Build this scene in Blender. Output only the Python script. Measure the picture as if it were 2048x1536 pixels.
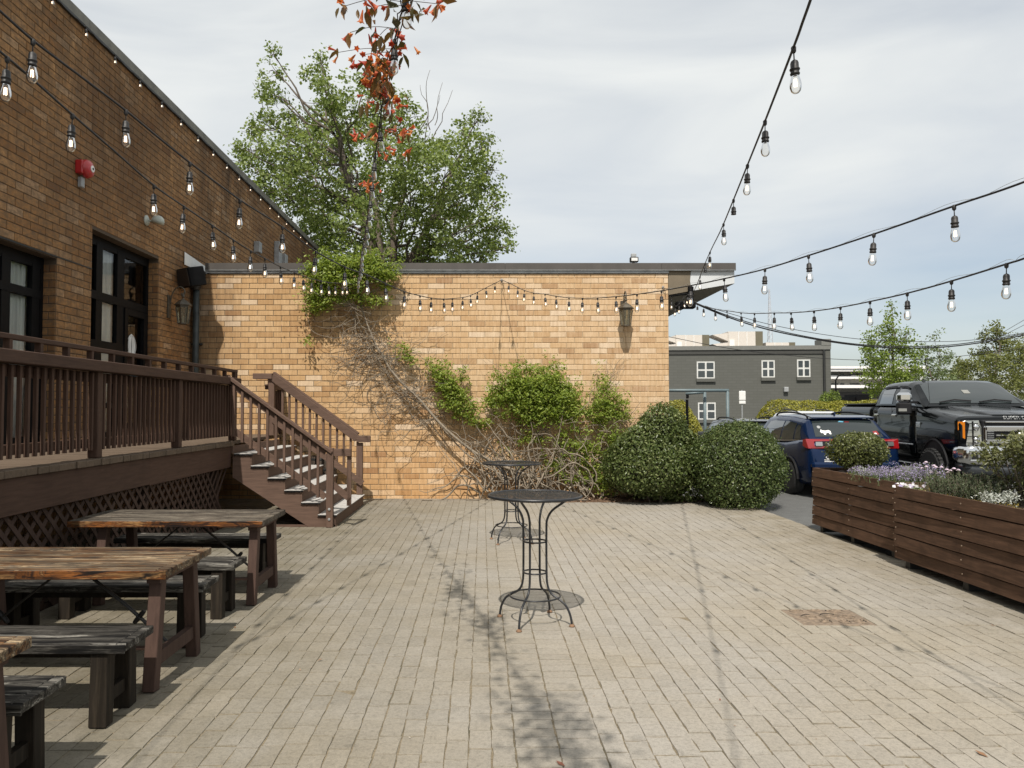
import bpy, bmesh, math, random
import numpy as np
from mathutils import Vector, Matrix
R = math.radians
S = bpy.context.scene
for o in list(bpy.data.objects): bpy.data.objects.remove(o)
COL = S.collection

# ------------------------------------------------------------------ camera, sky, sun, exposure
F, CX, CY, H, PITCH = 1500.0, 965.0, 768.0, 1.70, math.atan(51/1500.0)
cam = bpy.data.cameras.new('camera'); camo = bpy.data.objects.new('camera', cam); COL.objects.link(camo)
cam.sensor_width = 36.0; cam.lens = F/2048*36.0; cam.shift_x = (1024-CX)/2048
cam.clip_start = 0.05; cam.clip_end = 2000
camo.location = (0, 0, H); camo.rotation_euler = (math.pi/2+PITCH, 0, 0)
S.camera = camo
SUNDIR = Vector((0.105, 0.71, -1.0)).normalized()          # the way the light travels
sun = bpy.data.lights.new('sun', 'SUN'); suno = bpy.data.objects.new('sun', sun); COL.objects.link(suno)
sun.energy = 5.0; sun.angle = R(0.7); sun.color = (1.0, 0.94, 0.86)
suno.rotation_euler = SUNDIR.to_track_quat('-Z', 'Y').to_euler(); suno.location = (-5, -20, 30)
W = bpy.data.worlds.new('World'); S.world = W; W.use_nodes = True
wn, wl = W.node_tree.nodes, W.node_tree.links
wn.clear()
wo = wn.new('ShaderNodeOutputWorld'); bg = wn.new('ShaderNodeBackground')
sky = wn.new('ShaderNodeTexSky'); sky.sky_type = 'NISHITA'; sky.sun_disc = False
sky.sun_elevation = math.asin(-SUNDIR.z); sky.sun_rotation = math.atan2(-SUNDIR.x, -SUNDIR.y)
sky.air_density = 1.0; sky.dust_density = 1.5; sky.ozone_density = 1.0
bg.inputs['Strength'].default_value = 0.115
tc = wn.new('ShaderNodeTexCoord'); mp = wn.new('ShaderNodeMapping'); mp.inputs['Scale'].default_value = (1.0, 1.0, 3.4)
nz = wn.new('ShaderNodeTexNoise'); nz.inputs['Scale'].default_value = 2.1; nz.inputs['Detail'].default_value = 6; nz.inputs['Roughness'].default_value = 0.5
nz.inputs['Distortion'].default_value = 0.6
sep = wn.new('ShaderNodeSeparateXYZ')
wl.new(tc.outputs['Generated'], mp.inputs['Vector']); wl.new(mp.outputs['Vector'], nz.inputs['Vector']); wl.new(tc.outputs['Generated'], sep.inputs[0])
el = wn.new('ShaderNodeMapRange'); el.interpolation_type = 'SMOOTHSTEP'      # thin cloud veil, thicker overhead than along the horizon
el.inputs['From Min'].default_value = 0.0; el.inputs['From Max'].default_value = 0.36; el.inputs['To Min'].default_value = 0.30; el.inputs['To Max'].default_value = 0.86
wl.new(sep.outputs['Z'], el.inputs['Value'])
n2 = wn.new('ShaderNodeMapRange'); n2.inputs['From Min'].default_value = 0.3; n2.inputs['From Max'].default_value = 0.7
n2.inputs['To Min'].default_value = -0.22; n2.inputs['To Max'].default_value = 0.22
wl.new(nz.outputs['Fac'], n2.inputs['Value'])
ad = wn.new('ShaderNodeMath'); ad.operation = 'ADD'; ad.use_clamp = True
wl.new(el.outputs[0], ad.inputs[0]); wl.new(n2.outputs[0], ad.inputs[1])
mx = wn.new('ShaderNodeMixRGB'); mx.inputs['Color2'].default_value = (7.45, 7.66, 7.6, 1)
wl.new(ad.outputs[0], mx.inputs['Fac']); wl.new(sky.outputs[0], mx.inputs['Color1'])
wl.new(mx.outputs[0], bg.inputs['Color']); wl.new(bg.outputs[0], wo.inputs[0])
S.view_settings.view_transform = 'Standard'; S.view_settings.look = 'None'
S.view_settings.gamma = 1.0; S.view_settings.exposure = 0.0
S.render.engine = 'CYCLES'
S.cycles.max_bounces = 8; S.cycles.transparent_max_bounces = 24

# ------------------------------------------------------------------ pixel helpers (a pixel gives a direction; a surface gives the distance)
def ray(px, py):
    a = (px-CX)/F; b = -(py-CY)/F
    return Vector((a, math.cos(PITCH)-b*math.sin(PITCH), math.sin(PITCH)+b*math.cos(PITCH)))
def G(px, py, z=0.0):
    d = ray(px, py); t = (z-H)/d.z
    return Vector((d.x*t, d.y*t, z))
def AY(px, py, Y):
    d = ray(px, py); t = Y/d.y
    return Vector((d.x*t, Y, H+d.z*t))
def AX(px, py, X):
    d = ray(px, py); t = X/d.x
    return Vector((X, d.y*t, H+d.z*t))
def topx(p):
    x, y, z = p[0], p[1], p[2]-H
    c, s = math.cos(PITCH), math.sin(PITCH)
    fw = y*c+z*s; up = -y*s+z*c
    return (CX+F*x/fw, CY-F*up/fw) if fw > 0.01 else (-1e6, -1e6)

# ------------------------------------------------------------------ mesh builder
class MB:
    def __init__(s): s.v = []; s.f = []; s.t = []; s.n = 0
    def add(s, vs, fs, tint=0.5):
        n = len(s.v); s.v.extend([tuple(p) for p in vs])
        for q in fs: s.f.append(tuple(i+n for i in q)); s.t.append(tint)
        return s
    def quad(s, a, b, c, d, tint=0.5): return s.add([a, b, c, d], [(0, 1, 2, 3)], tint)
    def poly(s, pts, tint=0.5): return s.add(pts, [tuple(range(len(pts)))], tint)
    def box(s, x0, x1, y0, y1, z0, z1, tint=0.5, M=None):
        vs = [(x0,y0,z0),(x1,y0,z0),(x1,y1,z0),(x0,y1,z0),(x0,y0,z1),(x1,y0,z1),(x1,y1,z1),(x0,y1,z1)]
        if M: vs = [M @ Vector(p) for p in vs]
        return s.add(vs, [(0,3,2,1),(4,5,6,7),(0,1,5,4),(1,2,6,5),(2,3,7,6),(3,0,4,7)], tint)
    def cbox(s, x0, x1, y0, y1, z0, z1, c=0.008, tint=0.5, M=None):
        """box with chamfered edges"""
        vs = []; 
        for sx in (0, 1):
            for sy in (0, 1):
                for sz in (0, 1):
                    X = (x0, x1)[sx]; Y = (y0, y1)[sy]; Z = (z0, z1)[sz]
                    ix = c if sx == 0 else -c; iy = c if sy == 0 else -c; iz = c if sz == 0 else -c
                    vs += [(X, Y+iy, Z+iz), (X+ix, Y, Z+iz), (X+ix, Y+iy, Z)]
        if M: vs = [M @ Vector(p) for p in vs]
        I = lambda sx, sy, sz, k: (sx*4+sy*2+sz)*3+k
        fs = [(I(0,0,0,0),I(0,0,1,0),I(0,1,1,0),I(0,1,0,0)), (I(1,0,0,0),I(1,1,0,0),I(1,1,1,0),I(1,0,1,0)),
              (I(0,0,0,1),I(1,0,0,1),I(1,0,1,1),I(0,0,1,1)), (I(0,1,0,1),I(0,1,1,1),I(1,1,1,1),I(1,1,0,1)),
              (I(0,0,0,2),I(0,1,0,2),I(1,1,0,2),I(1,0,0,2)), (I(0,0,1,2),I(1,0,1,2),I(1,1,1,2),I(0,1,1,2))]
        for a in (0, 1):
            for b in (0, 1):
                fs.append((I(a,b,0,0),I(a,b,0,1),I(a,b,1,1),I(a,b,1,0)))
                fs.append((I(a,0,b,0),I(a,0,b,2),I(a,1,b,2),I(a,1,b,0)))
                fs.append((I(0,a,b,1),I(0,a,b,2),I(1,a,b,2),I(1,a,b,1)))
                for k in (0, 1): fs.append((I(a,b,k,0),I(a,b,k,1),I(a,b,k,2)))
        return s.add(vs, fs, tint)
    def tube(s, pts, r, n=8, cap=True, tint=0.5):
        pts = [Vector(p) for p in pts]; rr = r if hasattr(r, '__len__') else [r]*len(pts)
        if len(pts) < 2: return s
        T = []
        for i in range(len(pts)):
            d = pts[min(i+1, len(pts)-1)]-pts[max(i-1, 0)]
            T.append(d.normalized() if d.length > 1e-9 else Vector((0, 0, 1)))
        up = Vector((0, 0, 1)) if abs(T[0].z) < 0.9 else Vector((1, 0, 0))
        a = T[0].cross(up).normalized(); vs = []
        for i, p in enumerate(pts):
            a = (a-T[i]*a.dot(T[i]))
            a = a.normalized() if a.length > 1e-6 else T[i].orthogonal().normalized()
            b = T[i].cross(a)
            for k in range(n):
                w = 2*math.pi*k/n
                vs.append(p+(a*math.cos(w)+b*math.sin(w))*rr[i])
        fs = []
        for i in range(len(pts)-1):
            for k in range(n):
                k2 = (k+1) % n
                fs.append((i*n+k, i*n+k2, (i+1)*n+k2, (i+1)*n+k))
        if cap: fs.append(tuple(range(n-1, -1, -1))); fs.append(tuple(range((len(pts)-1)*n, len(pts)*n)))
        return s.add(vs, fs, tint)
    def bar(s, p, q, w, h, up=(0, 0, 1), tint=0.5, ext=0.0, c=0.0):
        """square bar from p to q; w across, h along 'up'"""
        p, q = Vector(p), Vector(q); d = (q-p); L = d.length; d.normalize()
        u = Vector(up); u = (u-d*u.dot(d)); u.normalize(); r = d.cross(u)
        M = Matrix(((d.x, r.x, u.x, p.x), (d.y, r.y, u.y, p.y), (d.z, r.z, u.z, p.z), (0, 0, 0, 1)))
        if c: return s.cbox(-ext, L+ext, -w/2, w/2, -h/2, h/2, c, tint, M)
        return s.box(-ext, L+ext, -w/2, w/2, -h/2, h/2, tint, M)
    def lathe(s, prof, n=16, M=None, tint=0.5):
        vs = []
        for r, z in prof:
            for k in range(n):
                w = 2*math.pi*k/n; vs.append(Vector((r*math.cos(w), r*math.sin(w), z)))
        if M: vs = [M @ p for p in vs]
        fs = []
        for i in range(len(prof)-1):
            for k in range(n):
                k2 = (k+1) % n; fs.append((i*n+k, i*n+k2, (i+1)*n+k2, (i+1)*n+k))
        fs.append(tuple(range(n-1, -1, -1))); fs.append(tuple(range((len(prof)-1)*n, len(prof)*n)))
        return s.add(vs, fs, tint)
    def prism(s, pts, d, tint=0.5):
        """polygon pts extruded by vector d"""
        n = len(pts); a = [Vector(p) for p in pts]; b = [p+Vector(d) for p in a]
        fs = [tuple(range(n-1, -1, -1)), tuple(range(n, 2*n))]
        for i in range(n):
            j = (i+1) % n; fs.append((i, j, n+j, n+i))
        return s.add(a+b, fs, tint)
    def mesh(s, name, smooth=False, off=None):
        me = bpy.data.meshes.new(name)
        vs = s.v
        if off is not None: vs = [(p[0]-off[0], p[1]-off[1], p[2]-off[2]) for p in vs]
        me.from_pydata(vs, [], s.f)
        at = me.attributes.new('tint', 'FLOAT', 'FACE'); at.data.foreach_set('value', np.array(s.t, dtype=np.float32))
        if smooth: me.polygons.foreach_set('use_smooth', np.ones(len(me.polygons), dtype=bool))
        me.update(); return me
    def build(s, name, m, parent=None, smooth=False, origin=None):
        """link as one mesh object. A part is built in world space and stored relative to its (unrotated) thing"""
        if parent is not None and origin is None: origin = wpos(parent)
        me = s.mesh(name, smooth, origin)
        if m: me.materials.append(m)
        o = bpy.data.objects.new(name, me); COL.objects.link(o)
        if parent is not None: o.parent = parent
        elif origin is not None: o.location = origin
        return o
def fix_normals(o):
    bm = bmesh.new(); bm.from_mesh(o.data); bmesh.ops.recalc_face_normals(bm, faces=bm.faces); bm.to_mesh(o.data); bm.free()
def wpos(o):
    p = Vector((0, 0, 0))
    while o is not None: p += Vector(o.location); o = o.parent
    return p
def tag(o, label=None, cat=None, group=None, kind=None):
    if label: o['label'] = label
    if cat: o['category'] = cat
    if group: o['group'] = group
    if kind: o['kind'] = kind
    return o
def thing(name, label, cat, loc=(0, 0, 0), rz=0, group=None):
    o = bpy.data.objects.new(name, None); COL.objects.link(o); o.empty_display_size = 0.1
    o.location = loc; o.rotation_euler = (0, 0, rz)
    return tag(o, label, cat, group)
def inst(name, me, parent, loc=(0, 0, 0), rot=(0, 0, 0), scale=None):
    o = bpy.data.objects.new(name, me); COL.objects.link(o); o.parent = parent; o.location = loc; o.rotation_euler = rot
    if scale: o.scale = scale
    return o
def copy_tree(o, parent=None):
    c = o.copy(); COL.objects.link(c); c.parent = parent
    for ch in list(o.children): copy_tree(ch, c)
    return c
def modshade(o, w=0.01, seg=2, ang=35):
    b = o.modifiers.new('bevel', 'BEVEL'); b.width = w; b.segments = seg; b.limit_method = 'ANGLE'; b.angle_limit = R(ang)
    return o
def spline(pts, n=6):
    """Catmull-Rom through pts"""
    P = [Vector(p) for p in pts]; out = []
    for i in range(len(P)-1):
        p0 = P[max(i-1, 0)]; p1 = P[i]; p2 = P[i+1]; p3 = P[min(i+2, len(P)-1)]
        for k in range(n):
            t = k/n
            out.append(0.5*((2*p1)+(p2-p0)*t+(2*p0-5*p1+4*p2-p3)*t*t+(3*p1-p0-3*p2+p3)*t**3))
    out.append(P[-1]); return out

# ------------------------------------------------------------------ materials
class NT:
    def __init__(s, name):
        s.m = bpy.data.materials.new(name); s.m.use_nodes = True; s.n = s.m.node_tree.nodes; s.l = s.m.node_tree.links
        s.n.clear(); s.out = s.n.new('ShaderNodeOutputMaterial'); s.b = s.n.new('ShaderNodeBsdfPrincipled')
        s.l.new(s.b.outputs[0], s.out.inputs[0])
    def node(s, t, **kw):
        x = s.n.new(t)
        for k, v in kw.items():
            if k in x.inputs.keys(): x.inputs[k].default_value = v
            else: setattr(x, k, v)
        return x
    def link(s, a, b): s.l.new(a, b)
    def coords(s, kind='Object', scale=(1, 1, 1), rot=(0, 0, 0)):
        if kind == 'World': g = s.n.new('ShaderNodeNewGeometry'); o = g.outputs['Position']
        else: g = s.n.new('ShaderNodeTexCoord'); o = g.outputs[kind]
        m = s.node('ShaderNodeMapping'); m.inputs['Scale'].default_value = scale; m.inputs['Rotation'].default_value = rot
        s.link(o, m.inputs['Vector']); return m.outputs[0]
    def noise(s, vec, scale=5, detail=4, rough=0.55, dist=0.0):
        x = s.node('ShaderNodeTexNoise', Scale=scale, Detail=detail, Roughness=rough, Distortion=dist)
        s.link(vec, x.inputs['Vector']); return x.outputs['Fac']
    def ramp(s, fac, stops):
        x = s.n.new('ShaderNodeValToRGB'); e = x.color_ramp.elements
        while len(e) < len(stops): e.new(0.5)
        for i, (p, c) in enumerate(stops):
            e[i].position = p; e[i].color = (c, c, c, 1) if not hasattr(c, '__len__') else (c[0], c[1], c[2], 1)
        s.link(fac, x.inputs[0]); return x.outputs[0]
    def mix(s, fac, a, b, mode='MIX'):
        x = s.n.new('ShaderNodeMixRGB'); x.blend_type = mode
        for k, v in (('Fac', fac), ('Color1', a), ('Color2', b)):
            if isinstance(v, (int, float)): x.inputs[k].default_value = v if k == 'Fac' else (v, v, v, 1)
            elif isinstance(v, tuple): x.inputs[k].default_value = (v[0], v[1], v[2], 1)
            else: s.link(v, x.inputs[k])
        return x.outputs[0]
    def math(s, op, a, b=0.0, clamp=False):
        x = s.n.new('ShaderNodeMath'); x.operation = op; x.use_clamp = clamp
        for i, v in enumerate((a, b)):
            if isinstance(v, (int, float)): x.inputs[i].default_value = v
            else: s.link(v, x.inputs[i])
        return x.outputs[0]
    def tint(s):
        x = s.n.new('ShaderNodeAttribute'); x.attribute_name = 'tint'; return x.outputs['Fac']
    def rnd(s): return s.n.new('ShaderNodeObjectInfo').outputs['Random']
    def bump(s, h, strength=0.3, dist=0.01):
        x = s.node('ShaderNodeBump', Strength=strength, Distance=dist); s.link(h, x.inputs['Height']); s.link(x.outputs[0], s.b.inputs['Normal'])
    def col(s, c):
        if isinstance(c, tuple): s.b.inputs['Base Color'].default_value = (c[0], c[1], c[2], 1)
        else: s.link(c, s.b.inputs['Base Color'])
        return s
    def set(s, **kw):
        for k, v in kw.items():
            k2 = k.replace('_', ' ')
            s.b.inputs[k2].default_value = v
        return s
MAT = {}
def simple(name, c, rough=0.6, metal=0.0, var=0.12, nscale=8, bump=0.0, coat=0.0, kind='Object', bd=0.004, spec=0.5):
    if name in MAT: return MAT[name]
    t = NT(name); v = t.coords(kind)
    n = t.noise(v, nscale, 5, 0.6)
    lo = tuple(x*(1-var) for x in c); hi = tuple(min(1, x*(1+var)) for x in c)
    t.col(t.ramp(n, [(0.3, lo), (0.7, hi)])); t.set(Roughness=rough, Metallic=metal)
    t.b.inputs['Specular IOR Level'].default_value = spec
    if coat: t.set(Coat_Weight=coat, Coat_Roughness=0.03)
    if bump: t.bump(t.noise(v, nscale*4, 4, 0.6), bump, bd)
    MAT[name] = t.m; return t.m
def glow(name, c, strength):
    if name in MAT: return MAT[name]
    t = NT(name); t.col((0.8, 0.6, 0.4)); t.b.inputs['Emission Color'].default_value = (*c, 1); t.b.inputs['Emission Strength'].default_value = strength
    MAT[name] = t.m; return t.m
def glass(name, tintc=(1, 1, 1), refl=1.5, opac=0.0, dark=(0.01, 0.012, 0.013), rough=0.0):
    """thin pane: see-through with a Fresnel reflection; 'opac' of the rest is tinted film"""
    if name in MAT: return MAT[name]
    t = NT(name); t.n.remove(t.b)
    fr = t.node('ShaderNodeFresnel', IOR=refl); gl = t.node('ShaderNodeBsdfGlossy', Roughness=rough)
    tr = t.node('ShaderNodeBsdfTransparent'); tr.inputs['Color'].default_value = (*tintc, 1)
    df = t.node('ShaderNodeBsdfDiffuse'); df.inputs['Color'].default_value = (*dark, 1)
    m1 = t.node('ShaderNodeMixShader'); m1.inputs[0].default_value = opac
    t.link(tr.outputs[0], m1.inputs[1]); t.link(df.outputs[0], m1.inputs[2])
    m2 = t.node('ShaderNodeMixShader'); t.link(fr.outputs[0], m2.inputs[0]); t.link(m1.outputs[0], m2.inputs[1]); t.link(gl.outputs[0], m2.inputs[2])
    t.link(m2.outputs[0], t.out.inputs[0]); MAT[name] = t.m; return t.m
def leafmat(name, c1, c2, c3=None, trans=0.35, rough=0.45):
    """leaf: colour by the per-leaf tint, some light passing through"""
    if name in MAT: return MAT[name]
    t = NT(name); ti = t.tint(); c3 = c3 or c2
    c = t.ramp(ti, [(0.0, c1), (0.55, c2), (1.0, c3)]); t.col(c); t.set(Roughness=rough)
    t.b.inputs['Specular IOR Level'].default_value = 0.35
    tl = t.node('ShaderNodeBsdfTranslucent'); t.link(t.mix(1.0, c, (1.25, 1.25, 0.7), 'MULTIPLY'), tl.inputs[0])
    ms = t.node('ShaderNodeMixShader'); ms.inputs[0].default_value = trans
    t.link(t.b.outputs[0], ms.inputs[1]); t.link(tl.outputs[0], ms.inputs[2]); t.link(ms.outputs[0], t.out.inputs[0])
    MAT[name] = t.m; return t.m
random.seed(11); RNG = np.random.default_rng(5)
# ------------------------------------------------------------------ surface materials
def m_brick(name, stain):
    t = NT(name); ti = t.tint(); w = t.coords('World')
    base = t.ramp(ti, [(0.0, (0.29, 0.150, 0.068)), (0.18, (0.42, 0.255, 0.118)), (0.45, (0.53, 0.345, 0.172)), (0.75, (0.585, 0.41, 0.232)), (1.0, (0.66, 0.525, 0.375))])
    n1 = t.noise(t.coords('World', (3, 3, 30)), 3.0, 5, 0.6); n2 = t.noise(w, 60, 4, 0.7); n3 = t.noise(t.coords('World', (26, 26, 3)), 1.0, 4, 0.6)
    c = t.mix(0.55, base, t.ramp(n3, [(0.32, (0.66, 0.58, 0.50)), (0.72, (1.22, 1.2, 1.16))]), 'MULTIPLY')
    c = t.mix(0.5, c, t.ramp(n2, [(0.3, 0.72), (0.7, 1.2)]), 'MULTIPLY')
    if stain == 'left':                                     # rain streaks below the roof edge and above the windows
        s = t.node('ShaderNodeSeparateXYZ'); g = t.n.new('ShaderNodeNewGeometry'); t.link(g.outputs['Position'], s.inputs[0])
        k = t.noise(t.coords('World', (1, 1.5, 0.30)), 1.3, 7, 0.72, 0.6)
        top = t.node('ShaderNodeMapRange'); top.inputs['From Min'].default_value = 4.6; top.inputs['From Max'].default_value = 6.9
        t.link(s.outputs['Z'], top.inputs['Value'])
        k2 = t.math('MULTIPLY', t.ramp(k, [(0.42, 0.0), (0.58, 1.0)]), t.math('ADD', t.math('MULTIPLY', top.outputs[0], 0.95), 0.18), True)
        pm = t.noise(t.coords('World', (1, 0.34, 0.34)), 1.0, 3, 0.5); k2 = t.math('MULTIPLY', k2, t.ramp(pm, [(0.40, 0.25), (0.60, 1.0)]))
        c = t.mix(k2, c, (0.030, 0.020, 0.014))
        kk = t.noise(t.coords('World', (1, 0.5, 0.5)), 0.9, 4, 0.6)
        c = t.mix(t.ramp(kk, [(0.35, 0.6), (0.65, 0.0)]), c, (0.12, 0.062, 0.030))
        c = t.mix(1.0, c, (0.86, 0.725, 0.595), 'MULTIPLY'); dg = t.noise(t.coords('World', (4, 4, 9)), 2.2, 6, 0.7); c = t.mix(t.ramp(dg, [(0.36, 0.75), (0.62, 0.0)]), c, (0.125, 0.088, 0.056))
    else:                                                   # pink-white bloom to the right, damp brown near the down pipe and the foot
        s = t.node('ShaderNodeSeparateXYZ'); g = t.n.new('ShaderNodeNewGeometry'); t.link(g.outputs['Position'], s.inputs[0])
        k = t.noise(t.coords('World', (0.7, 1, 0.7)), 0.8, 4, 0.6)
        rx = t.node('ShaderNodeMapRange'); rx.inputs['From Min'].default_value = -3.0; rx.inputs['From Max'].default_value = 3.0; t.link(s.outputs['X'], rx.inputs['Value'])
        bl = t.math('MULTIPLY', t.ramp(k, [(0.3, 0.2), (0.65, 0.75)]), t.math('ADD', t.math('MULTIPLY', rx.outputs[0], 0.6), 0.12))
        c = t.mix(t.math('MULTIPLY', bl, t.ramp(n3, [(0.3, 0.25), (0.65, 1.0)])), c, (0.63, 0.495, 0.365))
        px = t.node('ShaderNodeMapRange'); px.inputs['From Min'].default_value = -4.4; px.inputs['From Max'].default_value = -5.35; t.link(s.outputs['X'], px.inputs['Value'])
        kk = t.noise(t.coords('World', (1.5, 1, 0.35)), 2.0, 5, 0.65)
        c = t.mix(t.math('MULTIPLY', px.outputs[0], t.ramp(kk, [(0.3, 0.2), (0.65, 0.95)])), c, (0.085, 0.045, 0.026))
        lo = t.node('ShaderNodeMapRange'); lo.inputs['From Min'].default_value = 1.9; lo.inputs['From Max'].default_value = 0.0; t.link(s.outputs['Z'], lo.inputs['Value'])
        c = t.mix(t.math('MULTIPLY', lo.outputs[0], 0.55), c, t.mix(1.0, c, (0.98, 0.80, 0.58), 'MULTIPLY'))
    t.col(c); t.set(Roughness=0.9); t.b.inputs['Specular IOR Level'].default_value = 0.25
    t.bump(n2, 0.5, 0.004); return t.m
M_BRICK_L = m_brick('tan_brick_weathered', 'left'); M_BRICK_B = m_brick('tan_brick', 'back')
def m_mortar(name, c, k, sided=False):
    t = NT(name); n = t.noise(t.coords('World'), 30, 5, 0.7); m = t.noise(t.coords('World', (1, 1, 0.4)), 1.4, 5, 0.6)
    cc = t.ramp(n, [(0.3, tuple(x*0.7 for x in c)), (0.7, c)])
    if sided:
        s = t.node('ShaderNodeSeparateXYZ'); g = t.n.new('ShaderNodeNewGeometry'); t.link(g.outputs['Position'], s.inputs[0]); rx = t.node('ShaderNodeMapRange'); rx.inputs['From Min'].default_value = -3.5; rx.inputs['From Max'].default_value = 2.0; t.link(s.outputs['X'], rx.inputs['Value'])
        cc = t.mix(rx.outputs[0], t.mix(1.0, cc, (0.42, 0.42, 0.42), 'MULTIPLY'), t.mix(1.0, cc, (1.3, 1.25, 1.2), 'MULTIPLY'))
    t.col(t.mix(t.ramp(m, [(0.35, k), (0.65, 0.0)]), cc, (0.07, 0.05, 0.035))); t.set(Roughness=0.95); t.bump(n, 0.4, 0.003); return t.m
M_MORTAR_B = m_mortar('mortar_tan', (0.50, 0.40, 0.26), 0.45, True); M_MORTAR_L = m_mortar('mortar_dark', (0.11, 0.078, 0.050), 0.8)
def m_paver():
    t = NT('concrete_paver'); ti = t.tint(); w = t.coords('World')
    n1 = t.noise(w, 0.55, 5, 0.6, 0.4); n2 = t.noise(w, 55, 5, 0.75); n3 = t.noise(w, 9, 5, 0.65, 0.3); n4 = t.noise(w, 230, 2, 0.6)
    c = t.ramp(ti, [(0.0, (0.282, 0.259, 0.222)), (0.5, (0.302, 0.278, 0.240)), (1.0, (0.318, 0.293, 0.254))])
    c = t.mix(0.8, c, t.ramp(n2, [(0.28, (0.64, 0.63, 0.60)), (0.5, 1.0), (0.75, (1.22, 1.2, 1.16))]), 'MULTIPLY')
    c = t.mix(0.5, c, t.ramp(n4, [(0.3, 0.7), (0.7, 1.22)]), 'MULTIPLY')
    c = t.mix(t.ramp(n1, [(0.40, 0.0), (0.66, 0.55)]), c, t.mix(1.0, c, (0.90, 0.83, 0.68), 'MULTIPLY'))
    c = t.mix(t.ramp(n3, [(0.62, 0.0), (0.80, 0.55)]), c, (0.085, 0.080, 0.066))
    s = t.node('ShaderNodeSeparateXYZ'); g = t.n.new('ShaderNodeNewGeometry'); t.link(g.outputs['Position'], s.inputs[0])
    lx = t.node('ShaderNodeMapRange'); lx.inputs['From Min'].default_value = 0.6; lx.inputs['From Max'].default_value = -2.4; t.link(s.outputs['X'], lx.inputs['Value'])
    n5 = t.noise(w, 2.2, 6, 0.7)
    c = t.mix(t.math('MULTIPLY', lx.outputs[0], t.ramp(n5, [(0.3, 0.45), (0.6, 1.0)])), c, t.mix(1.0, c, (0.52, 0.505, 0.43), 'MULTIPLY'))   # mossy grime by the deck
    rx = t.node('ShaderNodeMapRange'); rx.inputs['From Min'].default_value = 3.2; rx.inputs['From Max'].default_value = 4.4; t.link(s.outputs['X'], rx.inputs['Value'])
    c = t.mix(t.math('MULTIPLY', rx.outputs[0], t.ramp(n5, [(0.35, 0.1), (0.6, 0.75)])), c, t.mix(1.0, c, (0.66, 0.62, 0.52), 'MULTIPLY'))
    t.col(c); t.set(Roughness=0.92); t.b.inputs['Specular IOR Level'].default_value = 0.25
    t.bump(t.math('ADD', n2, t.math('MULTIPLY', n4, 0.5)), 0.55, 0.004); return t.m
M_PAVER = m_paver()
def m_sand():
    t = NT('joint_sand'); w = t.coords('World'); n = t.noise(w, 70, 4, 0.7); k = t.noise(w, 4, 5, 0.7)
    c = t.ramp(n, [(0.3, (0.10, 0.080, 0.050)), (0.7, (0.27, 0.22, 0.145))])
    t.col(t.mix(t.ramp(k, [(0.45, 0.0), (0.7, 0.8)]), c, (0.045, 0.042, 0.020))); t.set(Roughness=1.0); t.bump(n, 0.6, 0.004); return t.m
M_SAND = m_sand()
def m_asphalt():
    t = NT('asphalt'); w = t.coords('World'); n = t.noise(w, 160, 3, 0.7); k = t.noise(w, 0.35, 6, 0.65); j = t.noise(w, 6, 6, 0.6)
    c = t.ramp(n, [(0.3, (0.052, 0.053, 0.051)), (0.5, (0.098, 0.099, 0.095)), (0.75, (0.17, 0.168, 0.16))])
    c = t.mix(0.8, c, t.ramp(k, [(0.3, 0.75), (0.7, 1.2)]), 'MULTIPLY'); c = t.mix(0.5, c, t.ramp(j, [(0.35, 0.7), (0.65, 1.15)]), 'MULTIPLY')
    t.col(c); t.set(Roughness=0.9); t.bump(n, 0.5, 0.006); return t.m
M_ASPH = m_asphalt()
def m_mulch():
    t = NT('mulch_soil'); w = t.coords('World'); n = t.noise(w, 28, 5, 0.7, 1.5)
    t.col(t.ramp(n, [(0.3, (0.035, 0.020, 0.012)), (0.5, (0.11, 0.065, 0.038)), (0.72, (0.24, 0.155, 0.095))])); t.set(Roughness=1.0); t.bump(n, 1.0, 0.02); return t.m
M_MULCH = m_mulch()
def m_paintwood(name, c, wear=0.25, axis='x', hi=1.3):
    """stained timber: grain along the part's longest side is close enough to the part's own axes"""
    t = NT(name); v = t.coords('World', {'x': (2, 26, 26), 'y': (26, 2, 26), 'z': (26, 26, 2)}[axis]); n = t.noise(v, 1.6, 6, 0.65, 0.5); w = t.noise(t.coords('World'), 3.5, 5, 0.6)
    a = tuple(x*0.72 for x in c); b = tuple(min(1, x*hi) for x in c)
    cc = t.ramp(n, [(0.28, a), (0.5, c), (0.78, b)])
    cc = t.mix(t.ramp(w, [(0.5, 0.0), (0.75, wear)]), cc, tuple(x*0.45 for x in c))
    r = t.rnd(); cc = t.mix(0.35, cc, t.ramp(r, [(0.0, 0.75), (1.0, 1.25)]), 'MULTIPLY')
    t.col(cc); t.set(Roughness=0.72); t.b.inputs['Specular IOR Level'].default_value = 0.22; t.bump(n, 0.35, 0.003); return t.m
BRN = (0.076, 0.044, 0.031)
M_DECK = m_paintwood('deck_brown_paint', BRN, axis='y'); M_DECKZ = m_paintwood('deck_brown_paint_upright', BRN, axis='z')
M_DECKX = m_paintwood('stair_sunlit_brown', (0.118, 0.074, 0.054), axis='x'); M_STAIRZ = m_paintwood('stair_sunlit_brown_upright', (0.118, 0.074, 0.054), axis='z')  # deck paint made lighter here to stand for sun on the stairs
M_FLOORB = m_paintwood('deck_board', (0.12, 0.088, 0.062), 0.4, 'x')
M_LATT = m_paintwood('lattice_brown', (0.060, 0.037, 0.028), axis='z')
M_PLANT = m_paintwood('planter_stained_wood', (0.095, 0.053, 0.033), 0.8, 'y', 1.75)
M_TREAD = simple('tread_grey_pad', (0.40, 0.385, 0.36), 0.9, var=0.25, nscale=20, bump=0.3)
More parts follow.
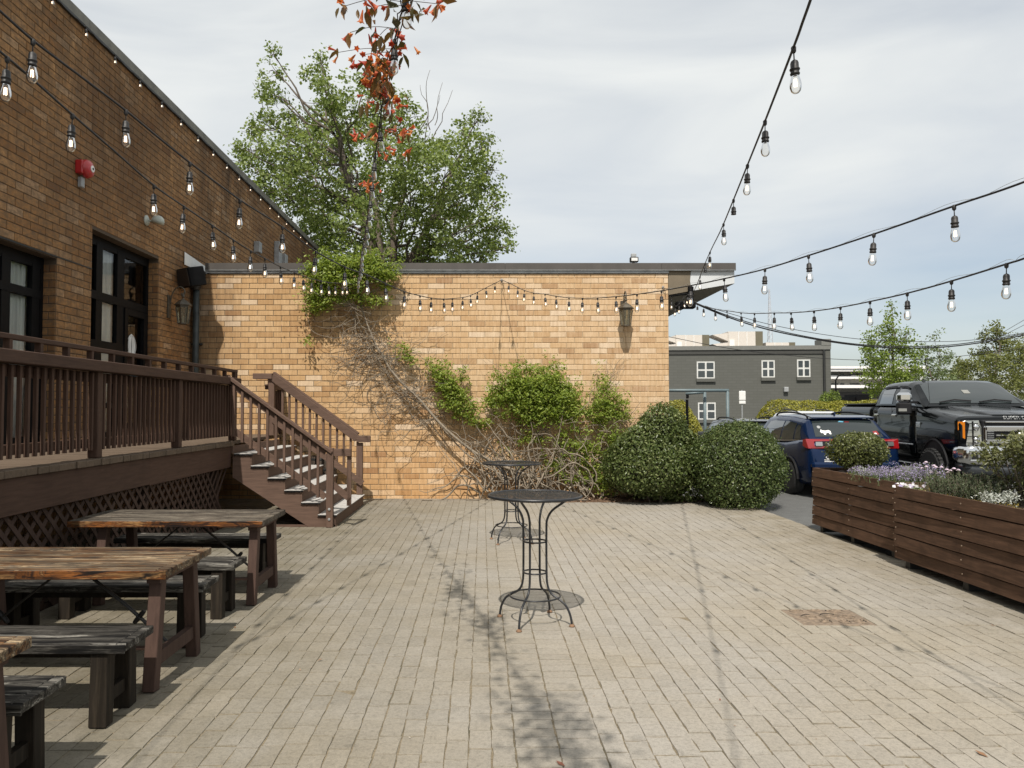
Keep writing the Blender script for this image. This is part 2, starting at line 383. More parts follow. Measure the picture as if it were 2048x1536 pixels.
M_BLACK = simple('black_metal_frame', (0.005, 0.005, 0.0055), 0.6, var=0.3, spec=0.12)
M_FASC = simple('bronze_metal_coping', (0.070, 0.062, 0.055), 0.55, var=0.18, nscale=3)
M_FLASH = simple('grey_metal_flashing', (0.30, 0.31, 0.31), 0.5, metal=0.4, var=0.25, nscale=6)
M_GREYM = simple('galvanised_grey', (0.33, 0.34, 0.34), 0.55, metal=0.2, var=0.2)
M_WHITE = simple('white_paint', (0.74, 0.73, 0.70), 0.6, var=0.06)
M_DARKGR = simple('dark_iron', (0.022, 0.023, 0.022), 0.55, var=0.4, nscale=14)

# ------------------------------------------------------------------ ground
YB, XL = 14.0, -5.44                  # back wall face, left wall face
g = MB(); g.quad((-400, -60, 0), (500, -60, 0), (500, 700, 0), (-400, 700, 0))
tag(g.build('parking_lot', M_ASPH), kind='structure')
PX0, PX1, PY0, PY1 = -5.42, 4.62, 0.6, YB
pt = 0.045                            # top of the pavers
patio = tag(MB().box(PX0, PX1, PY0, PY1, 0.004, pt-0.0050).build('patio', M_SAND), kind='structure')

def paver_mesh(mb, x0, x1, y0, y1, rng, tint, z=pt, fine=True):
    """one paver: uneven outline, worn edges, slightly out of level"""
    w, l = x1-x0, y1-y0; cx, cy = (x0+x1)/2, (y0+y1)/2
    j = 0.0042 if fine else 0.002
    per = []
    nx = 2 if w < 0.15 else 3; ny = 3 if l > 0.15 else 2
    for i in range(nx): per.append((x0+w*i/nx, y0))
    for i in range(ny): per.append((x1, y0+l*i/ny))
    for i in range(nx): per.append((x1-w*i/nx, y1))
    for i in range(ny): per.append((x0, y1-l*i/ny))
    n = len(per); rot = rng.normal(0, 0.006); dz = rng.normal(0, 0.0014); sx = rng.normal(0, 0.008); sy = rng.normal(0, 0.006)
    top, bot = [], []
    for (x, y) in per:
        dx, dy = x-cx, y-cy
        x2 = cx+dx-dy*rot+rng.normal(0, j*0.5); y2 = cy+dy+dx*rot+rng.normal(0, j*0.5)
        dx, dy = x2-cx, y2-cy; L = math.hypot(dx, dy)
        zz = z+dz+dx*sx+dy*sy
        top.append((cx+dx*(1-0.0030/abs(L)), cy+dy*(1-0.0030/abs(L)), zz))
        bot.append((x2, y2, z-0.010))
    vs = top+bot; fs = [tuple(range(n))]
    for i in range(n):
        k = (i+1) % n; fs.append((i, n+i, n+k, k))
    mb.add(vs, fs, tint)
pav = []
rng = np.random.default_rng(3)
CW, PL, JT = 0.1135, 0.208, 0.0036
bandX = (0.160, 0.374, 0.592)
bandY = [(2.62, 3.07), (5.82, 6.27), (9.09, 9.54), (12.36, 12.81)]
def add_col(x0, x1, ya, yb, off):
    y = ya-off
    while y < yb-0.02:
        l = PL*(1+rng.normal(0, 0.03)); a, b = max(y, ya), min(y+l, yb)
        if b-a > 0.012: jx = rng.normal(0, 0.0013); pav.append((x0+JT/2+jx, x1-JT/2+jx, a+0.0038, b-0.0038))
        y += l
drain = (2.47, 3.03, 5.822, 6.268)
segs = []; ya = PY0
for (a, b) in bandY: segs.append((ya, a)); ya = b
segs.append((ya, PY1))
def cols(xa, xb):
    n = round((xb-xa)/CW); return [(xa+(xb-xa)*i/n, xa+(xb-xa)*(i+1)/n) for i in range(n)]
for (xa, xb) in ((PX0, bandX[0]), (bandX[2], PX1-0.23)):
    for (sa, sb) in segs:
        for i, (c0, c1) in enumerate(cols(xa, xb)): add_col(c0, c1, sa, sb, rng.uniform(0, PL))
    for (a, b) in bandY:
        m = (a+b)/2
        for i, (c0, c1) in enumerate(cols(xa, xb)):
            pav.append((c0+JT/2, c1-JT/2, a+0.003, m-0.002)); pav.append((c0+JT/2, c1-JT/2, m+0.002, b-0.003))
for k in (0, 1):                                            # the double row of stretchers up the middle
    y = PY0
    while y < PY1-0.06:
        l = 0.1085*(1+rng.normal(0, 0.03)); pav.append((bandX[k]+JT/2, bandX[k+1]-JT/2, y+0.003, min(y+l, PY1)-0.003)); y += l
y = PY0
while y < PY1-0.06:                                         # edge course along the asphalt
    pav.append((PX1-0.23+JT/2, PX1-0.003, y+0.003, min(y+0.1085, PY1)-0.003)); y += 0.1085
def hidden(px): return px[2]*px[3] < 0
P2 = []
for q in pav:
    x0, x1, y0, y1 = q
    if x1 > drain[0] and x0 < drain[1] and y1 > drain[2]+0.01 and y0 < drain[3]-0.01:      # cut round the drain cover
        if x0 < drain[0]-0.02: P2.append((x0, drain[0]-0.004, y0, y1))
        elif x1 > drain[1]+0.02: P2.append((drain[1]+0.004, x1, y0, y1))
        elif y0 < drain[2]-0.03: P2.append((x0, x1, y0, drain[2]-0.004))
        elif y1 > drain[3]+0.03: P2.append((x0, x1, drain[3]+0.004, y1))
        continue
    if y1 > 13.45 and x0 > 0.55: 
        if y0 > 13.40: continue
        P2.append((x0, x1, y0, 13.43)); continue
    P2.append(q)
def vis(q):
    u, v = topx(((q[0]+q[1])/2, (q[2]+q[3])/2, pt))
    if not (15 < u < 2033 and v < 1530): return 0
    if u < 430 and v < 1500: return 0                      # under the benches
    return 1/((q[2]+q[3])/2)**2*(q[1]-q[0])*(q[3]-q[2])
order = sorted(range(len(P2)), key=lambda i: -vis(P2[i])); near = set(order[:300])
field = MB()
for i, q in enumerate(P2):
    ti = float(np.clip(rng.normal(0.5, 0.26), 0, 1))
    if i in near:
        b = MB(); cx, cy = (q[0]+q[1])/2, (q[2]+q[3])/2
        paver_mesh(b, q[0]-cx, q[1]-cx, q[2]-cy, q[3]-cy, rng, ti, 0.0)
        me = b.mesh('paver'); me.materials.append(M_PAVER); inst('paver', me, patio, (cx, cy, pt))
    else: paver_mesh(field, *q, rng, ti, fine=q[3] < 9)
tag(field.build('paver_field', M_PAVER, patio), kind='stuff')
# planting bed at the wall foot
b = MB(); nx, ny = 70, 10
vs = []; 
for i in range(nx+1):
    for k in range(ny+1):
        x = 0.55+(4.62-0.55)*i/nx; y = 13.44+0.56*k/ny
        e = min(1, min(k, 3)/2.0)*min(1, min(i, nx-i)/2.0)
        vs.append((x, y, pt-0.006+e*(0.035+0.03*math.sin(i*1.3+k*2.1)+rng.uniform(-0.012, 0.015))))
fs = [(i*(ny+1)+k, (i+1)*(ny+1)+k, (i+1)*(ny+1)+k+1, i*(ny+1)+k+1) for i in range(nx) for k in range(ny)]
b.add(vs, fs); tag(b.build('planting_bed', M_MULCH), kind='structure')
ch = MB()                                                  # bark chips
for i in range(1500):
    x, y = rng.uniform(0.45, 4.6), rng.uniform(13.38, 13.98); z = pt+0.03+rng.uniform(0, 0.035) if y > 13.5 else pt+rng.uniform(0, 0.02)
    if y < 13.5 and rng.random() < 0.75: continue
    l, w_ = rng.uniform(0.015, 0.045), rng.uniform(0.006, 0.016); M = Matrix.Translation((x, y, z)) @ Matrix.Rotation(rng.uniform(0, 6.3), 4, 'Z') @ Matrix.Rotation(rng.uniform(-0.5, 0.5), 4, 'Y')
    ch.add([M @ Vector(p) for p in ((-l, -w_, 0), (l, -w_, 0), (l, w_, 0), (-l, w_, 0))], [(0, 1, 2, 3)], rng.random())
t = NT('bark_chip'); t.col(t.ramp(t.tint(), [(0, (0.10, 0.055, 0.03)), (0.6, (0.28, 0.17, 0.10)), (1, (0.42, 0.31, 0.21))])); t.set(Roughness=0.9); M_CHIP = t.m
tag(ch.build('bark_chips', M_CHIP), 'scattered brown bark chips in the bed along the brick wall', 'bark chips', kind='stuff')
# a few fallen petals and leaves on the paving
lit = MB()
for (u, v, s_) in ((1737, 1178, 0.02), (1963, 1508, 0.035), (1935, 1228, 0.016), (1985, 1251, 0.018), (1296, 1036, 0.03), (1158, 1154, 0.012), (640, 1320, 0.02), (600, 1340, 0.015), (880, 1330, 0.012), (1121, 1528, 0.03), (470, 1255, 0.015), (1440, 1400, 0.012), (1700, 1290, 0.012)):
    p = G(u, v, pt+0.004); M = Matrix.Translation(p) @ Matrix.Rotation(rng.uniform(0, 6), 4, 'Z')
    lit.add([M @ Vector(q) for q in ((-s_, 0, 0), (0, -s_*0.4, 0.004), (s_, 0, 0.006), (0, s_*0.4, 0.003))], [(0, 1, 2, 3)], rng.random())
for i in range(160):
    x, y = rng.uniform(-3, 4.4), rng.uniform(3.3, 13.3); s_ = rng.uniform(0.003, 0.009); M = Matrix.Translation((x, y, pt+0.004)) @ Matrix.Rotation(rng.uniform(0, 6), 4, 'Z')
    lit.add([M @ Vector(q) for q in ((-s_, 0, 0), (0, -s_*0.5, 0.002), (s_, 0, 0.003), (0, s_*0.5, 0.002))], [(0, 1, 2, 3)], rng.random())
t = NT('fallen_petal'); t.col(t.ramp(t.tint(), [(0, (0.16, 0.05, 0.03)), (0.6, (0.22, 0.12, 0.06)), (1, (0.45, 0.4, 0.33))])); t.set(Roughness=0.8)
tag(lit.build('leaf_litter', t.m), 'fallen petals and crumbs of leaf on the paving', 'leaf litter', kind='stuff')

# cast drain cover with swirls
dr = thing('drain_cover', 'square rusty cast iron drain cover with swirl pattern set in the paving', 'drain cover', (2.75, 6.015, 0.036))
M_RUST = simple('rusty_cast_iron', (0.200, 0.150, 0.105), 0.85, var=0.45, nscale=30, bump=0.6)
M_SLOT = simple('drain_slot_dark', (0.02, 0.016, 0.012), 0.9, var=0.3)
MB().cbox(drain[0], drain[1], drain[2], drain[3], 0.036, pt-0.001, 0.004).build('plate', M_RUST, dr)
rr = random.Random(4)
for (u, v, r0) in ((0.10, 0.38, 0.07), (0.26, 0.42, 0.075), (0.43, 0.40, 0.085), (0.13, 0.20, 0.08), (0.30, 0.22, 0.09), (0.45, 0.22, 0.07), (0.20, 0.08, 0.05), (0.35, 0.07, 0.055), (0.48, 0.08, 0.06)):
    c = Vector((drain[0]+0.02+u*0.95, drain[2]+0.02+v, pt)); b = MB(); d_ = MB(); ph = rr.uniform(0, 6)
    sp = [(c.x+r0*(1-k/26)*math.cos(ph+k*0.55), c.y+r0*(1-k/26)*math.sin(ph+k*0.55), pt+0.001) for k in range(25)]
    sp = [p for p in sp if drain[0]+0.01 < p[0] < drain[1]-0.01 and drain[2]+0.01 < p[1] < drain[3]-0.01]
    b.tube(sp, 0.0060, 4); b.build('swirl_ridge', M_RUST, dr)
    sl = [(c.x+r0*(0.92-k/34)*math.cos(ph+0.3+k*0.5), c.y+r0*(0.92-k/34)*math.sin(ph+0.3+k*0.5), pt-0.0002) for k in range(9)]
    sl = [p for p in sl if drain[0]+0.02 < p[0] < drain[1]-0.02 and drain[2]+0.02 < p[1] < drain[3]-0.02]
    if len(sl) > 2: d_.tube(sl, 0.0055, 4); d_.build('slot', M_SLOT, dr)
# ------------------------------------------------------------------ brick walls
BH, BL, MJ = 0.1016, 0.3048, 0.010
rng = np.random.default_rng(21)
def brick_shape(mb, o, u, v, w, h, d, tint, rng):
    """one brick face: o corner, u along the wall, v up, n outwards; proud of the mortar with worn arrises"""
    n = u.cross(v); c = 0.0045; jt = lambda: rng.normal(0, 0.0012)
    fr = [o+u*(c+jt())+v*(c+jt())+n*d, o+u*(w-c+jt())+v*(c+jt())+n*d, o+u*(w-c+jt())+v*(h-c+jt())+n*d, o+u*(c+jt())+v*(h-c+jt())+n*d]
    md = [o+n*(d-0.004), o+u*w+n*(d-0.004), o+u*w+v*h+n*(d-0.004), o+v*h+n*(d-0.004)]
    bk = [o-n*0.03, o+u*w-n*0.03, o+u*w+v*h-n*0.03, o+v*h-n*0.03]
    vs = fr+md+bk; fs = [(0, 1, 2, 3)]
    for i in range(4):
        j = (i+1) % 4; fs += [(i, 4+i, 4+j, j), (4+i, 8+i, 8+j, 4+j)]
    mb.add(vs, fs, tint)
def lay(a0, a1, z0, z1, openings):
    """running bond: list of (a, b, z, h)"""
    out = []; k = int(z0/BH)
    while k*BH < z1-0.01:
        z = k*BH; h = min(BH, z1-z)-MJ
        a = a0-(BL/2 if k % 2 else 0)
        while a < a1:
            iv = [(max(a, a0), min(a+BL, a1))]
            for (y0, y1, oz0, oz1) in openings:
                if z+0.05 > oz0 and z+0.05 < oz1:
                    nv = []
                    for (p, q) in iv:
                        if q <= y0 or p >= y1: nv.append((p, q)); continue
                        if p < y0: nv.append((p, y0))
                        if q > y1: nv.append((y1, q))
                    iv = nv
            for (p, q) in iv:
                if q-p > 0.03 and h > 0.02: out.append((p+MJ/2, q-MJ/2, z+MJ/2, h))
            a += BL
        k += 1
    return out
def wall_bricks(lst, fn, parent, m, score, dist):
    order = sorted(range(len(lst)), key=lambda i: -score(lst[i])); near = set(order[:300]); fld = MB()
    for i, (a, b, z, h) in enumerate(lst):
        ti = dist(a, z); o, u, v = fn(a, b, z)
        if i in near:
            mb = MB(); brick_shape(mb, Vector((0, 0, 0)), u, v, b-a, h, 0.0, ti, rng); me = mb.mesh('brick'); me.materials.append(m); inst('brick', me, parent, o-wpos(parent))
        else: brick_shape(fld, o, u, v, b-a, h, 0.0, ti, rng)
    tag(fld.build('brick_field', m, parent), kind='stuff')
def brick_tint(bias):
    def f(a, z):
        r = rng.random()
        if r < 0.10: return float(np.clip(rng.normal(0.93, 0.05), 0, 1))
        if r < 0.22: return float(np.clip(rng.normal(0.22, 0.07), 0, 1))
        return float(np.clip(rng.normal(0.52+bias(a, z), 0.13), 0, 1))
    return f
# --- left building
YA0, YA1 = AX(183, 600, XL).y, AX(316.5, 600, XL).y
ZA1 = AX(183, 456, XL).z
YC0, YC1 = 6.2, AX(112.5, 600, XL).y
ZC1 = AX(112.5, 517, XL).z
DZ = 1.245                                                    # deck floor
ZW = AX(320, 200, XL).z                                       # top of the left wall
LB = thing('brick_building', 'tall weathered tan brick building in shade along the left side of the patio', 'building', (XL, 12, 0))
YE = 24.6
lc = MB(); T = 0.30; xa, xb = XL-T, XL-0.008
for (y0, y1, z0, z1) in ((1.0, YC0, 0, ZW), (YC0, YC1, 0, DZ+0.04), (YC0, YC1, ZC1, ZW), (YC1, YA0, 0, ZW), (YA0, YA1, 0, DZ+0.04), (YA0, YA1, ZA1, ZW), (YA1, YE, 0, ZW)):
    lc.box(xa, xb, y0, y1, z0, z1)
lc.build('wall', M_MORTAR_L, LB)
M_ROOM = simple('dark_interior', (0.02, 0.018, 0.016), 0.9)
rm = MB(); rm.box(-14, -13.8, 1, YE, 0, ZW); rm.box(-13.8, xa, 1, 1.2, 0, ZW); rm.box(-13.8, xa, YE-0.2, YE, 0, ZW); rm.box(-13.8, xa, 1.2, YE-0.2, ZW-0.2, ZW-0.01); rm.box(-13.8, xa, 1.2, YE-0.2, 1.0, 1.2)
rm.box(-8.0, -7.9, 1.2, YE-0.2, 1.2, ZW-0.2); rm.build('interior_shell', M_ROOM, LB)
OPL = [(YC0, YC1, DZ, ZC1), (YA0, YA1, DZ, ZA1)]
lb = lay(5.0, YE, 0, ZW, OPL)
def scl(q):
    u, v = topx((XL, (q[0]+q[1])/2, q[2]+0.05))
    if not (4 < u < 2044 and 4 < v < 1530) or q[2] < 2.35: return 0
    return (q[1]-q[0])/((q[0]+q[1])/2)**3
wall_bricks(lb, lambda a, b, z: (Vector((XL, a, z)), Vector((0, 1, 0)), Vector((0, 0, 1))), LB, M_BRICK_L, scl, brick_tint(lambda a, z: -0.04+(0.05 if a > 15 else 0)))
rv = MB()                                                     # brick returns of the far jambs
for (ye, ztop) in ((YC1, ZC1), (YA1, ZA1)):
    k = int(DZ/BH)
    while (k+1)*BH < ztop+0.02:
        z = k*BH+MJ/2; d = 0.19
        if k % 2: brick_shape(rv, Vector((XL-d+0.002, ye+0.0, z)), Vector((1, 0, 0)), Vector((0, 0, 1)), d-0.012, BH-MJ, 0.006, rng.uniform(0.15, 0.5), rng)
        else:
            for q in (0, 1): brick_shape(rv, Vector((XL-d+0.002+q*d/2, ye, z)), Vector((1, 0, 0)), Vector((0, 0, 1)), d/2-0.012, BH-MJ, 0.006, rng.uniform(0.02, 0.45), rng)
        k += 1
tag(rv.build('jamb_bricks', M_BRICK_L, LB), kind='stuff')
# coping of the left wall with its crimped joints
cp = MB(); y = 1.0
while y < YE:
    y2 = min(y+3.05, YE+0.05); cp.box(XL-T-0.04, XL+0.035, y, y2-0.004, ZW+0.002, ZW+0.15); y = y2
M_COPE = simple('weathered_coping', (0.165, 0.155, 0.125), 0.6, var=0.3, nscale=4)
cp.build('roof_coping', M_COPE, LB)
b = MB(); b.box(XL-T-0.04, XL+0.040, 1.0, YE, ZW-0.02, ZW+0.012); b.build('drip_edge', M_DARKGR, LB)
b = MB(); b.bar((XL+0.004, 8.0, AX(60, 496, XL).z), (XL+0.004, YA0-0.01, AX(181, 537, XL).z), 0.012, 0.014); b.build('lintel_edge', M_DARKGR, LB)
# the far end above the lower roof: dark louvre box
b = MB(); p = AX(607, 500, XL+0.12); b.box(XL+0.002, XL+0.45, 22.3, 23.3, 5.35, 6.0); b.build('louvre_box', M_FASC, LB)
# windows
XF = XL-0.185
M_PANE = glass('window_pane', (0.92, 0.95, 0.95), 1.5, 0.03, (0.012, 0.014, 0.015))
def yx(px, X=XF): return AX(px, 600, X).y
def win(name, y0, y1, z0, z1, vbars, hbars, panes):
    w = MB(); f = 0.07
    w.box(XF-0.05, XF+0.02, y0+0.002, y0+f, z0, z1-0.002); w.box(XF-0.05, XF+0.02, y1-f, y1-0.002, z0, z1-0.002)
    w.box(XF-0.05, XF+0.02, y0+f, y1-f, z1-0.14, z1-0.002); w.box(XF-0.05, XF+0.02, y0+f, y1-f, z0, z0+f)
    fo = w.build(name, M_BLACK, LB)
    for (ya, yb, za, zb) in vbars: MB().box(XF-0.04, XF+0.025, ya, yb, za, zb).build('mullion', M_BLACK, fo)
    for (ya, yb, za, zb) in hbars: MB().box(XF-0.042, XF+0.032, ya, yb, za, zb).build('transom', M_BLACK, fo)
    for (ya, yb, za, zb) in panes: MB().quad((XF-0.01, ya, za), (XF-0.01, yb, za), (XF-0.01, yb, zb), (XF-0.01, ya, zb)).build('pane', M_PANE, fo)
    return fo
y1, y2, y3, y4 = yx(188.5), yx(201), yx(231), yx(245)
zt1, zt2 = 3.36, 2.66
wa = win('window', YA0, YA1, DZ+0.045, ZA1, [(y1, y2, DZ+0.1, ZA1-0.1), (y3, y4, DZ+0.1, ZA1-0.1)], [(YA0+0.07, YA1-0.07, zt1-0.06, zt1+0.06), (YA0+0.07, y4, zt2-0.06, zt2+0.05), (YA0+0.07, y4, 1.72, 1.80)],
         [(YA0+0.03, YA1-0.03, DZ+0.06, ZA1-0.05)])
wa['label'] = 'tall black framed window with a glazed door on its right'
dr_ = MB(); dr_.box(XF-0.03, XF+0.045, y4+0.004, y4+0.11, DZ+0.06, zt1-0.07); dr_.box(XF-0.03, XF+0.045, YA1-0.20, YA1-0.075, DZ+0.06, zt1-0.07)
dr_.box(XF-0.03, XF+0.045, y4+0.11, YA1-0.20, zt1-0.17, zt1-0.07); dr_.box(XF-0.03, XF+0.045, y4+0.11, YA1-0.20, DZ+0.06, DZ+0.24)
dro = dr_.build('door', M_BLACK, LB)
b = MB(); b.tube([(XF+0.045, y4+0.06, 2.25), (XF+0.10, y4+0.06, 2.25), (XF+0.10, y4+0.06, 2.55), (XF+0.045, y4+0.06, 2.55)], 0.012, 8); b.build('handle', M_GREYM, dro)
# white balloon mark and blue script on the door glass
yc = yx(264.5); zc = 2.60; XS = XF+0.0
M_DECAL = simple('white_decal', (0.75, 0.74, 0.70), 0.7, var=0.05); M_BLUED = simple('blue_decal', (0.10, 0.30, 0.42), 0.7, var=0.05)
b = MB(); 
def balloon(k):
    pts = []
    for i in range(29):
        a = i/28.0; z = 2.905-0.435*a; w = 0.150*k*(math.sin(math.pi*0.5*min(1, a/0.42))**0.6 if a < 0.42 else max(0.06, math.cos(math.pi*0.5*min(1, (a-0.42)/0.60))))
        pts.append((XS, yc+w, z))
    return pts
for k in (-1, -0.78, -0.42, -0.12, 0.12, 0.42, 0.78, 1): b.tube([Vector(p) for p in balloon(k)], 0.0045, 4)
for k in (-0.6, 0.6, 0.27, -0.27): b.tube([Vector(p) for p in balloon(k)][3:22], 0.010, 4)
b.tube([(XS, yc, 2.49), (XS, yc-0.012, 2.46), (XS, yc-0.06, 2.40), (XS, yc-0.07, 2.37)], 0.006, 4)
b.tube([(XS, yc, 2.49), (XS, yc+0.012, 2.46), (XS, yc+0.05, 2.42), (XS, yc+0.07, 2.40), (XS, yc+0.075, 2.36), (XS, yc-0.01, 2.355)], 0.006, 4)
b.build('balloon_decal', M_DECAL, dro)
def text_mesh(txt, size, ext=0.001, shear=0.0):
    cu = bpy.data.curves.new('lettering', 'FONT'); cu.body = txt; cu.size = size; cu.extrude = ext; cu.align_x = 'CENTER'; cu.shear = shear; cu.resolution_u = 3
    o = bpy.data.objects.new('tmp', cu); COL.objects.link(o); dg = bpy.context.evaluated_depsgraph_get(); dg.update()
    me = bpy.data.meshes.new_from_object(o.evaluated_get(dg)); bpy.data.objects.remove(o); bpy.data.curves.remove(cu); return me
me = text_mesh('Cloud', 0.13, 0.001, 0.2); me.materials.append(M_BLUED)
tx = inst('lettering', me, dro, Vector((XS, yc+0.07, 2.235))-wpos(dro), (math.pi/2, 0, math.pi/2))
# window nearest the camera
y1, y2 = yx(-2), yx(16)
yj = yx(60)
wb = win('window', YC0, YC1, DZ+0.045, ZC1, [(y1, y2, DZ+0.1, ZC1-0.1), (yj, yj+0.16, DZ+0.1, ZC1-0.1), (7.3, 7.42, DZ+0.1, ZC1-0.1)], [(YC0+0.07, YC1-0.07, 3.10, 3.20), (YC0+0.07, YC1-0.07, 2.28, 2.38)],
         [(YC0+0.03, YC1-0.03, DZ+0.06, ZC1-0.05)])
wb['label'] = 'lower black framed window half hidden by the deck railing'
# curtains hang inside the glass
M_CURT = simple('white_curtain', (0.85, 0.84, 0.78), 0.9, var=0.08, nscale=3)
def curtain(ya, yb, z0, z1, label, X=XF-0.10):
    n = 40; vs = []; fs = []
    for i in range(n+1):
        y = ya+(yb-ya)*i/n; x = X+0.035*math.sin(i*1.25)+0.012*math.sin(i*2.9+1)
        vs += [(x, y, z0), (x+0.008, y, z1)]
    for i in range(n): fs.append((2*i, 2*i+2, 2*i+3, 2*i+1))
    o = MB().add(vs, fs).build('curtain', M_CURT, None, True, Vector((X, (ya+yb)/2, z0))); sm = o.modifiers.new('thick', 'SOLIDIFY'); sm.thickness = 0.004
    tag(o, label, 'curtain', 'white curtains behind the windows'); return o
XC = XF-.10
curtain(yx(198, XC), yx(229, XC), DZ+0.02, ZA1-0.1, 'white curtain hanging behind the tall window next to the glazed door')
curtain(yx(180, XC), yx(189.5, XC), DZ+0.02, ZA1-0.1, 'narrow strip of white curtain at the near edge of the tall window')
curtain(yx(15, XC), yx(56, XC), DZ+0.02, ZC1-0.1, 'white curtain behind the lower window at the left edge')

# --- back wall building
BW_X1 = AY(1338, 700, YB).x; ZBW = AY(900, 547.5, YB).z
BB = thing('brick_annex', 'low flat-roofed tan brick building closing the end of the patio', 'building', (0, YB, 0))
MB().box(XL-0.02, BW_X1-0.004, YB+0.008, 25.0, 0, ZBW).build('wall', M_MORTAR_B, BB)
bl = lay(XL, BW_X1, 0, ZBW, [])
def scb(q):
    x, z = (q[0]+q[1])/2, q[2]
    if x < -4.9 or q[1]-q[0] < 0.2: return 0
    u, v = topx((x, YB, z)); k = 1.0
    if v > 760 and u > 860: k = 0.4                         # behind the creeper and shrubs
    if v > 740 and u < 735: k = 0.3                          # behind the stairs
    if 600 < u < 800 and v < 640: k = 0.3
    return k+rng.uniform(0, 0.2)
wall_bricks(bl, lambda a, b, z: (Vector((a, YB, z)), Vector((1, 0, 0)), Vector((0, 0, 1))), BB, M_BRICK_B, scb, brick_tint(lambda a, z: 0.05+0.02*a))
zf0, zf1, zf2 = AY(900, 547, YB).z, AY(900, 540.5, YB).z, AY(900, 527, YB).z
xo0, xo1 = AY(412, 535, YB).x, AY(1470, 535, YB).x
b = MB(); b.box(xo0, BW_X1, YB-0.03, 25, zf0+0.003, zf1-0.004); b.build('flashing', M_FLASH, BB)
xs = [xo0, AY(786, 535, YB).x, AY(1010, 535, YB).x, AY(1322, 535, YB).x, xo1]
for i in range(4):
    MB().box(xs[i]+0.002, xs[i+1]-0.002, YB-0.055-0.002*(i % 2), 25, zf1, zf2).build('fascia_panel', M_FASC, BB)
b = MB(); b.box(xo0, xo1, YB-0.06, YB-0.02, zf1-0.012, zf1-0.002); b.build('drip_edge', M_FLASH, BB)
# canopy wedge over the right-hand corner
zi, zo = AY(1338, 590, YB).z, AY(1469, 567, YB).z
M_SOFF = simple('canopy_soffit', (0.20, 0.19, 0.155), 0.8, var=0.15); M_BRPAN = simple('brown_end_panel', (0.155, 0.125, 0.085), 0.8, var=0.18, nscale=3)
b = MB(); b.prism([(BW_X1+0.003, YB+0.02, zi), (xo1-0.01, YB+0.02, zo), (xo1-0.01, YB+0.02, zf1-0.003), (BW_X1+0.003, YB+0.02, zf1-0.003)], (0, 8.5, 0)); b.build('canopy', M_SOFF, BB)
xm = AY(1382, 560, YB).x; zm = zi+(zo-zi)*(xm-BW_X1)/(xo1-BW_X1)
MB().prism([(BW_X1+0.003, YB, zi+0.004), (xm, YB, zm+0.004), (xm-0.02, YB, (zm+zf1)/2), (xm, YB, zf1-0.015), (BW_X1+0.003, YB, zf1-0.015)], (0, 0.016, 0)).build('brown_end_panel', M_BRPAN, BB)
MB().prism([(xm+0.004, YB+0.003, zm+0.004), (xo1-0.012, YB+0.003, zo+0.004), (xo1-0.012, YB+0.003, zf1-0.015), (xm+0.004, YB+0.003, zf1-0.015), (xm-0.016, YB+0.003, (zm+zf1)/2)], (0, 0.013, 0)).build('white_end_panel', simple('canopy_white', (0.55, 0.57, 0.575), 0.6, var=0.05), BB)
# down pipe with hopper head and white flashing wedge in the corner
dp = thing('drain_pipe', 'dark metal rainwater pipe with hopper head in the wall corner', 'drain pipe', (AY(395, 700, YB).x, YB-0.09, 0))
xp = dp.location.x; M_PIPE = simple('painted_pipe', (0.040, 0.050, 0.050), 0.5, var=0.5, nscale=5)
zt = AY(395, 575, YB-0.09).z
MB().tube([(xp, YB-0.09, 1.3), (xp, YB-0.09, zt)], 0.058, 14).build('pipe', M_PIPE, dp, True)
MB().lathe([(0.065, 0), (0.085, 0.05), (0.085, 0.12), (0.13, 0.2), (0.13, 0.28)], 12, Matrix.Translation((xp, YB-0.12, zt-0.05))).build('hopper', M_DARKGR, dp)
MB().box(xp-0.20, xp+0.14, YB-0.24, YB-0.006, zt+0.20, zt+0.31).build('hopper_box', M_DARKGR, dp)
for zz in (2.9, 1.9): MB().box(xp-0.10, xp+0.10, YB-0.05, YB-0.002, zz, zz+0.035).build('bracket', M_DARKGR, dp)
fw = MB(); p0 = AX(366, 502, XL); p1 = AX(366, 545, XL); p2 = AX(411, 535.5, XL); p3 = AX(411, 527, XL)
fw.prism([(XL+0.002, p0.y, p0.z), (XL+0.002, p0.y, p1.z-0.25), (XL+0.002, YB-0.002, p1.z-0.25), (XL+0.002, YB-0.002, p0.z-0.05)], (0.012, 0, 0))
fl = MB().prism([(XL+0.015, AX(367, 504, XL).y, AX(367, 504, XL).z), (XL+0.015, AX(367, 527, XL).y, AX(367, 529, XL).z), (XL+0.015, YB+1.5, AX(367, 529, XL).z+0.02), (XL+0.015, YB+1.5, AX(367, 529, XL).z+0.10)], (0.01, 0, 0))
o = fl.build('flashing_wedge', M_WHITE, None, False, Vector((XL, YB, 4.2))); tag(o, 'white wedge of flashing where the low roof meets the tall brick wall', 'flashing')
# speaker box on the left wall
sb = thing('wall_speaker', 'black box loudspeaker mounted high in the wall corner above the lantern', 'speaker', (XL, 13.35, 3.95))
Mx = Matrix.Translation((XL+0.24, 13.32, 4.06)) @ Matrix.Rotation(R(-38), 4, 'Z') @ Matrix.Rotation(R(14), 4, 'X')
MB().cbox(-0.20, 0.20, -0.16, 0.16, -0.17, 0.17, 0.015, 0.5, Mx).build('cabinet', M_BLACK, sb)
MB().cbox(-0.18, 0.18, -0.175, -0.162, -0.15, 0.15, 0.004, 0.5, Mx).build('grille', simple('speaker_cloth', (0.035, 0.025, 0.018), 0.9, nscale=80, var=0.4), sb)
MB().bar((XL, 13.36, 4.07), (XL+0.2, 13.32, 4.07), 0.05, 0.05).build('bracket', M_BLACK, sb)

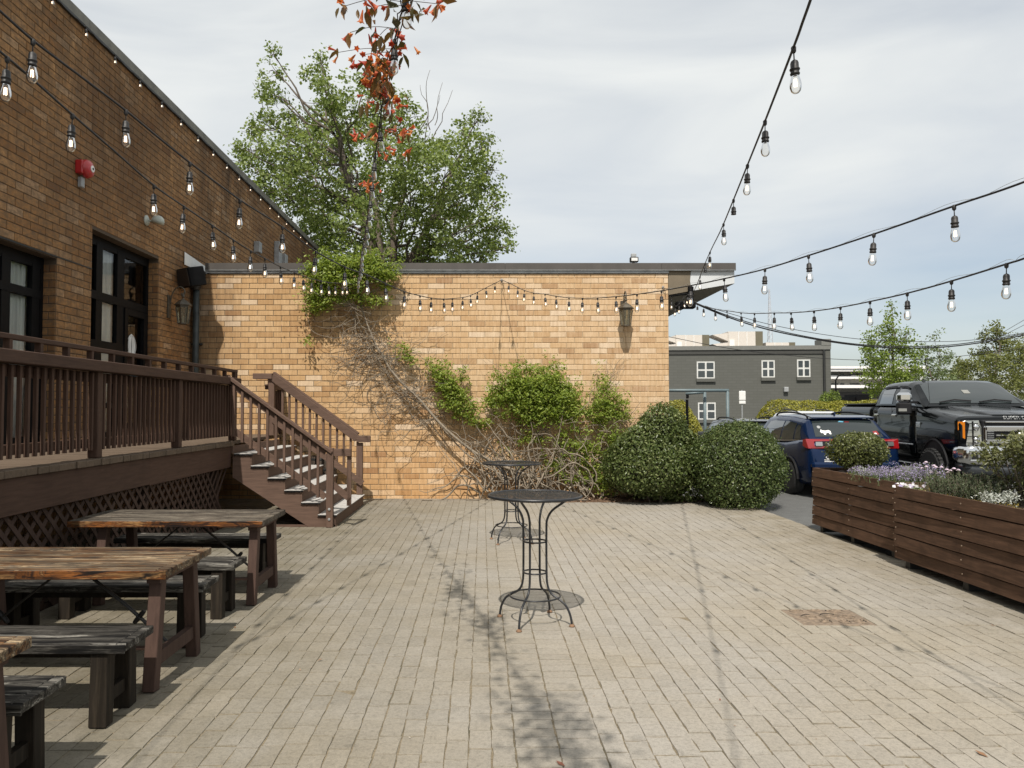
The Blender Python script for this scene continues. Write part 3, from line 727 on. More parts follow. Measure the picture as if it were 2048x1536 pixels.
# --- wall lanterns
M_BRONZE = simple('aged_bronze', (0.085, 0.072, 0.052), 0.5, metal=0.3, var=0.4, nscale=14)
M_LGLASS = glass('lantern_glass', (0.80, 0.76, 0.62), 1.5, 0.30, (0.28, 0.25, 0.17), 0.15)
def lantern(name, label, loc, rz):
    t = thing(name, label, 'lantern', loc, rz, 'bronze wall lanterns')       # local: wall at y=0, lantern at y=-0.26
    def P(mb, n, m, sm=False):
        me = mb.mesh(n, sm); me.materials.append(m); return inst(n, me, t)
    P(MB().cbox(-0.055, 0.055, -0.03, 0.0, -0.30, 0.10, 0.006), 'back_plate', M_BRONZE)
    arc = [(0, -0.03, -0.05), (0, -0.06, 0.10), (0, -0.12, 0.21), (0, -0.20, 0.245), (0, -0.27, 0.20), (0, -0.285, 0.13), (0, -0.24, 0.10), (0, -0.225, 0.14)]
    P(MB().tube(spline(arc, 5), 0.012, 8), 'scroll_arm', M_BRONZE, True)
    c = Matrix.Translation((0, -0.26, 0))
    P(MB().lathe([(0.03, 0.02), (0.012, 0.05), (0.028, 0.075), (0.018, 0.11), (0.008, 0.15)], 8, c), 'finial', M_BRONZE)
    P(MB().lathe([(0.145, -0.085), (0.15, -0.07), (0.10, -0.02), (0.06, 0.01), (0.03, 0.025)], 6, c), 'hood', M_BRONZE)
    P(MB().lathe([(0.12, -0.115), (0.125, -0.087)], 6, c), 'collar', M_BRONZE)
    bod = P(MB().lathe([(0.082, -0.385), (0.118, -0.116)], 6, c), 'glass', M_LGLASS)
    fr = MB()
    for k in range(6):
        a = 2*math.pi*k/6; fr.bar((0.085*math.cos(a), -0.26+0.085*math.sin(a), -0.39), (0.121*math.cos(a), -0.26+0.121*math.sin(a), -0.115), 0.014, 0.014)
    P(fr, 'frame', M_BRONZE)
    P(MB().lathe([(0.05, -0.41), (0.09, -0.40), (0.088, -0.384)], 6, c), 'base', M_BRONZE)
    P(MB().tube([(0, -0.26, -0.38), (0, -0.26, -0.26)], 0.014, 8), 'candle', M_WHITE)
    return t
pl = AY(1252, 652, YB-0.26)
lantern('wall_lantern', 'bronze carriage lantern on the sunlit brick wall left of the canopy', (pl.x, YB, pl.z+0.40), 0)
pl = AX(366, 648, XL+0.26)
lantern('wall_lantern', 'bronze carriage lantern on the shaded brick wall beside the rain pipe', (XL, pl.y, pl.z+0.40), R(90))
b = MB(); p = AY(1252, 655, YB-0.01); b.tube(spline([(p.x-0.05, YB-0.006, p.z+0.02), (p.x-0.02, YB-0.008, p.z-0.12), (p.x+0.01, YB-0.006, p.z-0.30), (p.x+0.03, YB-0.006, p.z-0.45)], 4), 0.003, 5)
tag(b.build('lamp_cable', simple('cable_tan', (0.35, 0.24, 0.15), 0.7)), 'thin tan cable hanging on the wall below the sunlit lantern', 'cable')
# --- small fittings on the left wall
p = AX(160, 338, XL)
fa = thing('alarm_bell', 'red fire alarm bell on the tall brick wall', 'alarm bell', (XL, p.y, p.z))
M_RED = simple('red_enamel', (0.42, 0.018, 0.022), 0.35, var=0.1, coat=0.4)
RX = Matrix.Translation((XL, p.y, p.z)) @ Matrix.Rotation(R(90), 4, 'Y')
MB().cbox(XL, XL+0.10, p.y-0.13, p.y-0.03, p.z-0.09, p.z+0.09, 0.01).build('back_box', M_RED, fa)
MB().lathe([(0.10, 0.06), (0.125, 0.07), (0.125, 0.10), (0.11, 0.14), (0.07, 0.165), (0.02, 0.17)], 24, RX).build('gong', M_RED, fa, True)
MB().lathe([(0.045, 0.168), (0.045, 0.176), (0.01, 0.178)], 20, RX).build('white_disc', M_WHITE, fa)
MB().lathe([(0.016, 0.177), (0.016, 0.182), (0.004, 0.184)], 10, RX).build('nut', M_BLACK, fa)
MB().cbox(XL, XL+0.06, p.y-0.06, p.y+0.02, p.z-0.26, p.z-0.12, 0.008).build('conduit_box', M_GREYM, fa)
p = AX(292, 441, XL)
wl_ = thing('wall_spotlight', 'small pale grey spotlight bracketed to the tall brick wall above the window', 'spotlight', (XL, p.y, p.z))
M_PALE = simple('pale_grey_paint', (0.42, 0.45, 0.40), 0.5, var=0.1)
MB().lathe([(0.085, 0), (0.085, 0.02), (0.03, 0.035)], 16, Matrix.Translation((XL, p.y, p.z)) @ Matrix.Rotation(R(90), 4, 'Y')).build('base_plate', M_PALE, wl_, True)
MB().tube([(XL+0.03, p.y, p.z), (XL+0.10, p.y, p.z-0.01)], 0.014, 8).build('arm', M_PALE, wl_)
MB().lathe([(0.10, -0.045), (0.10, 0.0), (0.085, 0.045), (0.045, 0.075), (0.01, 0.082)], 16, Matrix.Translation((XL+0.19, p.y+0.01, p.z)) @ Matrix.Rotation(R(12), 4, 'Y')).build('hood', M_PALE, wl_, True)
for (u, v, w_, h_, nm) in ((510, 495, 0.22, 0.26, 'grey junction box high on the tall wall, nearest of three'), (551, 508, 0.30, 0.62, 'tall grey meter cabinet on the brick wall above the low roof'), (563, 520, 0.28, 0.30, 'small grey box beside the tall meter cabinet on the wall')):
    p = AX(u, v, XL); o = MB().cbox(XL+0.001, XL+0.14, p.y-w_/2, p.y+w_/2, p.z-h_/2, p.z+h_/2, 0.01).build('utility_box', M_GREYM, None, False, Vector((XL, p.y, p.z-h_/2))); tag(o, nm, 'utility box', 'utility boxes on the tall wall')
# floodlight on the low roof
p = AY(1267, 528, 14.6)
fl = thing('roof_floodlight', 'small floodlight on a short post on the low roof edge', 'floodlight', (p.x, 14.6, zf2))
MB().tube([(p.x, 14.6, zf2), (p.x, 14.6, zf2+0.2)], 0.025, 8).build('post', M_GREYM, fl)
MB().cbox(p.x-0.08, p.x+0.08, 14.50, 14.60, zf2+0.13, zf2+0.23, 0.01, 0.5).build('lamp_head', M_DARKGR, fl)
MB().box(p.x-0.06, p.x+0.06, 14.494, 14.499, zf2+0.15, zf2+0.21).build('lens', M_WHITE, fl)
MB().cbox(p.x-0.05, p.x+0.05, 14.56, 14.62, zf2+0.235, zf2+0.31, 0.01).build('sensor', M_GREYM, fl)
# ------------------------------------------------------------------ raised deck with railing and lattice
XD = -3.56                                                    # front face of the deck
YD0, YD1 = 2.0, G(674.8, 1054, pt).y                           # deck runs from behind the frame to the stairs
DK = thing('deck', 'raised dark brown timber deck with railing and lattice skirt along the left wall', 'deck', (XD, 7, 0))
z0 = DZ-0.06
b_w = 0.138
x_ = XL+0.01
nb = int((YB-YD0)/0.142)
dbm = None
for i in range(nb):                                           # deck boards, laid across
    y = YD0+i*0.142
    end = XD+0.035 if y < YD1+0.02 else -3.70
    mb = MB().cbox(XL+0.012, end+rng.uniform(-0.008, 0.008), y, y+b_w, z0, DZ+rng.uniform(-0.003, 0.002), 0.005); mb.build('floor_board', M_FLOORB, DK)
zfb = 0.885
for (ya, yb, dx) in ((YD0, 5.35, 0), (5.353, 8.05, 0.004), (8.053, YD1+0.01, 0)): MB().cbox(XD-0.03, XD+dx, ya, yb, zfb+(0.012 if dx else 0), z0-0.003, 0.004).build('fascia_board', M_DECK, DK)
# lattice skirt
LX = XD-0.055
lm = {}
def slat(yc, sgn, X):
    h = zfb+0.02; L = h*1.4142
    key = sgn
    if key not in lm:
        m = MB(); m.bar((0, -sgn*h/2, 0.02), (0, sgn*h/2, h+0.0), 0.042, 0.007, up=(1, 0, 0)); me = m.mesh('slat'); me.materials.append(M_LATT); lm[key] = me
    inst('lattice_slat', lm[key], DK, Vector((X, yc, pt))-wpos(DK))
y = YD0+0.3
while y < YD1-0.25:
    slat(y, -1, LX); slat(y+0.05, 1, LX-0.008); y += 0.165
MB().box(LX-0.03, LX-0.014, YD0, YD1, pt, pt+0.05).build('skirt_rail', M_LATT, DK)
for yy in (3.0, 5.6, 8.2, 10.4): MB().box(LX-0.16, LX-0.06, yy, yy+0.1, 0.02, z0-0.005).build('under_post', M_LATT, DK)
# railing
posts = [AX(u, 800, XD-0.06).y for u in (195, 357, 468)]
posts = [posts[0]-1.93]+posts
posts = [posts[0]-1.93]+posts
for y in posts: MB().cbox(XD-0.125, XD-0.03, y-0.048, y+0.048, DZ+0.003, 2.055, 0.006).build('post', M_DECKZ, DK)
yr0, yr1 = YD0, posts[-1]+0.085
MB().cbox(XD-0.14, XD+0.02, yr0, yr1, 2.055, 2.155, 0.006).build('top_rail', M_DECK, DK)
MB().cbox(XD-0.085, XD-0.025, yr0, yr1-0.03, 2.238, 2.278, 0.004).build('upper_rail', M_DECK, DK)
y = yr0+0.1
while y < yr1: MB().box(XD-0.08, XD-0.03, y-0.02, y+0.02, 2.156, 2.237).build('rail_spacer', M_DECKZ, DK); y += 0.40
MB().box(XD-0.08, XD-0.03, yr1-0.075, yr1-0.032, 2.156, 2.237).build('rail_spacer', M_DECKZ, DK)
MB().cbox(XD-0.125, XD-0.09, yr0, yr1-0.09, DZ+0.10, DZ+0.185, 0.004).build('bottom_rail', M_DECK, DK)
MB().cbox(XD-0.125, XD-0.09, yr0, yr1-0.09, 1.955, 2.05, 0.004).build('inner_top_rail', M_DECK, DK)
bm_ = MB(); bm_.prism([(-0.018, -0.018, 0), (0.018, -0.018, 0.022), (0.018, 0.018, 0.022), (-0.018, 0.018, 0)], (0, 0, 0.005)); 
bm_ = MB().cbox(-0.016, 0.016, -0.015, 0.015, 0.02, 0.745, 0.003); bme = bm_.mesh('baluster'); bme.materials.append(M_DECKZ)
y = yr0+0.06
while y < posts[-1]-0.05:
    if min(abs(y-p) for p in posts) > 0.065: inst('baluster', bme, DK, Vector((XD-0.07, y, DZ+0.055))-wpos(DK))
    y += 0.109
# short railing between stairs and wall
ys1 = 13.12
for (ya,) in ((ys1+0.10,),):
    MB().cbox(-3.84, -3.68, ya, YB-0.05, 2.055, 2.145, 0.005).build('top_rail', M_DECK, DK); MB().box(-3.80, -3.74, ya+0.01, YB-0.06, 2.25, 2.285).build('upper_rail', M_DECK, DK)
    for k in range(4): yk = ya+0.03+(YB-ya-0.14)*k/3; MB().box(-3.80, -3.745, yk, yk+0.04, 2.146, 2.249).build('rail_spacer', M_DECKZ, DK)
    for k in range(7): yk = ya+0.06+k*0.109; inst('baluster', bme, DK, Vector((-3.76, yk, DZ+0.055))-wpos(DK))
    MB().cbox(-3.80, -3.72, YB-0.14, YB-0.06, DZ+0.003, 2.054, 0.005).build('post', M_DECKZ, DK)

# ------------------------------------------------------------------ stairs down to the patio
ST = thing('stairs', 'brown timber steps with grey treads and handrails leading down from the deck', 'stairs', (-2.9, 12, pt))
NS = 6; rise = (DZ-pt)/7; run = 0.238
ys0 = YD1; X0 = XD+0.04
treads = []
for i in range(NS):
    zt = DZ-rise*(i+1); xa = X0+i*run; xb = xa+run+0.03
    MB().cbox(xa, xb, ys0-0.012, ys1, zt-0.036, zt-0.004, 0.004).build('tread', M_DECKX, ST)
    pd = MB(); n = 14                                          # grey non-slip pad with a frayed front edge
    pts = [(xa+0.01, ys0-0.02), (xb+0.012, ys0-0.02)]
    pd.box(xa+0.012, xb+0.012, ys0-0.02, ys1-0.01, zt-0.0035, zt+0.006)
    for k in range(n):
        xx = xa+0.012+(xb-xa)*k/n; pd.add([(xx, ys0-0.0205, zt+0.004), (xx+(xb-xa)/n, ys0-0.0205, zt+0.004), (xx+(xb-xa)/n*0.85, ys0-0.0215, zt-0.018), (xx+(xb-xa)/n*0.15, ys0-0.0215, zt-0.018)], [(0, 3, 2, 1)])
    po = pd.build('tread_pad', M_TREAD, ST)
    fr = MB()
    for k in range(n): xx = xa+0.012+(xb-xa)*k/n; fr.add([(xx, ys0-0.0225, zt-0.002), (xx+(xb-xa)/n, ys0-0.0225, zt-0.002), (xx+(xb-xa)/n*0.75, ys0-0.024, zt-0.024-rng.uniform(0, 0.012)), (xx+(xb-xa)/n*0.25, ys0-0.024, zt-0.024-rng.uniform(0, 0.012))], [(0, 3, 2, 1)])
    fr.build('frayed_edge', M_BLACK, po)
    zn = DZ-rise*(i+2)
    MB().box(xb-0.045, xb-0.012, ys0+0.002, ys1-0.004, max(zn, pt)+0.002, zt-0.038).build('riser', M_DECKX, ST)
MB().box(X0-0.045, X0-0.012, ys0+0.002, ys1-0.004, DZ-rise+0.002, z0-0.002).build('riser', M_DECKX, ST)
for yk in (ys0-0.002, ys1-0.045):                               # saw-tooth stringers
    prof = [(X0-0.01, DZ-rise-0.04)]
    for i in range(NS):
        zt = DZ-rise*(i+1)-0.04; xa = X0+i*run
        prof += [(xa+run, zt), (xa+run, zt-rise)] if i < NS-1 else [(xa+run, zt), (xa+run, pt+0.002)]
    prof += [(X0+NS*run-0.36, pt+0.002), (X0-0.01, DZ-rise-0.04-0.29)]
    MB().prism([(x, yk, z) for x, z in prof], (0, 0.042, 0)).build('stringer', M_DECKX, ST)
    MB().box(X0+0.02, X0+NS*run+0.03, yk+0.004, yk+0.038, pt+0.001, pt+0.03).build('sole_plate', M_DECKX, ST) if yk < 12 else None
sl = -rise/run
def stair_rail(y, near):
    """one handrail: sloping top and bottom rails, balusters, end posts"""
    xb0, xb1 = X0-0.08, X0+NS*run-0.12
    zr = lambda x: DZ+0.865+(x-X0)*sl if near else DZ+0.92+(x-X0)*sl
    yo = -0.035 if near else 0.0
    if near:
        MB().bar((xb0, y+yo, zr(xb0)), (xb1+0.10, y+yo, zr(xb1+0.10)), 0.105, 0.042, c=0.004).build('handrail', M_DECKX, ST)
        MB().bar((xb0+0.06, y+yo+0.035, zr(xb0+0.06)-0.075), (xb1, y+yo+0.035, zr(xb1)-0.075), 0.034, 0.09).build('upper_rail', M_DECKX, ST)
        MB().bar((xb0+0.10, y+yo+0.035, zr(xb0+0.1)-0.70), (xb1, y+yo+0.035, zr(xb1)-0.70), 0.034, 0.085).build('lower_rail', M_DECKX, ST)
        for k in range(11):
            x = X0+0.0+k*0.119
            MB().cbox(x, x+0.036, y+yo-0.020, y+yo+0.016, zr(x)-0.79-0.0, zr(x)-0.055, 0.003).build('baluster', M_STAIRZ, ST)
        MB().cbox(xb1+0.02, xb1+0.115, y-0.062, y-0.005+0.03, pt+0.002, zr(xb1)-0.01, 0.005).build('newel_post', M_STAIRZ, ST)
        for zz in (0.12, 0.26): MB().lathe([(0.018, 0), (0.018, 0.012), (0.010, 0.014)], 10, Matrix.Translation((xb1+0.067, y-0.0625, pt+zz)) @ Matrix.Rotation(R(90), 4, 'X')).build('bolt', M_GREYM, ST)
        # level return at the foot
        MB().cbox(xb1+0.116, xb1+0.36, y-0.045, y-0.005, zr(xb1)-0.125, zr(xb1)-0.02, 0.004).build('return_rail', M_DECKX, ST)
        MB().cbox(xb1+0.30, xb1+0.36, y-0.005, y+0.04, pt+0.30, zr(xb1)-0.022, 0.004).build('return_post', M_STAIRZ, ST)
        MB().bar((xb1+0.10, y+0.0, pt+0.60), (xb1+0.34, y+0.0, pt+0.40), 0.034, 0.085).build('lower_rail', M_DECKX, ST)
    else:
        # broad flat cap with level returns at both ends, seen behind the near rail
        for dy, w_, dz in ((0.0, 0.05, 0.0), (0.12, 0.13, 0.075)):
            MB().bar((X0-0.14, y+dy, zr(X0-0.14)+dz), (xb1+0.04, y+dy, zr(xb1+0.04)+dz), w_, 0.12 if dy == 0 else 0.05, c=0.004).build('handrail', M_DECKX, ST)
        MB().cbox(X0-0.46, X0-0.13, y-0.05, y+0.06, zr(X0-0.14)-0.035, zr(X0-0.14)+0.06, 0.004).build('return_rail', M_DECKX, ST)
        MB().cbox(xb1+0.03, xb1+0.27, y-0.03, y+0.05, zr(xb1+0.04)-0.06, zr(xb1+0.04)+0.05, 0.004).build('return_rail', M_DECKX, ST)
        MB().bar((X0-0.10, y, zr(X0-0.1)-0.72), (xb1+0.14, y, zr(xb1+0.14)-0.70), 0.034, 0.10).build('lower_rail', M_DECKX, ST)
        for k in range(12):
            x = X0+0.02+k*0.119; MB().box(x, x+0.036, y+0.03, y+0.066, zr(x)-0.76, zr(x)-0.04).build('baluster', M_STAIRZ, ST)
        MB().cbox(X0-0.20, X0-0.10, y+0.0, y+0.09, DZ+0.003, zr(X0-0.15)-0.03, 0.005).build('newel_post', M_STAIRZ, ST)
        MB().cbox(xb1+0.03, xb1+0.13, y+0.02, y+0.11, pt+0.19, zr(xb1+0.1)-0.03, 0.005).build('newel_post', M_STAIRZ, ST)
stair_rail(ys0-0.02, True); stair_rail(ys1-0.10, False)
# barrel behind the steps
p = AY(643, 912, 13.62)
br = thing('barrel', 'dark oak barrel standing behind the steps against the brick wall', 'barrel', (p.x, 13.62, pt))
M_OAK = simple('old_oak', (0.055, 0.040, 0.028), 0.8, var=0.4, nscale=12)
hb = p.z-pt
for k in range(16):
    a0, a1 = 2*math.pi*k/16+0.02, 2*math.pi*(k+1)/16-0.02; s_ = MB(); prof = [(0.24, 0), (0.275, 0.25), (0.285, 0.5), (0.275, 0.75), (0.24, 1.0)]; vs = []
    for (r, zz) in prof:
        for a in (a0, a1): vs.append((p.x+r*math.cos(a), 13.62+r*math.sin(a), pt+zz*hb))
        for a in (a1, a0): vs.append((p.x+(r-0.03)*math.cos(a), 13.62+(r-0.03)*math.sin(a), pt+zz*hb))
    fs = [(0, 1, 2, 3), (16, 19, 18, 17)]
    for i in range(4):
        for j in range(4): fs.append((i*4+j, (i+1)*4+j, (i+1)*4+(j+1) % 4, i*4+(j+1) % 4))
    s_.add(vs, fs); s_.build('stave', M_OAK, br)
for zz, r in ((0.06, 0.252), (0.28, 0.282), (0.72, 0.282), (0.94, 0.252)): MB().lathe([(r, zz*hb-0.02), (r+0.004, zz*hb), (r, zz*hb+0.02)], 20, Matrix.Translation((p.x, 13.62, pt))).build('hoop', M_DARKGR, br)

# ------------------------------------------------------------------ trestle tables and benches
def m_oldwood(name, stops, scale=1.0, dark=0.25):
    """weathered varnished boards: grain along x, peeling film in ragged patches"""
    t = NT(name); r = t.rnd()
    mp_ = t.node('ShaderNodeMapping'); mp_.inputs['Scale'].default_value = (1.0*scale, 8, 8); g = t.n.new('ShaderNodeNewGeometry'); cmb = t.node('ShaderNodeCombineXYZ'); t.link(t.math('MULTIPLY', r, 7.0), cmb.inputs[0]); t.link(t.math('MULTIPLY', r, 3.0), cmb.inputs[1])
    va = t.node('ShaderNodeVectorMath', operation='ADD'); t.link(g.outputs['Position'], va.inputs[0]); t.link(cmb.outputs[0], va.inputs[1]); t.link(va.outputs[0], mp_.inputs['Vector'])
    a = t.noise(mp_.outputs[0], 1.6, 7, 0.62, 1.2); b = t.noise(t.coords('World', (3, 90, 90)), 1.0, 4, 0.7); w = t.noise(t.coords('World', (2.2, 5, 5)), 1.0, 4, 0.6)
    h = t.math('ADD', a, t.math('MULTIPLY', t.math('SUBTRACT', b, 0.5), 0.22))
    c = t.ramp(h, stops); c = t.mix(0.7, c, t.ramp(b, [(0.36, dark), (0.52, 1.0), (0.66, 1.35)]), 'MULTIPLY'); c = t.mix(0.7, c, t.ramp(w, [(0.40, 0.30), (0.62, 1.0)]), 'MULTIPLY')
    t.col(c); t.set(Roughness=0.7); t.b.inputs['Specular IOR Level'].default_value = 0.25; t.bump(t.math('ADD', a, b), 0.7, 0.004); return t.m
M_WOODA = m_oldwood('table_wood_grey', [(0.34, (0.012, 0.009, 0.007)), (0.42, (0.060, 0.045, 0.032)), (0.48, (0.16, 0.135, 0.105)), (0.52, (0.075, 0.058, 0.042)), (0.57, (0.23, 0.20, 0.155)), (0.63, (0.11, 0.085, 0.06)), (0.70, (0.34, 0.30, 0.24))])
M_WOODB = m_oldwood('table_wood_amber', [(0.34, (0.016, 0.010, 0.007)), (0.41, (0.085, 0.042, 0.019)), (0.46, (0.20, 0.105, 0.042)), (0.50, (0.155, 0.128, 0.092)), (0.54, (0.060, 0.034, 0.019)), (0.58, (0.44, 0.33, 0.20)), (0.62, (0.165, 0.115, 0.070)), (0.70, (0.26, 0.155, 0.070))], 0.8)
M_EDGE = m_oldwood('table_edge_amber', [(0.36, (0.010, 0.006, 0.004)), (0.45, (0.045, 0.018, 0.008)), (0.50, (0.24, 0.085, 0.018)), (0.54, (0.07, 0.026, 0.010)), (0.60, (0.36, 0.19, 0.07)), (0.68, (0.02, 0.012, 0.007))], 1.6)
M_BENCH = m_oldwood('bench_wood_black', [(0.36, (0.006, 0.0055, 0.005)), (0.45, (0.026, 0.023, 0.019)), (0.51, (0.10, 0.092, 0.078)), (0.55, (0.018, 0.016, 0.013)), (0.60, (0.32, 0.30, 0.26)), (0.66, (0.045, 0.039, 0.032))], 0.9)
M_BLEG = m_paintwood('bench_leg_dark', (0.018, 0.0135, 0.009), 0.4, 'z', 2.6); M_TLEG = m_paintwood('table_leg_brown', (0.070, 0.042, 0.032), 0.3, 'z')
M_ROD = simple('black_rod', (0.012, 0.011, 0.010), 0.5)
TZ, BZ = 0.715, 0.435                                          # heights above the paving
TX0, TX1 = -3.50, -1.85
def table(y0, y1, label, mt, me_, x1):
    t = thing('picnic_table', label, 'table', ((TX0+x1)/2, (y0+y1)/2, pt), 0, 'weathered trestle tables'); z = pt+TZ; n = 6; w = (y1-y0)/n
    for k in range(n): MB().cbox(TX0+rng.uniform(0, 0.006), x1-0.062, y0+k*w+0.0015, y0+(k+1)*w-0.0015, z-0.046, z+rng.uniform(-0.0015, 0.0015), 0.004).build('plank', mt, t)
    MB().cbox(x1-0.06, x1, y0+0.001, y1-0.001, z-0.0465, z+0.0005, 0.004).build('end_board', mt, t)
    MB().cbox(TX0, x1, y0-0.010, y0-0.0005, z-0.052, z-0.002, 0.003).build('front_edge', me_, t)
    for X in (x1-0.10, TX0+0.25):
        for (ya, yb) in ((y0+0.13, y0+0.045), (y1-0.13, y1-0.045)): MB().bar((X, ya, z-0.047), (X, yb, pt+0.002), 0.075, 0.075, up=(1, 0, 0), c=0.004).build('leg', M_TLEG, t)
        MB().box(X-0.022, X+0.022, y0+0.09, y1-0.09, pt+0.13, pt+0.21).build('foot_rail', M_TLEG, t)
        MB().box(X-0.04, X+0.04, y0+0.06, y1-0.06, z-0.090, z-0.049).build('bearer', M_TLEG, t)
    ym = (y0+y1)/2
    for sx, X in ((1, x1-0.10), (-1, TX0+0.25)):
        for dy in (-0.012, 0.012): MB().tube([(X-sx*0.62, ym+dy*0.3, z-0.05), (X-sx*0.30, ym+dy, z-0.30), (X-sx*0.02, ym+dy*0.3, pt+0.17)], 0.007, 6).build('brace_rod', M_ROD, t)
        MB().lathe([(0.012, -0.05), (0.016, -0.03), (0.016, 0.03), (0.012, 0.05)], 8, Matrix.Translation((X-sx*0.22, ym, z-0.37)) @ Matrix.Rotation(R(40)*sx, 4, 'Y')).build('turnbuckle', M_ROD, t)
    MB().tube([(TX0+0.25, ym, pt+0.15), (x1-0.10, ym, pt+0.15)], 0.014, 8).build('stretcher', M_TLEG, t)
    return t
def bench(y0, y1, label, x1):
    t = thing('bench', label, 'bench', ((TX0+x1)/2, (y0+y1)/2, pt), 0, 'dark weathered benches'); z = pt+BZ; w = (y1-y0)/3
    for k in range(3): MB().cbox(TX0+rng.uniform(0, 0.01), x1-0.05, y0+k*w+0.0015, y0+(k+1)*w-0.0015, z-0.042, z+rng.uniform(-0.002, 0.002), 0.004).build('plank', M_BENCH, t)
    MB().cbox(x1-0.048, x1, y0+0.001, y1-0.001, z-0.043, z, 0.004).build('end_board', M_BENCH, t)
    MB().cbox(TX0, x1, y0-0.012, y0-0.0005, z-0.050, z-0.004, 0.003).build('front_edge', M_BENCH, t)
    for X in (x1-0.14, TX0+0.2):
        for (ya, yb) in ((y0+0.05, y0+0.035), (y1-0.05, y1-0.035)): MB().bar((X, ya, z-0.044), (X, yb, pt+0.002), 0.085, 0.09, up=(1, 0, 0), c=0.004).build('leg', M_BLEG, t)
        MB().box(X-0.02, X+0.02, y0+0.08, y1-0.08, pt+0.10, pt+0.17).build('foot_rail', M_BLEG, t)
    MB().box(TX0+0.2, x1-0.14, (y0+y1)/2-0.02, (y0+y1)/2+0.02, z-0.12, z-0.045).build('apron', M_BLEG, t)
    return t
def yz(u, v, z): return G(u, v, pt+z).y
table(6.36, 7.10, 'weathered grey-brown trestle table standing farthest back, nearest the steps', M_WOODA, M_EDGE, -1.855)
table(4.42, 5.16, 'trestle table with peeling amber varnish in the middle of the row', M_WOODB, M_EDGE, -1.85)
table(2.42, 3.15, 'trestle table cut off by the lower left corner of the picture', M_WOODB, M_EDGE, -1.87)
bench(7.17, 7.47, 'dark bench behind the farthest trestle table', -1.99)
bench(5.97, 6.29, 'brown-black bench on the near side of the farthest trestle table', -1.96)
bench(5.26, 5.57, 'dark bench behind the middle amber trestle table', -1.94)
bench(3.95, 4.29, 'black and grey bench on the near side of the middle amber table', -1.86)
bench(3.16, 3.49, 'black peeling bench nearest the camera at the lower left', -1.91)

# ------------------------------------------------------------------ round wire bar tables
def m_mesh():
    """fine perforated sheet: real round holes in the sheet's own plane"""
    t = NT('perforated_sheet'); tcn = t.n.new('ShaderNodeTexCoord'); v = t.node('ShaderNodeVectorMath', operation='SCALE'); t.link(tcn.outputs['Object'], v.inputs[0]); v.inputs['Scale'].default_value = 1/0.006
    fr = t.node('ShaderNodeVectorMath', operation='FRACTION'); t.link(v.outputs[0], fr.inputs[0]); sb_ = t.node('ShaderNodeVectorMath', operation='SUBTRACT'); t.link(fr.outputs[0], sb_.inputs[0]); sb_.inputs[1].default_value = (0.5, 0.5, 0.5)
    s = t.node('ShaderNodeSeparateXYZ'); t.link(sb_.outputs[0], s.inputs[0])
    d = t.math('SQRT', t.math('ADD', t.math('POWER', s.outputs[0], 2.0), t.math('POWER', s.outputs[1], 2.0)))
    hole = t.math('LESS_THAN', d, 0.46)
    t.col((0.018, 0.019, 0.020)); t.set(Roughness=0.5)
    tr = t.node('ShaderNodeBsdfTransparent'); ms = t.node('ShaderNodeMixShader'); t.link(hole, ms.inputs[0]); t.link(t.b.outputs[0], ms.inputs[1]); t.link(tr.outputs[0], ms.inputs[2]); t.link(ms.outputs[0], t.out.inputs[0])
    return t.m
M_MESH = m_mesh(); M_IRON = simple('black_powder_coat', (0.016, 0.017, 0.019), 0.38, var=0.25, nscale=20)
M_FOOT = simple('rusty_foot', (0.20, 0.115, 0.065), 0.85, var=0.4, nscale=40)
def bar_table(label, p, rz, k=1.0):
    t = thing('bar_table', label, 'bar table', (p.x, p.y, pt), rz, 'round wire bar tables')
    def P(mb, n, m, sm=True, par=None):
        me = mb.mesh(n, sm); me.materials.append(m); return inst(n, me, par or t)
    hT, rT = 0.985*k, 0.362
    top = MB(); n = 48
    for zz in (0.0, -0.0011, -0.0022, -0.0033): top.add([(rT*math.cos(2*math.pi*i/n), rT*math.sin(2*math.pi*i/n), hT+zz) for i in range(n)], [tuple(range(n))])
    tp = P(top, 'table_top', M_MESH, False)
    rim = MB(); rim.tube([(rT*math.cos(2*math.pi*i/n), rT*math.sin(2*math.pi*i/n), hT-0.006) for i in range(n+1)], 0.0125, 8, False); P(rim, 'rim', M_IRON, par=tp)
    for i in range(4):
        a = math.pi/4+i*math.pi/2; c_, s_ = math.cos(a), math.sin(a)
        pr = [(0.275, hT-0.018), (0.225, hT-0.055), (0.145, hT-0.115), (0.105, hT-0.185), (0.098, hT-0.27), (0.098, 0.42), (0.105, 0.30), (0.135, 0.235), (0.20, 0.195), (0.255, 0.155), (0.292, 0.085), (0.305, 0.012)]
        P(MB().tube(spline([(r*c_, r*s_, z) for r, z in pr], 4), 0.0092, 8), 'leg', M_IRON)
        P(MB().lathe([(0.022, 0.0), (0.024, 0.006), (0.014, 0.014), (0.010, 0.02)], 10, Matrix.Translation((0.305*c_, 0.305*s_, 0.001))), 'foot', M_FOOT)
    for r, z in ((0.091, hT-0.36), (0.091, 0.385), (0.198, 0.205)):
        P(MB().tube([(r*math.cos(2*math.pi*i/32), r*math.sin(2*math.pi*i/32), z) for i in range(33)], 0.0065, 6, False), 'ring', M_IRON)
    return t
pa = (G(991, 1247, pt)+G(1048, 1224, pt)+G(1096, 1265, pt)+G(1146, 1239, pt))/4
bar_table('round black wire bar table standing nearest the camera', pa, R(18))
pb = G(1023, 1083, pt)
bar_table('round black wire bar table standing farther back by the creeper', pb, R(10))
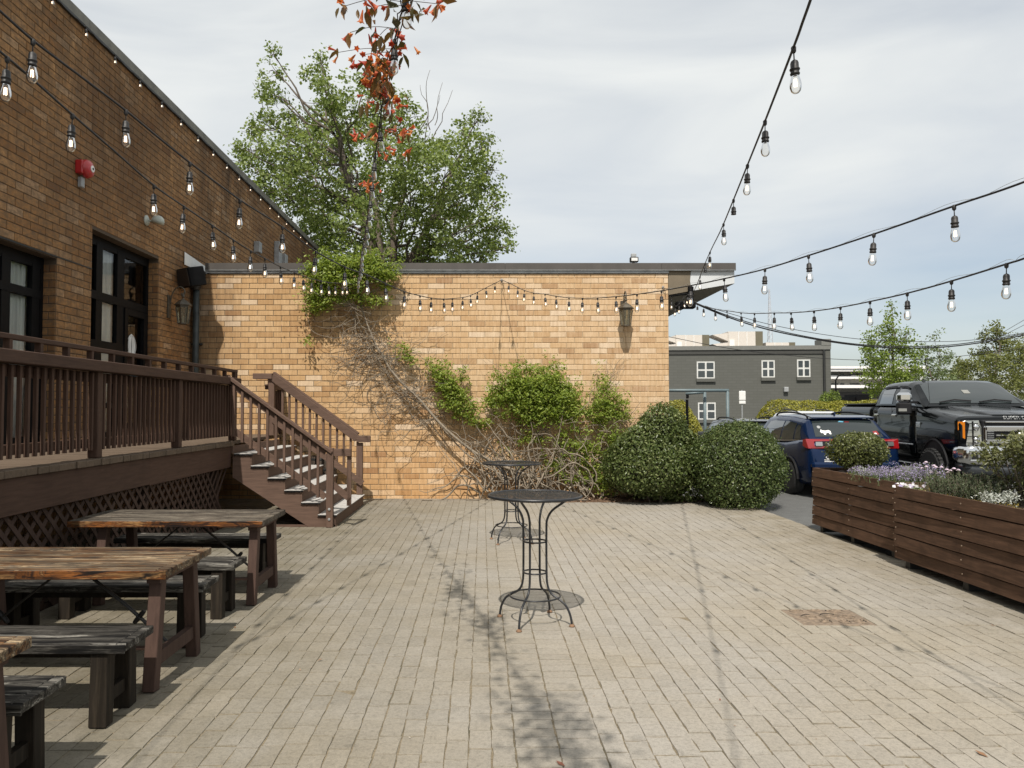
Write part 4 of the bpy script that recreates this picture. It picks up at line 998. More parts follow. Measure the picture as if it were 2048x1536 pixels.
# ------------------------------------------------------------------ foliage tools
def leaf_obj(name, m, parent, pos, nrm, size, tint, aspect=0.55, fold=0.25, origin=None, axis=None, kind='stuff'):
    """one mesh of many separate kite-shaped leaves (numpy)"""
    pos = np.asarray(pos, float); n = len(pos); nrm = np.asarray(nrm, float); nrm /= np.linalg.norm(nrm, axis=1, keepdims=True)+1e-9
    size = np.broadcast_to(np.asarray(size, float), (n,))[:, None]
    ax = RNG.normal(size=(n, 3)) if axis is None else np.asarray(axis, float)+RNG.normal(size=(n, 3))*0.25
    ax -= nrm*np.sum(ax*nrm, axis=1, keepdims=True); ax /= np.linalg.norm(ax, axis=1, keepdims=True)+1e-9
    sd = np.cross(nrm, ax); h = size*0.5; w = size*0.5*aspect
    v = np.empty((n, 4, 3)); v[:, 0] = pos-ax*h; v[:, 1] = pos+sd*w+nrm*h*fold-ax*h*0.1; v[:, 2] = pos+ax*h; v[:, 3] = pos-sd*w+nrm*h*fold-ax*h*0.1
    if origin is None: origin = wpos(parent) if parent is not None else Vector((0, 0, 0))
    v = v.reshape(-1, 3)-np.array(origin)
    me = bpy.data.meshes.new(name); me.vertices.add(n*4); me.vertices.foreach_set('co', v.ravel().astype(np.float32))
    tri = np.empty((n, 2, 3), np.int32); b = np.arange(n)*4
    tri[:, 0] = np.stack([b, b+1, b+2], 1); tri[:, 1] = np.stack([b, b+2, b+3], 1)
    me.loops.add(n*6); me.loops.foreach_set('vertex_index', tri.ravel()); me.polygons.add(n*2)
    me.polygons.foreach_set('loop_start', np.arange(n*2, dtype=np.int32)*3)
    at = me.attributes.new('tint', 'FLOAT', 'FACE'); at.data.foreach_set('value', np.repeat(np.clip(np.broadcast_to(tint, (n,)), 0, 1), 2).astype(np.float32))
    me.materials.append(m); me.update(calc_edges=True); me.validate()
    o = bpy.data.objects.new(name, me); COL.objects.link(o)
    if parent is not None: o.parent = parent
    else: o.location = origin
    if kind: o['kind'] = kind
    return o
def blob(c, r, n, shell=0.55):
    """points in an ellipsoid, thinning towards the middle; returns points and outward normals"""
    d = RNG.normal(size=(n, 3)); d /= np.linalg.norm(d, axis=1, keepdims=True)
    k = shell+(1-shell)*RNG.random(n)**0.7
    return np.array(c)+d*k[:, None]*np.array(r), d
def twigtube(mb, p, q, r0, r1, wob=0.1, n=5, sag=0.0, seg=5):
    p, q = Vector(p), Vector(q); L = (q-p).length; pts = [p]
    for i in range(1, n): pts.append(p.lerp(q, i/n)+Vector(RNG.normal(size=3))*wob*L/n+Vector((0, 0, sag*L*math.sin(math.pi*i/n))))
    pts.append(q); mb.tube(spline(pts, 2), [r0+(r1-r0)*i/(2*n) for i in range(2*n+1)], seg, False); return pts
M_BARK = simple('grey_brown_bark', (0.11, 0.088, 0.066), 0.9, var=0.35, nscale=9, bump=0.5, bd=0.02)
M_TWIG = simple('pale_twig', (0.20, 0.165, 0.125), 0.9, var=0.3, nscale=20)
def px_tree(name, label, Y, trunk_px, clumps, lsize, nper, mats, depth=1.15, base_z=0.0, stems=3, trad=0.22, group=None, up=0.35, twigs=()):
    """a tree whose crown clumps are read off the photograph and set at distance Y, with real depth"""
    k = Y/F; bx = AY(trunk_px[0], 700, Y).x
    t = thing(name, label, 'tree', (bx, Y, base_z), 0, group)
    P, N = [], []; br = MB(); tr = MB()
    fork = AY(trunk_px[0], trunk_px[1], Y); heads = []
    tr.tube(spline([(bx, Y, base_z), (bx+0.05, Y, (base_z+fork.z)/2), tuple(fork)], 4), [trad*(1-0.35*i/8) for i in range(9)], 10)
    cz = [AY(c[0], c[1], Y) for c in clumps]
    for s in range(stems):
        a = -0.5+s/(max(1, stems-1)); top = max(cz, key=lambda c: c.z-abs((c.x-fork.x)/(max(1, max(abs(q.x-fork.x) for q in cz)))-a)*4) if stems > 1 else max(cz, key=lambda c: c.z)
        top = Vector((top.x*0.75+fork.x*0.25+a*0.8, Y+RNG.normal()*0.6, fork.z+(top.z-fork.z)*0.8)); heads.append(top)
        twigtube(tr, fork, top, trad*0.62, trad*0.12, 0.12, 6, 0, 8)
    for (c, q) in zip(cz, clumps):
        r = q[2]*k; dy = RNG.normal()*depth*1.3*min(r*1.6, 2.2); ctr = AY(q[0], q[1], Y+dy)
        h = min(heads, key=lambda h_: (h_-ctr).length); s_ = fork.lerp(h, min(0.92, max(0.1, (ctr.z-fork.z-0.8)/(h.z-fork.z+1e-6)*0.75)))
        mid = twigtube(br, s_, ctr, trad*0.20, trad*0.05, 0.22, 5, -0.02)
        for j in range(int(4+r*3)):
            d = Vector(RNG.normal(size=3)).normalized(); e = ctr+Vector((d.x*r, d.y*r*depth, d.z*r))*0.9
            twigtube(br, mid[-2].lerp(ctr, RNG.random()), e, trad*0.06, trad*0.02, 0.25, 3, 0, 4)
        n = int(nper*r*r*(q[3] if len(q) > 3 else 1)); 
        # leaves sit in sprays: sub-clumps inside the clump
        ns = max(6, int(n/26)); sc, sn = blob(ctr, (r, r*depth, r), ns, 0.35)
        idx = RNG.integers(0, ns, n); off = RNG.normal(size=(n, 3))*lsize*np.array([1.25, 1.25, 0.9]); P.append(sc[idx]+off); N.append(sn[idx]*0.5+np.array([0, -0.15, up])+RNG.normal(size=(n, 3))*0.55)
    for (a, b_) in twigs: twigtube(br, AY(a[0], a[1], Y), AY(b_[0], b_[1], Y), 0.02, 0.006, 0.2, 5, 0, 4)
    P = np.concatenate(P); N = np.concatenate(N)
    tro = tr.build('trunk', M_BARK, t, True); tag(br.build('branches', M_BARK, t, True), kind='stuff')
    leaf_obj('crown', mats, t, P, N, lsize*RNG.uniform(0.7, 1.25, len(P)), RNG.normal(0.5, 0.22, len(P)), 0.85)
    return t
M_LF1 = leafmat('sweetgum_leaf', (0.100, 0.145, 0.032), (0.180, 0.235, 0.062), (0.32, 0.37, 0.13), 0.38)
M_LF2 = leafmat('young_oak_leaf', (0.10, 0.15, 0.020), (0.165, 0.225, 0.035), (0.23, 0.29, 0.06), 0.35)
M_LF3 = leafmat('olive_leaf', (0.09, 0.105, 0.024), (0.135, 0.15, 0.038), (0.19, 0.20, 0.06), 0.3)
M_LF4 = leafmat('far_pale_leaf', (0.11, 0.15, 0.06), (0.155, 0.20, 0.085), (0.21, 0.25, 0.12), 0.3)
cl = [(546, 105, 15), (545, 140, 22), (530, 175, 24), (548, 190, 30), (530, 230, 24), (575, 245, 38), (628, 150, 30), (640, 115, 18), (655, 185, 46), (635, 235, 50), (690, 235, 44), (735, 165, 28, .7), (745, 210, 48), (800, 205, 26, .7), (815, 235, 36), (760, 260, 55),
      (505, 255, 30), (515, 300, 40), (488, 292, 22), (478, 322, 20), (505, 345, 38), (560, 310, 52), (600, 300, 55), (650, 300, 62), (705, 300, 65), (770, 320, 65), (835, 290, 45, .8), (845, 330, 50), (590, 360, 60), (640, 380, 60), (700, 370, 65), (760, 390, 65), (820, 390, 60),
      (925, 255, 30), (955, 240, 22), (900, 290, 34), (940, 300, 40), (968, 280, 22), (985, 330, 24), (935, 345, 50), (890, 350, 50), (975, 375, 34), (995, 400, 18), (930, 400, 50), (880, 420, 58), (985, 440, 34), (1000, 475, 30), (1018, 490, 16), (945, 460, 50), (890, 480, 52), (830, 450, 60), (775, 455, 55), (715, 440, 60), (655, 440, 55),
      (610, 430, 50), (560, 380, 40), (540, 390, 30), (650, 490, 50), (700, 500, 50), (760, 510, 50), (815, 510, 48), (870, 515, 42), (925, 510, 42), (975, 512, 34), (620, 480, 45), (1005, 455, 20), (640, 530, 40), (720, 540, 50), (820, 545, 50), (900, 545, 45)]
px_tree('sweetgum_tree', 'tall broad green tree rising behind the low brick building', 27.5, (775, 600), cl, 0.118, 1000, M_LF1, 1.1, 0, 5, 0.30,
        twigs=(((690, 330), (520, 200)), ((560, 250), (505, 165)), ((850, 280), (885, 165)), ((840, 260), (860, 140)), ((860, 290), (905, 180)), ((700, 240), (585, 190)), ((800, 330), (900, 330)), ((860, 260), (840, 170)), ((870, 250), (880, 190))))
cl = [(1782, 610, 8), (1780, 628, 11), (1778, 648, 14), (1770, 668, 18), (1757, 660, 10), (1788, 675, 16), (1815, 665, 11), (1740, 672, 9), (1752, 690, 20), (1778, 700, 26), (1808, 692, 20), (1735, 705, 18), (1828, 712, 15), (1745, 728, 24), (1778, 735, 30), (1812, 735, 24), (1735, 750, 16), (1838, 745, 14), (1760, 762, 22), (1800, 765, 24), (1775, 785, 22), (1745, 778, 16), (1820, 780, 18)]
px_tree('young_oak_tree', 'bright yellow-green young tree with a pointed crown behind the black pickup', 48, (1783, 800), cl, 0.15, 720, M_LF2, 0.9, 0, 1, 0.16, 'trees beyond the parking lot')
cl = [(1868, 670, 12, .6), (1855, 690, 20, .6), (1880, 705, 24, .6), (1850, 725, 24, .7), (1890, 735, 28, .7), (1865, 755, 30, .8), (1905, 765, 24), (1835, 765, 22), (1880, 785, 30), (1845, 790, 25)]
px_tree('pale_tree', 'pale thin-leaved tree between the pointed tree and the olive trees', 80, (1870, 800), cl, 0.21, 280, M_LF4, 0.9, 0, 2, 0.2, 'trees beyond the parking lot')
cl = [(1992, 655, 16), (1975, 672, 16), (2005, 680, 24), (1965, 700, 22), (1990, 710, 30), (2025, 700, 28), (1945, 725, 22), (1975, 740, 34), (2010, 745, 36), (2045, 725, 36), (1940, 760, 28), (1975, 780, 34), (2015, 785, 36), (2055, 770, 36), (1950, 795, 24)]
px_tree('olive_tree', 'tall olive-green tree at the right edge behind the pickup', 62, (1990, 800), cl, 0.18, 430, M_LF3, 0.9, 0, 2, 0.22, 'trees beyond the parking lot')
cl = [(2090, 660, 30), (2075, 700, 40), (2120, 700, 44), (2085, 750, 50), (2130, 750, 50), (2110, 790, 50)]
px_tree('olive_tree', 'olive-green tree cut by the right edge above the pickup hood', 70, (2100, 800), cl, 0.2, 330, M_LF3, 0.9, 0, 2, 0.22, 'trees beyond the parking lot')
cl = [(1918, 735, 16), (1910, 755, 22), (1930, 745, 18), (1925, 770, 24), (1900, 780, 22), (1940, 785, 20)]
px_tree('far_tree', 'small low round olive tree far behind the pale tree', 110, (1920, 800), cl, 0.3, 200, M_LF3, 0.9, 0, 1, 0.2, 'trees beyond the parking lot')

# ------------------------------------------------------------------ clipped shrubs
M_BUSH = leafmat('boxleaf_green', (0.042, 0.065, 0.018), (0.088, 0.122, 0.038), (0.20, 0.23, 0.095), 0.25, 0.3)
M_BUSH1 = leafmat('looser_boxleaf_green', (0.055, 0.082, 0.022), (0.115, 0.150, 0.046), (0.26, 0.285, 0.125), 0.28, 0.32)
M_CORE = simple('shrub_inner_shade', (0.030, 0.032, 0.014), 1.0, var=0.5, nscale=30)  # opaque filler; shade inside the foliage is put into its dark colour
M_YHEDGE = leafmat('yellow_hedge_leaf', (0.14, 0.135, 0.018), (0.26, 0.25, 0.036), (0.40, 0.37, 0.07), 0.3)
def shrub(name, label, c, r, n, ls, m, lump=0.10, nl=26, group=None, z0=None, cat='shrub', core=0.80, parent=None, spr=0.12):
    """rounded shrub: lumpy ellipsoid of leaves over a solid dark core, open stems at the foot"""
    z0 = pt if z0 is None else z0
    t = thing(name, label, cat, (c[0], c[1], z0), 0, group)
    d = RNG.normal(size=(n, 3)); d /= np.linalg.norm(d, axis=1, keepdims=True)
    ld = RNG.normal(size=(nl, 3)); ld /= np.linalg.norm(ld, axis=1, keepdims=True); la = RNG.uniform(-0.7, 1.0, nl)*lump
    def amp(d): return 1+np.sum(la[None, :]*np.exp((d @ ld.T-1)*9), axis=1)
    k = amp(d)*(1-np.abs(RNG.normal(0, spr, n))*0.9+np.maximum(0, RNG.normal(0, 0.05, n)))
    P = np.array(c)+d*k[:, None]*np.array(r); keep = P[:, 2] > z0+0.02; P, dd = P[keep], d[keep]
    leaf_obj('foliage', m, t, P, dd*0.8+RNG.normal(size=dd.shape)*0.65+np.array([0, 0, 0.25]), ls*RNG.uniform(0.7, 1.3, len(P)), RNG.normal(0.45, 0.24, len(P)), 0.55)
    cm = MB(); nu, nv = 20, 12; vs = []
    for i in range(nv+1):
        for j in range(nu):
            th = math.pi*i/nv; ph = 2*math.pi*j/nu; q = np.array([[math.sin(th)*math.cos(ph), math.sin(th)*math.sin(ph), math.cos(th)]]); kk = amp(q)[0]*core*RNG.uniform(0.93, 1.05)
            v = np.array(c)+q[0]*kk*np.array(r); vs.append((v[0], v[1], max(z0-0.0, v[2])))
    fs = [(i*nu+j, (i+1)*nu+j, (i+1)*nu+(j+1) % nu, i*nu+(j+1) % nu) for i in range(nv) for j in range(nu)]
    cm.add(vs, fs).build('shade_core', M_CORE, t)
    tw = MB()
    for i in range(9):
        a = RNG.uniform(0, 6.28); twigtube(tw, (c[0]+0.1*math.cos(a), c[1]+0.1*math.sin(a), z0), (c[0]+r[0]*0.5*math.cos(a), c[1]+r[1]*0.5*math.sin(a), c[2]), 0.014*r[0]/0.9+0.004, 0.006, 0.15, 4)
    tag(tw.build('stems', M_BARK, t), kind='stuff'); return t
p = AY(1312, 905, 13.35); h = AY(1312, 812, 13.35).z
shrub('box_shrub', 'large loose round green shrub against the brick wall', (p.x, 13.40, pt+0.88), (0.76, 0.62, h-pt-1.02), 22000, 0.055, M_BUSH1, 0.26, 70, 'round shrubs by the wall')
p = AY(1472, 930, 13.0); h = AY(1472, 845, 13.0).z
shrub('box_shrub', 'dense dark clipped round shrub right of the looser one, at the asphalt edge', (p.x, 13.05, pt+0.72), (0.755, 0.74, h-pt-0.74), 27000, 0.043, M_BUSH, 0.12, 60, 'round shrubs by the wall')
def hedge(label, x0, x1, y, dy, z1, n, ls):
    t = thing('hedge', label, 'hedge', ((x0+x1)/2, y, 0), 0, 'yellow-green hedges beyond the cars'); L = x1-x0
    a = RNG.uniform(0, 1, n); ph = RNG.uniform(-0.15, math.pi+0.15, n); e = np.minimum(1, np.minimum(a, 1-a)*L/0.9)**0.5
    rr_ = (0.96+0.03*np.sin(a*L*1.3)+0.03*np.sin(a*L*5.1+1))*(1-np.abs(RNG.normal(0, 0.07, n)))
    P = np.stack([x0+a*L, y+np.cos(ph)*dy*rr_*e, np.maximum(0.05, 0.55*z1*e+np.sin(ph)*0.45*z1*rr_*e)], 1); k = RNG.random(n) < 0.45; P[k, 2] *= RNG.uniform(0.1, 1, k.sum())
    leaf_obj('foliage', M_YHEDGE, t, P, np.stack([np.zeros(n), np.cos(ph)*0.7, np.sin(ph)+0.2], 1)+RNG.normal(size=(n, 3))*0.6, ls*RNG.uniform(0.6, 1.4, n), RNG.normal(0.5, 0.25, n), 0.6)
    MB().cbox(x0+0.5, x1-0.5, y-dy*0.6, y+dy*0.6, 0, z1*0.74, 0.3).build('shade_core', M_CORE, t); return t
q0, q1 = AY(1497, 830, 31).x, AY(1800, 830, 31).x; zz = AY(1600, 799, 31).z
hedge('long yellow-green hedge behind the parked cars, in front of the grey building', q0, q1, 31, 1.0, zz, 16000, 0.085)
q0, q1 = AY(1290, 830, 27).x, AY(1414, 830, 27).x; zz = AY(1370, 800, 27).z
hedge('short yellow-green hedge showing above the loose shrub by the wall corner', q0, q1, 27, 0.9, zz, 9000, 0.075)
p = AY(1668, 800, 33)
shrub('bush', 'small fresh green bush at the corner of the grey building', (p.x, 33.5, 1.5), (0.55, 0.5, 1.0), 2500, 0.09, M_LF2, 0.2, 12, None, 0.0)

# ------------------------------------------------------------------ creeper on the back wall
CR = thing('wall_creeper', 'creeper with bare tangled stems and green leaf clumps climbing diagonally across the brick wall', 'creeper', (AY(1080, 1000, 13.7).x, 13.7, pt))
M_STEM = simple('creeper_stem', (0.235, 0.195, 0.145), 0.85, var=0.3, nscale=25, bump=0.3)
M_CLEAF = leafmat('creeper_leaf', (0.115, 0.175, 0.022), (0.225, 0.295, 0.046), (0.40, 0.45, 0.11), 0.42)
def W(u, v, off=0.2): return AY(u, v, YB-off)
ms = spline([W(1085, 962, .35), W(1050, 948, .35), W(1000, 930, .33), W(950, 905, .30), W(905, 870, .30), W(872, 838, .30), W(840, 800, .28), W(808, 770, .28), W(780, 738, .25), W(768, 715, .22), W(752, 690, .22), W(735, 650, .20), W(722, 610, .2), W(716, 575, .25)], 5)
MB().tube(ms, [0.029-0.015*i/len(ms) for i in range(len(ms))], 8).build('main_stem', M_STEM, CR, True)
m2 = spline([W(1090, 975, .2), W(1030, 960, .3), W(985, 940, .38), W(930, 905, .25), W(880, 850, .18), W(850, 815, .15), W(815, 790, .12), W(772, 745, .12), W(745, 700, .1), W(720, 660, .1), W(700, 620, .15)], 5)
MB().tube(m2, [0.016-0.009*i/len(m2) for i in range(len(m2))], 7).build('second_stem', M_STEM, CR, True)
tg = MB()
def wander(u, v, du, dv, n, r, off, wob=14, curl=0.0):
    pts = [W(u, v, off)]; a = math.atan2(dv, du); st = math.hypot(du, dv); o = off
    for i in range(n):
        a += RNG.normal()*0.38+curl; u += st*math.cos(a); v += st*math.sin(a); o = min(0.5, max(0.02, o+RNG.normal()*0.05)); pts.append(W(u, min(v, 1000), o))
    tg.tube(spline(pts, 3), [r*(1-0.65*i/(len(pts)*3)) for i in range(len(pts)*3-2)], 4, False)
for i in range(190):                                           # thin bare runners round the upper half of the main stem
    k = RNG.integers(25, len(ms)-1); u, v = topx(ms[k]); sgn = -1 if RNG.random() < 0.72 else 1
    wander(u+RNG.normal()*14, v+RNG.normal()*14, sgn*RNG.uniform(7, 17), RNG.uniform(-6, 9), RNG.integers(5, 12), RNG.uniform(0.003, 0.0075), RNG.uniform(0.05, 0.32), curl=RNG.normal()*0.08)
for i in range(80):
    k = RNG.integers(5, 40); u, v = topx(ms[k]); wander(u, v, RNG.uniform(-4, 14), RNG.uniform(-14, 14), RNG.integers(5, 11), RNG.uniform(0.003, 0.007), RNG.uniform(0.05, 0.3), curl=RNG.normal()*0.12)
for i in range(120):                                           # thicker twisted stems at the foot
    u = RNG.uniform(960, 1235); wander(u, RNG.uniform(955, 995), RNG.uniform(-10, 10), -RNG.uniform(8, 17), RNG.integers(6, 13), RNG.uniform(0.007, 0.021), RNG.uniform(0.08, 0.45), curl=RNG.normal()*0.13)
for i in range(70):
    u = RNG.uniform(1000, 1240); wander(u, RNG.uniform(840, 930), RNG.uniform(-15, 15), RNG.uniform(-12, 6), RNG.integers(5, 11), RNG.uniform(0.004, 0.011), RNG.uniform(0.08, 0.4), curl=RNG.normal()*0.15)
for (u, v) in ((940, 985), (960, 995), (950, 960), (935, 940), (1000, 990)): wander(u, v, RNG.normal()*5, -13, 9, 0.012, 0.2, curl=RNG.normal()*0.06)
for i in range(70):                                           # young shoots reaching up
    u = RNG.choice([RNG.uniform(985, 1130), RNG.uniform(1180, 1240), RNG.uniform(870, 930)]); wander(u, RNG.uniform(745, 800), RNG.normal()*3, -RNG.uniform(6, 10), RNG.integers(4, 8), 0.003, RNG.uniform(0.05, 0.3))
tag(tg.build('tangled_stems', M_STEM, CR, True), kind='stuff')
masses = [(640, 545, 40, 26, .30, 1), (690, 535, 60, 26, .38, 1.3), (745, 540, 50, 26, .35, 1.2), (780, 545, 18, 24, .25, .8), (635, 578, 36, 22, .3, 1), (690, 560, 60, 22, .42, 1.1), (640, 605, 36, 18, .3, 1), (700, 595, 50, 12, .3, .8), (755, 600, 32, 10, .28, .7), (625, 620, 20, 8, .25, .7), (770, 575, 18, 12, .2, .7), (730, 517, 40, 10, .3, .7), (650, 520, 26, 9, .3, .5),
          (616, 684, 14, 8, .2, .35), (800, 700, 22, 12, .22, .45), (818, 715, 20, 12, .22, .5), (880, 745, 24, 20, .25, .9), (895, 770, 28, 26, .3, 1.2), (908, 800, 30, 24, .3, 1.2), (935, 822, 26, 20, .28, 1), (955, 845, 24, 14, .25, .8), (925, 760, 18, 24, .2, .25), (860, 730, 20, 18, .2, .25),
          (1000, 800, 30, 34, .3, 1), (1030, 770, 34, 34, .34, 1.2), (1060, 795, 50, 44, .42, 1.4), (1095, 775, 38, 40, .36, 1.2), (1120, 805, 40, 36, .38, 1.1), (1060, 745, 40, 20, .25, .5), (1085, 830, 60, 24, .36, 1), (1140, 790, 24, 36, .28, .5), (1105, 750, 20, 30, .22, .35), (1150, 825, 26, 24, .3, .6),
          (1205, 775, 16, 30, .25, .5), (1215, 805, 34, 26, .3, .9), (1190, 830, 34, 20, .3, .9), (1245, 825, 28, 14, .25, .7), (1075, 885, 34, 16, .3, .55), (1055, 870, 20, 18, .3, .4), (1140, 880, 30, 30, .32, .7), (1175, 905, 34, 30, .35, .9), (1115, 930, 30, 24, .3, .6), (1150, 950, 30, 24, .3, .6), (1190, 945, 34, 30, .35, .9), (1225, 935, 26, 36, .3, 1), (1040, 930, 18, 14, .25, .3), (1010, 900, 18, 12, .2, .2), (1230, 880, 26, 26, .3, .8), (1215, 975, 24, 16, .3, .8)]
P, N = [], []
for (u, v, ru, rv_, off, dn) in masses:
    c = W(u, v, off); s_ = (YB-off)/F; dn = dn*(0.5 if v > 860 else 1.0); n = int(ru*rv_*1.05*dn); ns = max(5, n//16); sc, sn = blob(c, (ru*s_, 0.20 if dn > .5 else 0.12, rv_*s_), ns, 0.2); sc[:, 1] = np.minimum(sc[:, 1], YB-0.03)
    idx = RNG.integers(0, ns, n); P.append(sc[idx]+RNG.normal(size=(n, 3))*np.array([0.055, 0.035, 0.035])); N.append(RNG.normal(size=(n, 3))*0.5+np.array([0, -0.35, 0.75]))
for (u, v, ru, rv_, off, dn) in masses:                         # stray shoots round each clump
    n = int(ru*rv_*0.16*dn); 
    if n < 4: continue
    c, _ = blob(W(u, v-rv_*0.3, off), (ru*1.35*(YB-off)/F, 0.15, rv_*1.5*(YB-off)/F), max(3, n//7), 0.75); c = c[RNG.integers(0, len(c), n)]+RNG.normal(size=(n, 3))*np.array([0.03, 0.03, 0.045]); P.append(c); N.append(RNG.normal(size=(n, 3))*0.6+np.array([0, -0.3, 0.6]))
P = np.concatenate(P); N = np.concatenate(N); P[:, 1] = np.minimum(P[:, 1], YB-0.012)
leaf_obj('foliage', M_CLEAF, CR, P, N, 0.064*RNG.uniform(0.6, 1.3, len(P)), RNG.normal(0.5, 0.24, len(P)), 0.42)
n = 260; P = np.stack([RNG.uniform(-3.4, 2.7, n), np.full(n, YB-0.015), np.zeros(n)], 1)     # rusty dead leaves caught behind the runners
uu = RNG.integers(0, 4, n); P = np.array([tuple(W(*[(RNG.normal(690, 45), RNG.normal(640, 22)), (RNG.normal(780, 40), RNG.normal(690, 40)), (RNG.normal(1090, 70), RNG.normal(900, 40)), (RNG.normal(620, 12), RNG.normal(650, 25))][k], RNG.uniform(0.02, 0.15))) for k in uu])
M_DEAD = leafmat('dead_leaf', (0.12, 0.045, 0.02), (0.20, 0.085, 0.035), (0.30, 0.16, 0.07), 0.2)
leaf_obj('dead_leaves', M_DEAD, CR, P, RNG.normal(size=(n, 3))+np.array([0, -1, 0]), 0.05*RNG.uniform(0.5, 1.2, n), RNG.random(n), 0.4)
# ------------------------------------------------------------------ timber planters
M_SOIL = simple('potting_soil', (0.055, 0.034, 0.022), 1.0, var=0.6, nscale=60, bump=1.0, bd=0.02)
M_SCREW = simple('zinc_screw', (0.35, 0.27, 0.20), 0.5, metal=0.7)
def planter(label, x0, y0, y1, depth, zt, tilt):
    zb = pt+0.085; x1 = x0+depth; t = thing('planter_box', label, 'planter', ((x0+x1)/2, (y0+y1)/2, pt), 0, 'stained timber planter boxes'); n = 6; bh = (zt-zb)/n
    def boards(fn, nm):
        for k in range(n): fn(k, zb+k*bh+0.002, zb+(k+1)*bh-0.003)
    for k in range(n):
        z0_, z1_ = zb+k*bh+0.005, zb+(k+1)*bh-0.007; o = rng.uniform(-0.005, 0.007)
        # front board: leans out a little at its lower edge, warped along its length
        b = MB(); L = y1-y0; m = 8; vs = []
        for i in range(m+1):
            y = y0+L*i/m; w_ = 0.003*math.sin(i*0.8+k*2)+o; sg = 0.0015*math.sin(i*0.55+k)
            vs += [(x0-0.005-w_, y, z0_+sg), (x0-w_+0.004, y, z1_+sg), (x0+0.030, y, z1_+sg), (x0+0.030, y, z0_+sg)]
        fs = [(0, 1, 2, 3), (m*4+3, m*4+2, m*4+1, m*4)]
        for i in range(m):
            for j in range(4): fs.append((i*4+j, (i+1)*4+j, (i+1)*4+(j+1) % 4, i*4+(j+1) % 4))
        bo = b.add(vs, fs).build('board', M_PLANT, t)
        for ys in (y0+0.04, y0+L*0.5, y1-0.045):
            MB().lathe([(0.0075, 0), (0.0075, 0.004), (0.004, 0.006)], 8, Matrix.Translation((x0-0.010-o, ys, (z0_+z1_)/2+0.01)) @ Matrix.Rotation(R(-90), 4, 'Y')).build('screw', M_SCREW, bo)
        for yy in (y0+0.0, y1-0.032): MB().cbox(x0+0.032, x1, yy, yy+0.032, z0_, z1_, 0.003).build('board', M_PLANT, t)
        MB().cbox(x1-0.03, x1, y0+0.034, y1-0.034, z0_, z1_, 0.003).build('board', M_PLANT, t)
    for yy in (y0+0.12, (y0+y1)/2, y1-0.2): MB().box(x0+0.05, x1-0.03, yy, yy+0.08, pt+0.001, zb).build('foot', M_DARKGR, t)
    nx, ny = 10, 26; vs = []
    for i in range(nx+1):
        for j in range(ny+1): vs.append((x0+0.031+(depth-0.062)*i/nx, y0+0.033+(y1-y0-0.066)*j/ny, zt-0.055+rng.uniform(-0.015, 0.02)+0.02*math.sin(i*.9)*math.sin(j*.7)))
    so = MB().add(vs, [(i*(ny+1)+j, (i+1)*(ny+1)+j, (i+1)*(ny+1)+j+1, i*(ny+1)+j+1) for i in range(nx) for j in range(ny)]).build('soil', M_SOIL, t, True)
    return t
XP1, XP2 = 4.545, 4.375
ZP = 0.905
planter('stained timber planter box farther from the camera, holding the round shrub', XP1, 8.28, 10.38, 0.80, ZP, 1)
planter('stained timber planter box nearest the camera, cut by the right edge', XP2, 5.75, 8.02, 0.80, ZP-0.01, 1)
SZ = ZP-0.06
M_PLEAF = leafmat('planter_box_leaf', (0.065, 0.080, 0.022), (0.115, 0.130, 0.040), (0.20, 0.205, 0.085), 0.25, 0.3)
yq = 4.98*F/(1716-CX)
shrub('planter_shrub', 'small round glossy shrub growing in the far planter', (4.98, yq, SZ+0.31), (0.33, 0.33, 0.245), 5200, 0.038, M_PLEAF, 0.15, 24, 'shrubs in the planters', SZ-0.02, 'shrub', 0.72)
M_RLEAF = leafmat('planter_broad_leaf', (0.080, 0.092, 0.028), (0.130, 0.140, 0.052), (0.21, 0.205, 0.10), 0.25, 0.35)
yq = 4.86*F/(2035-CX)
t = thing('planter_shrub', 'upright leafy shrub with bare lower stems at the right edge of the near planter', 'shrub', (4.86, yq, SZ-0.02), 0, 'shrubs in the planters')
b = MB(); P, N = [], []
for i in range(26):
    a = RNG.uniform(0, 6.28); r_ = RNG.uniform(0.05, 0.30); e = (4.86+r_*math.cos(a), yq+r_*math.sin(a), SZ+RNG.uniform(0.36, 0.60)); q = twigtube(b, (4.86+0.03*math.cos(a), yq+0.03*math.sin(a), SZ-0.02), e, 0.007, 0.003, 0.2, 4)
    c, n_ = blob(e, (0.13, 0.13, 0.12), 62, 0.1); P.append(c); N.append(RNG.normal(size=c.shape)*0.8+np.array([-0.2, -0.3, 0.5]))
    c = np.array([tuple(Vector(q[1]).lerp(Vector(q[-1]), RNG.random())) for _ in range(24)])+RNG.normal(size=(24, 3))*0.03; P.append(c); N.append(RNG.normal(size=c.shape))
tag(b.build('stems', M_BARK, t), kind='stuff'); P = np.concatenate(P); leaf_obj('foliage', M_RLEAF, t, P, np.concatenate(N), 0.052*RNG.uniform(0.6, 1.3, len(P)), RNG.normal(0.5, 0.25, len(P)), 0.4)
M_HERB = leafmat('herb_green', (0.060, 0.085, 0.030), (0.105, 0.135, 0.055), (0.17, 0.195, 0.095), 0.2); M_LAV = leafmat('lavender_floret', (0.24, 0.19, 0.36), (0.38, 0.32, 0.52), (0.52, 0.46, 0.64), 0.25)
M_GREYL = leafmat('silver_leaf', (0.28, 0.30, 0.27), (0.42, 0.44, 0.40), (0.55, 0.56, 0.52), 0.15); M_YEL = leafmat('yellow_sedum', (0.25, 0.19, 0.03), (0.40, 0.30, 0.06), (0.55, 0.44, 0.12), 0.2)
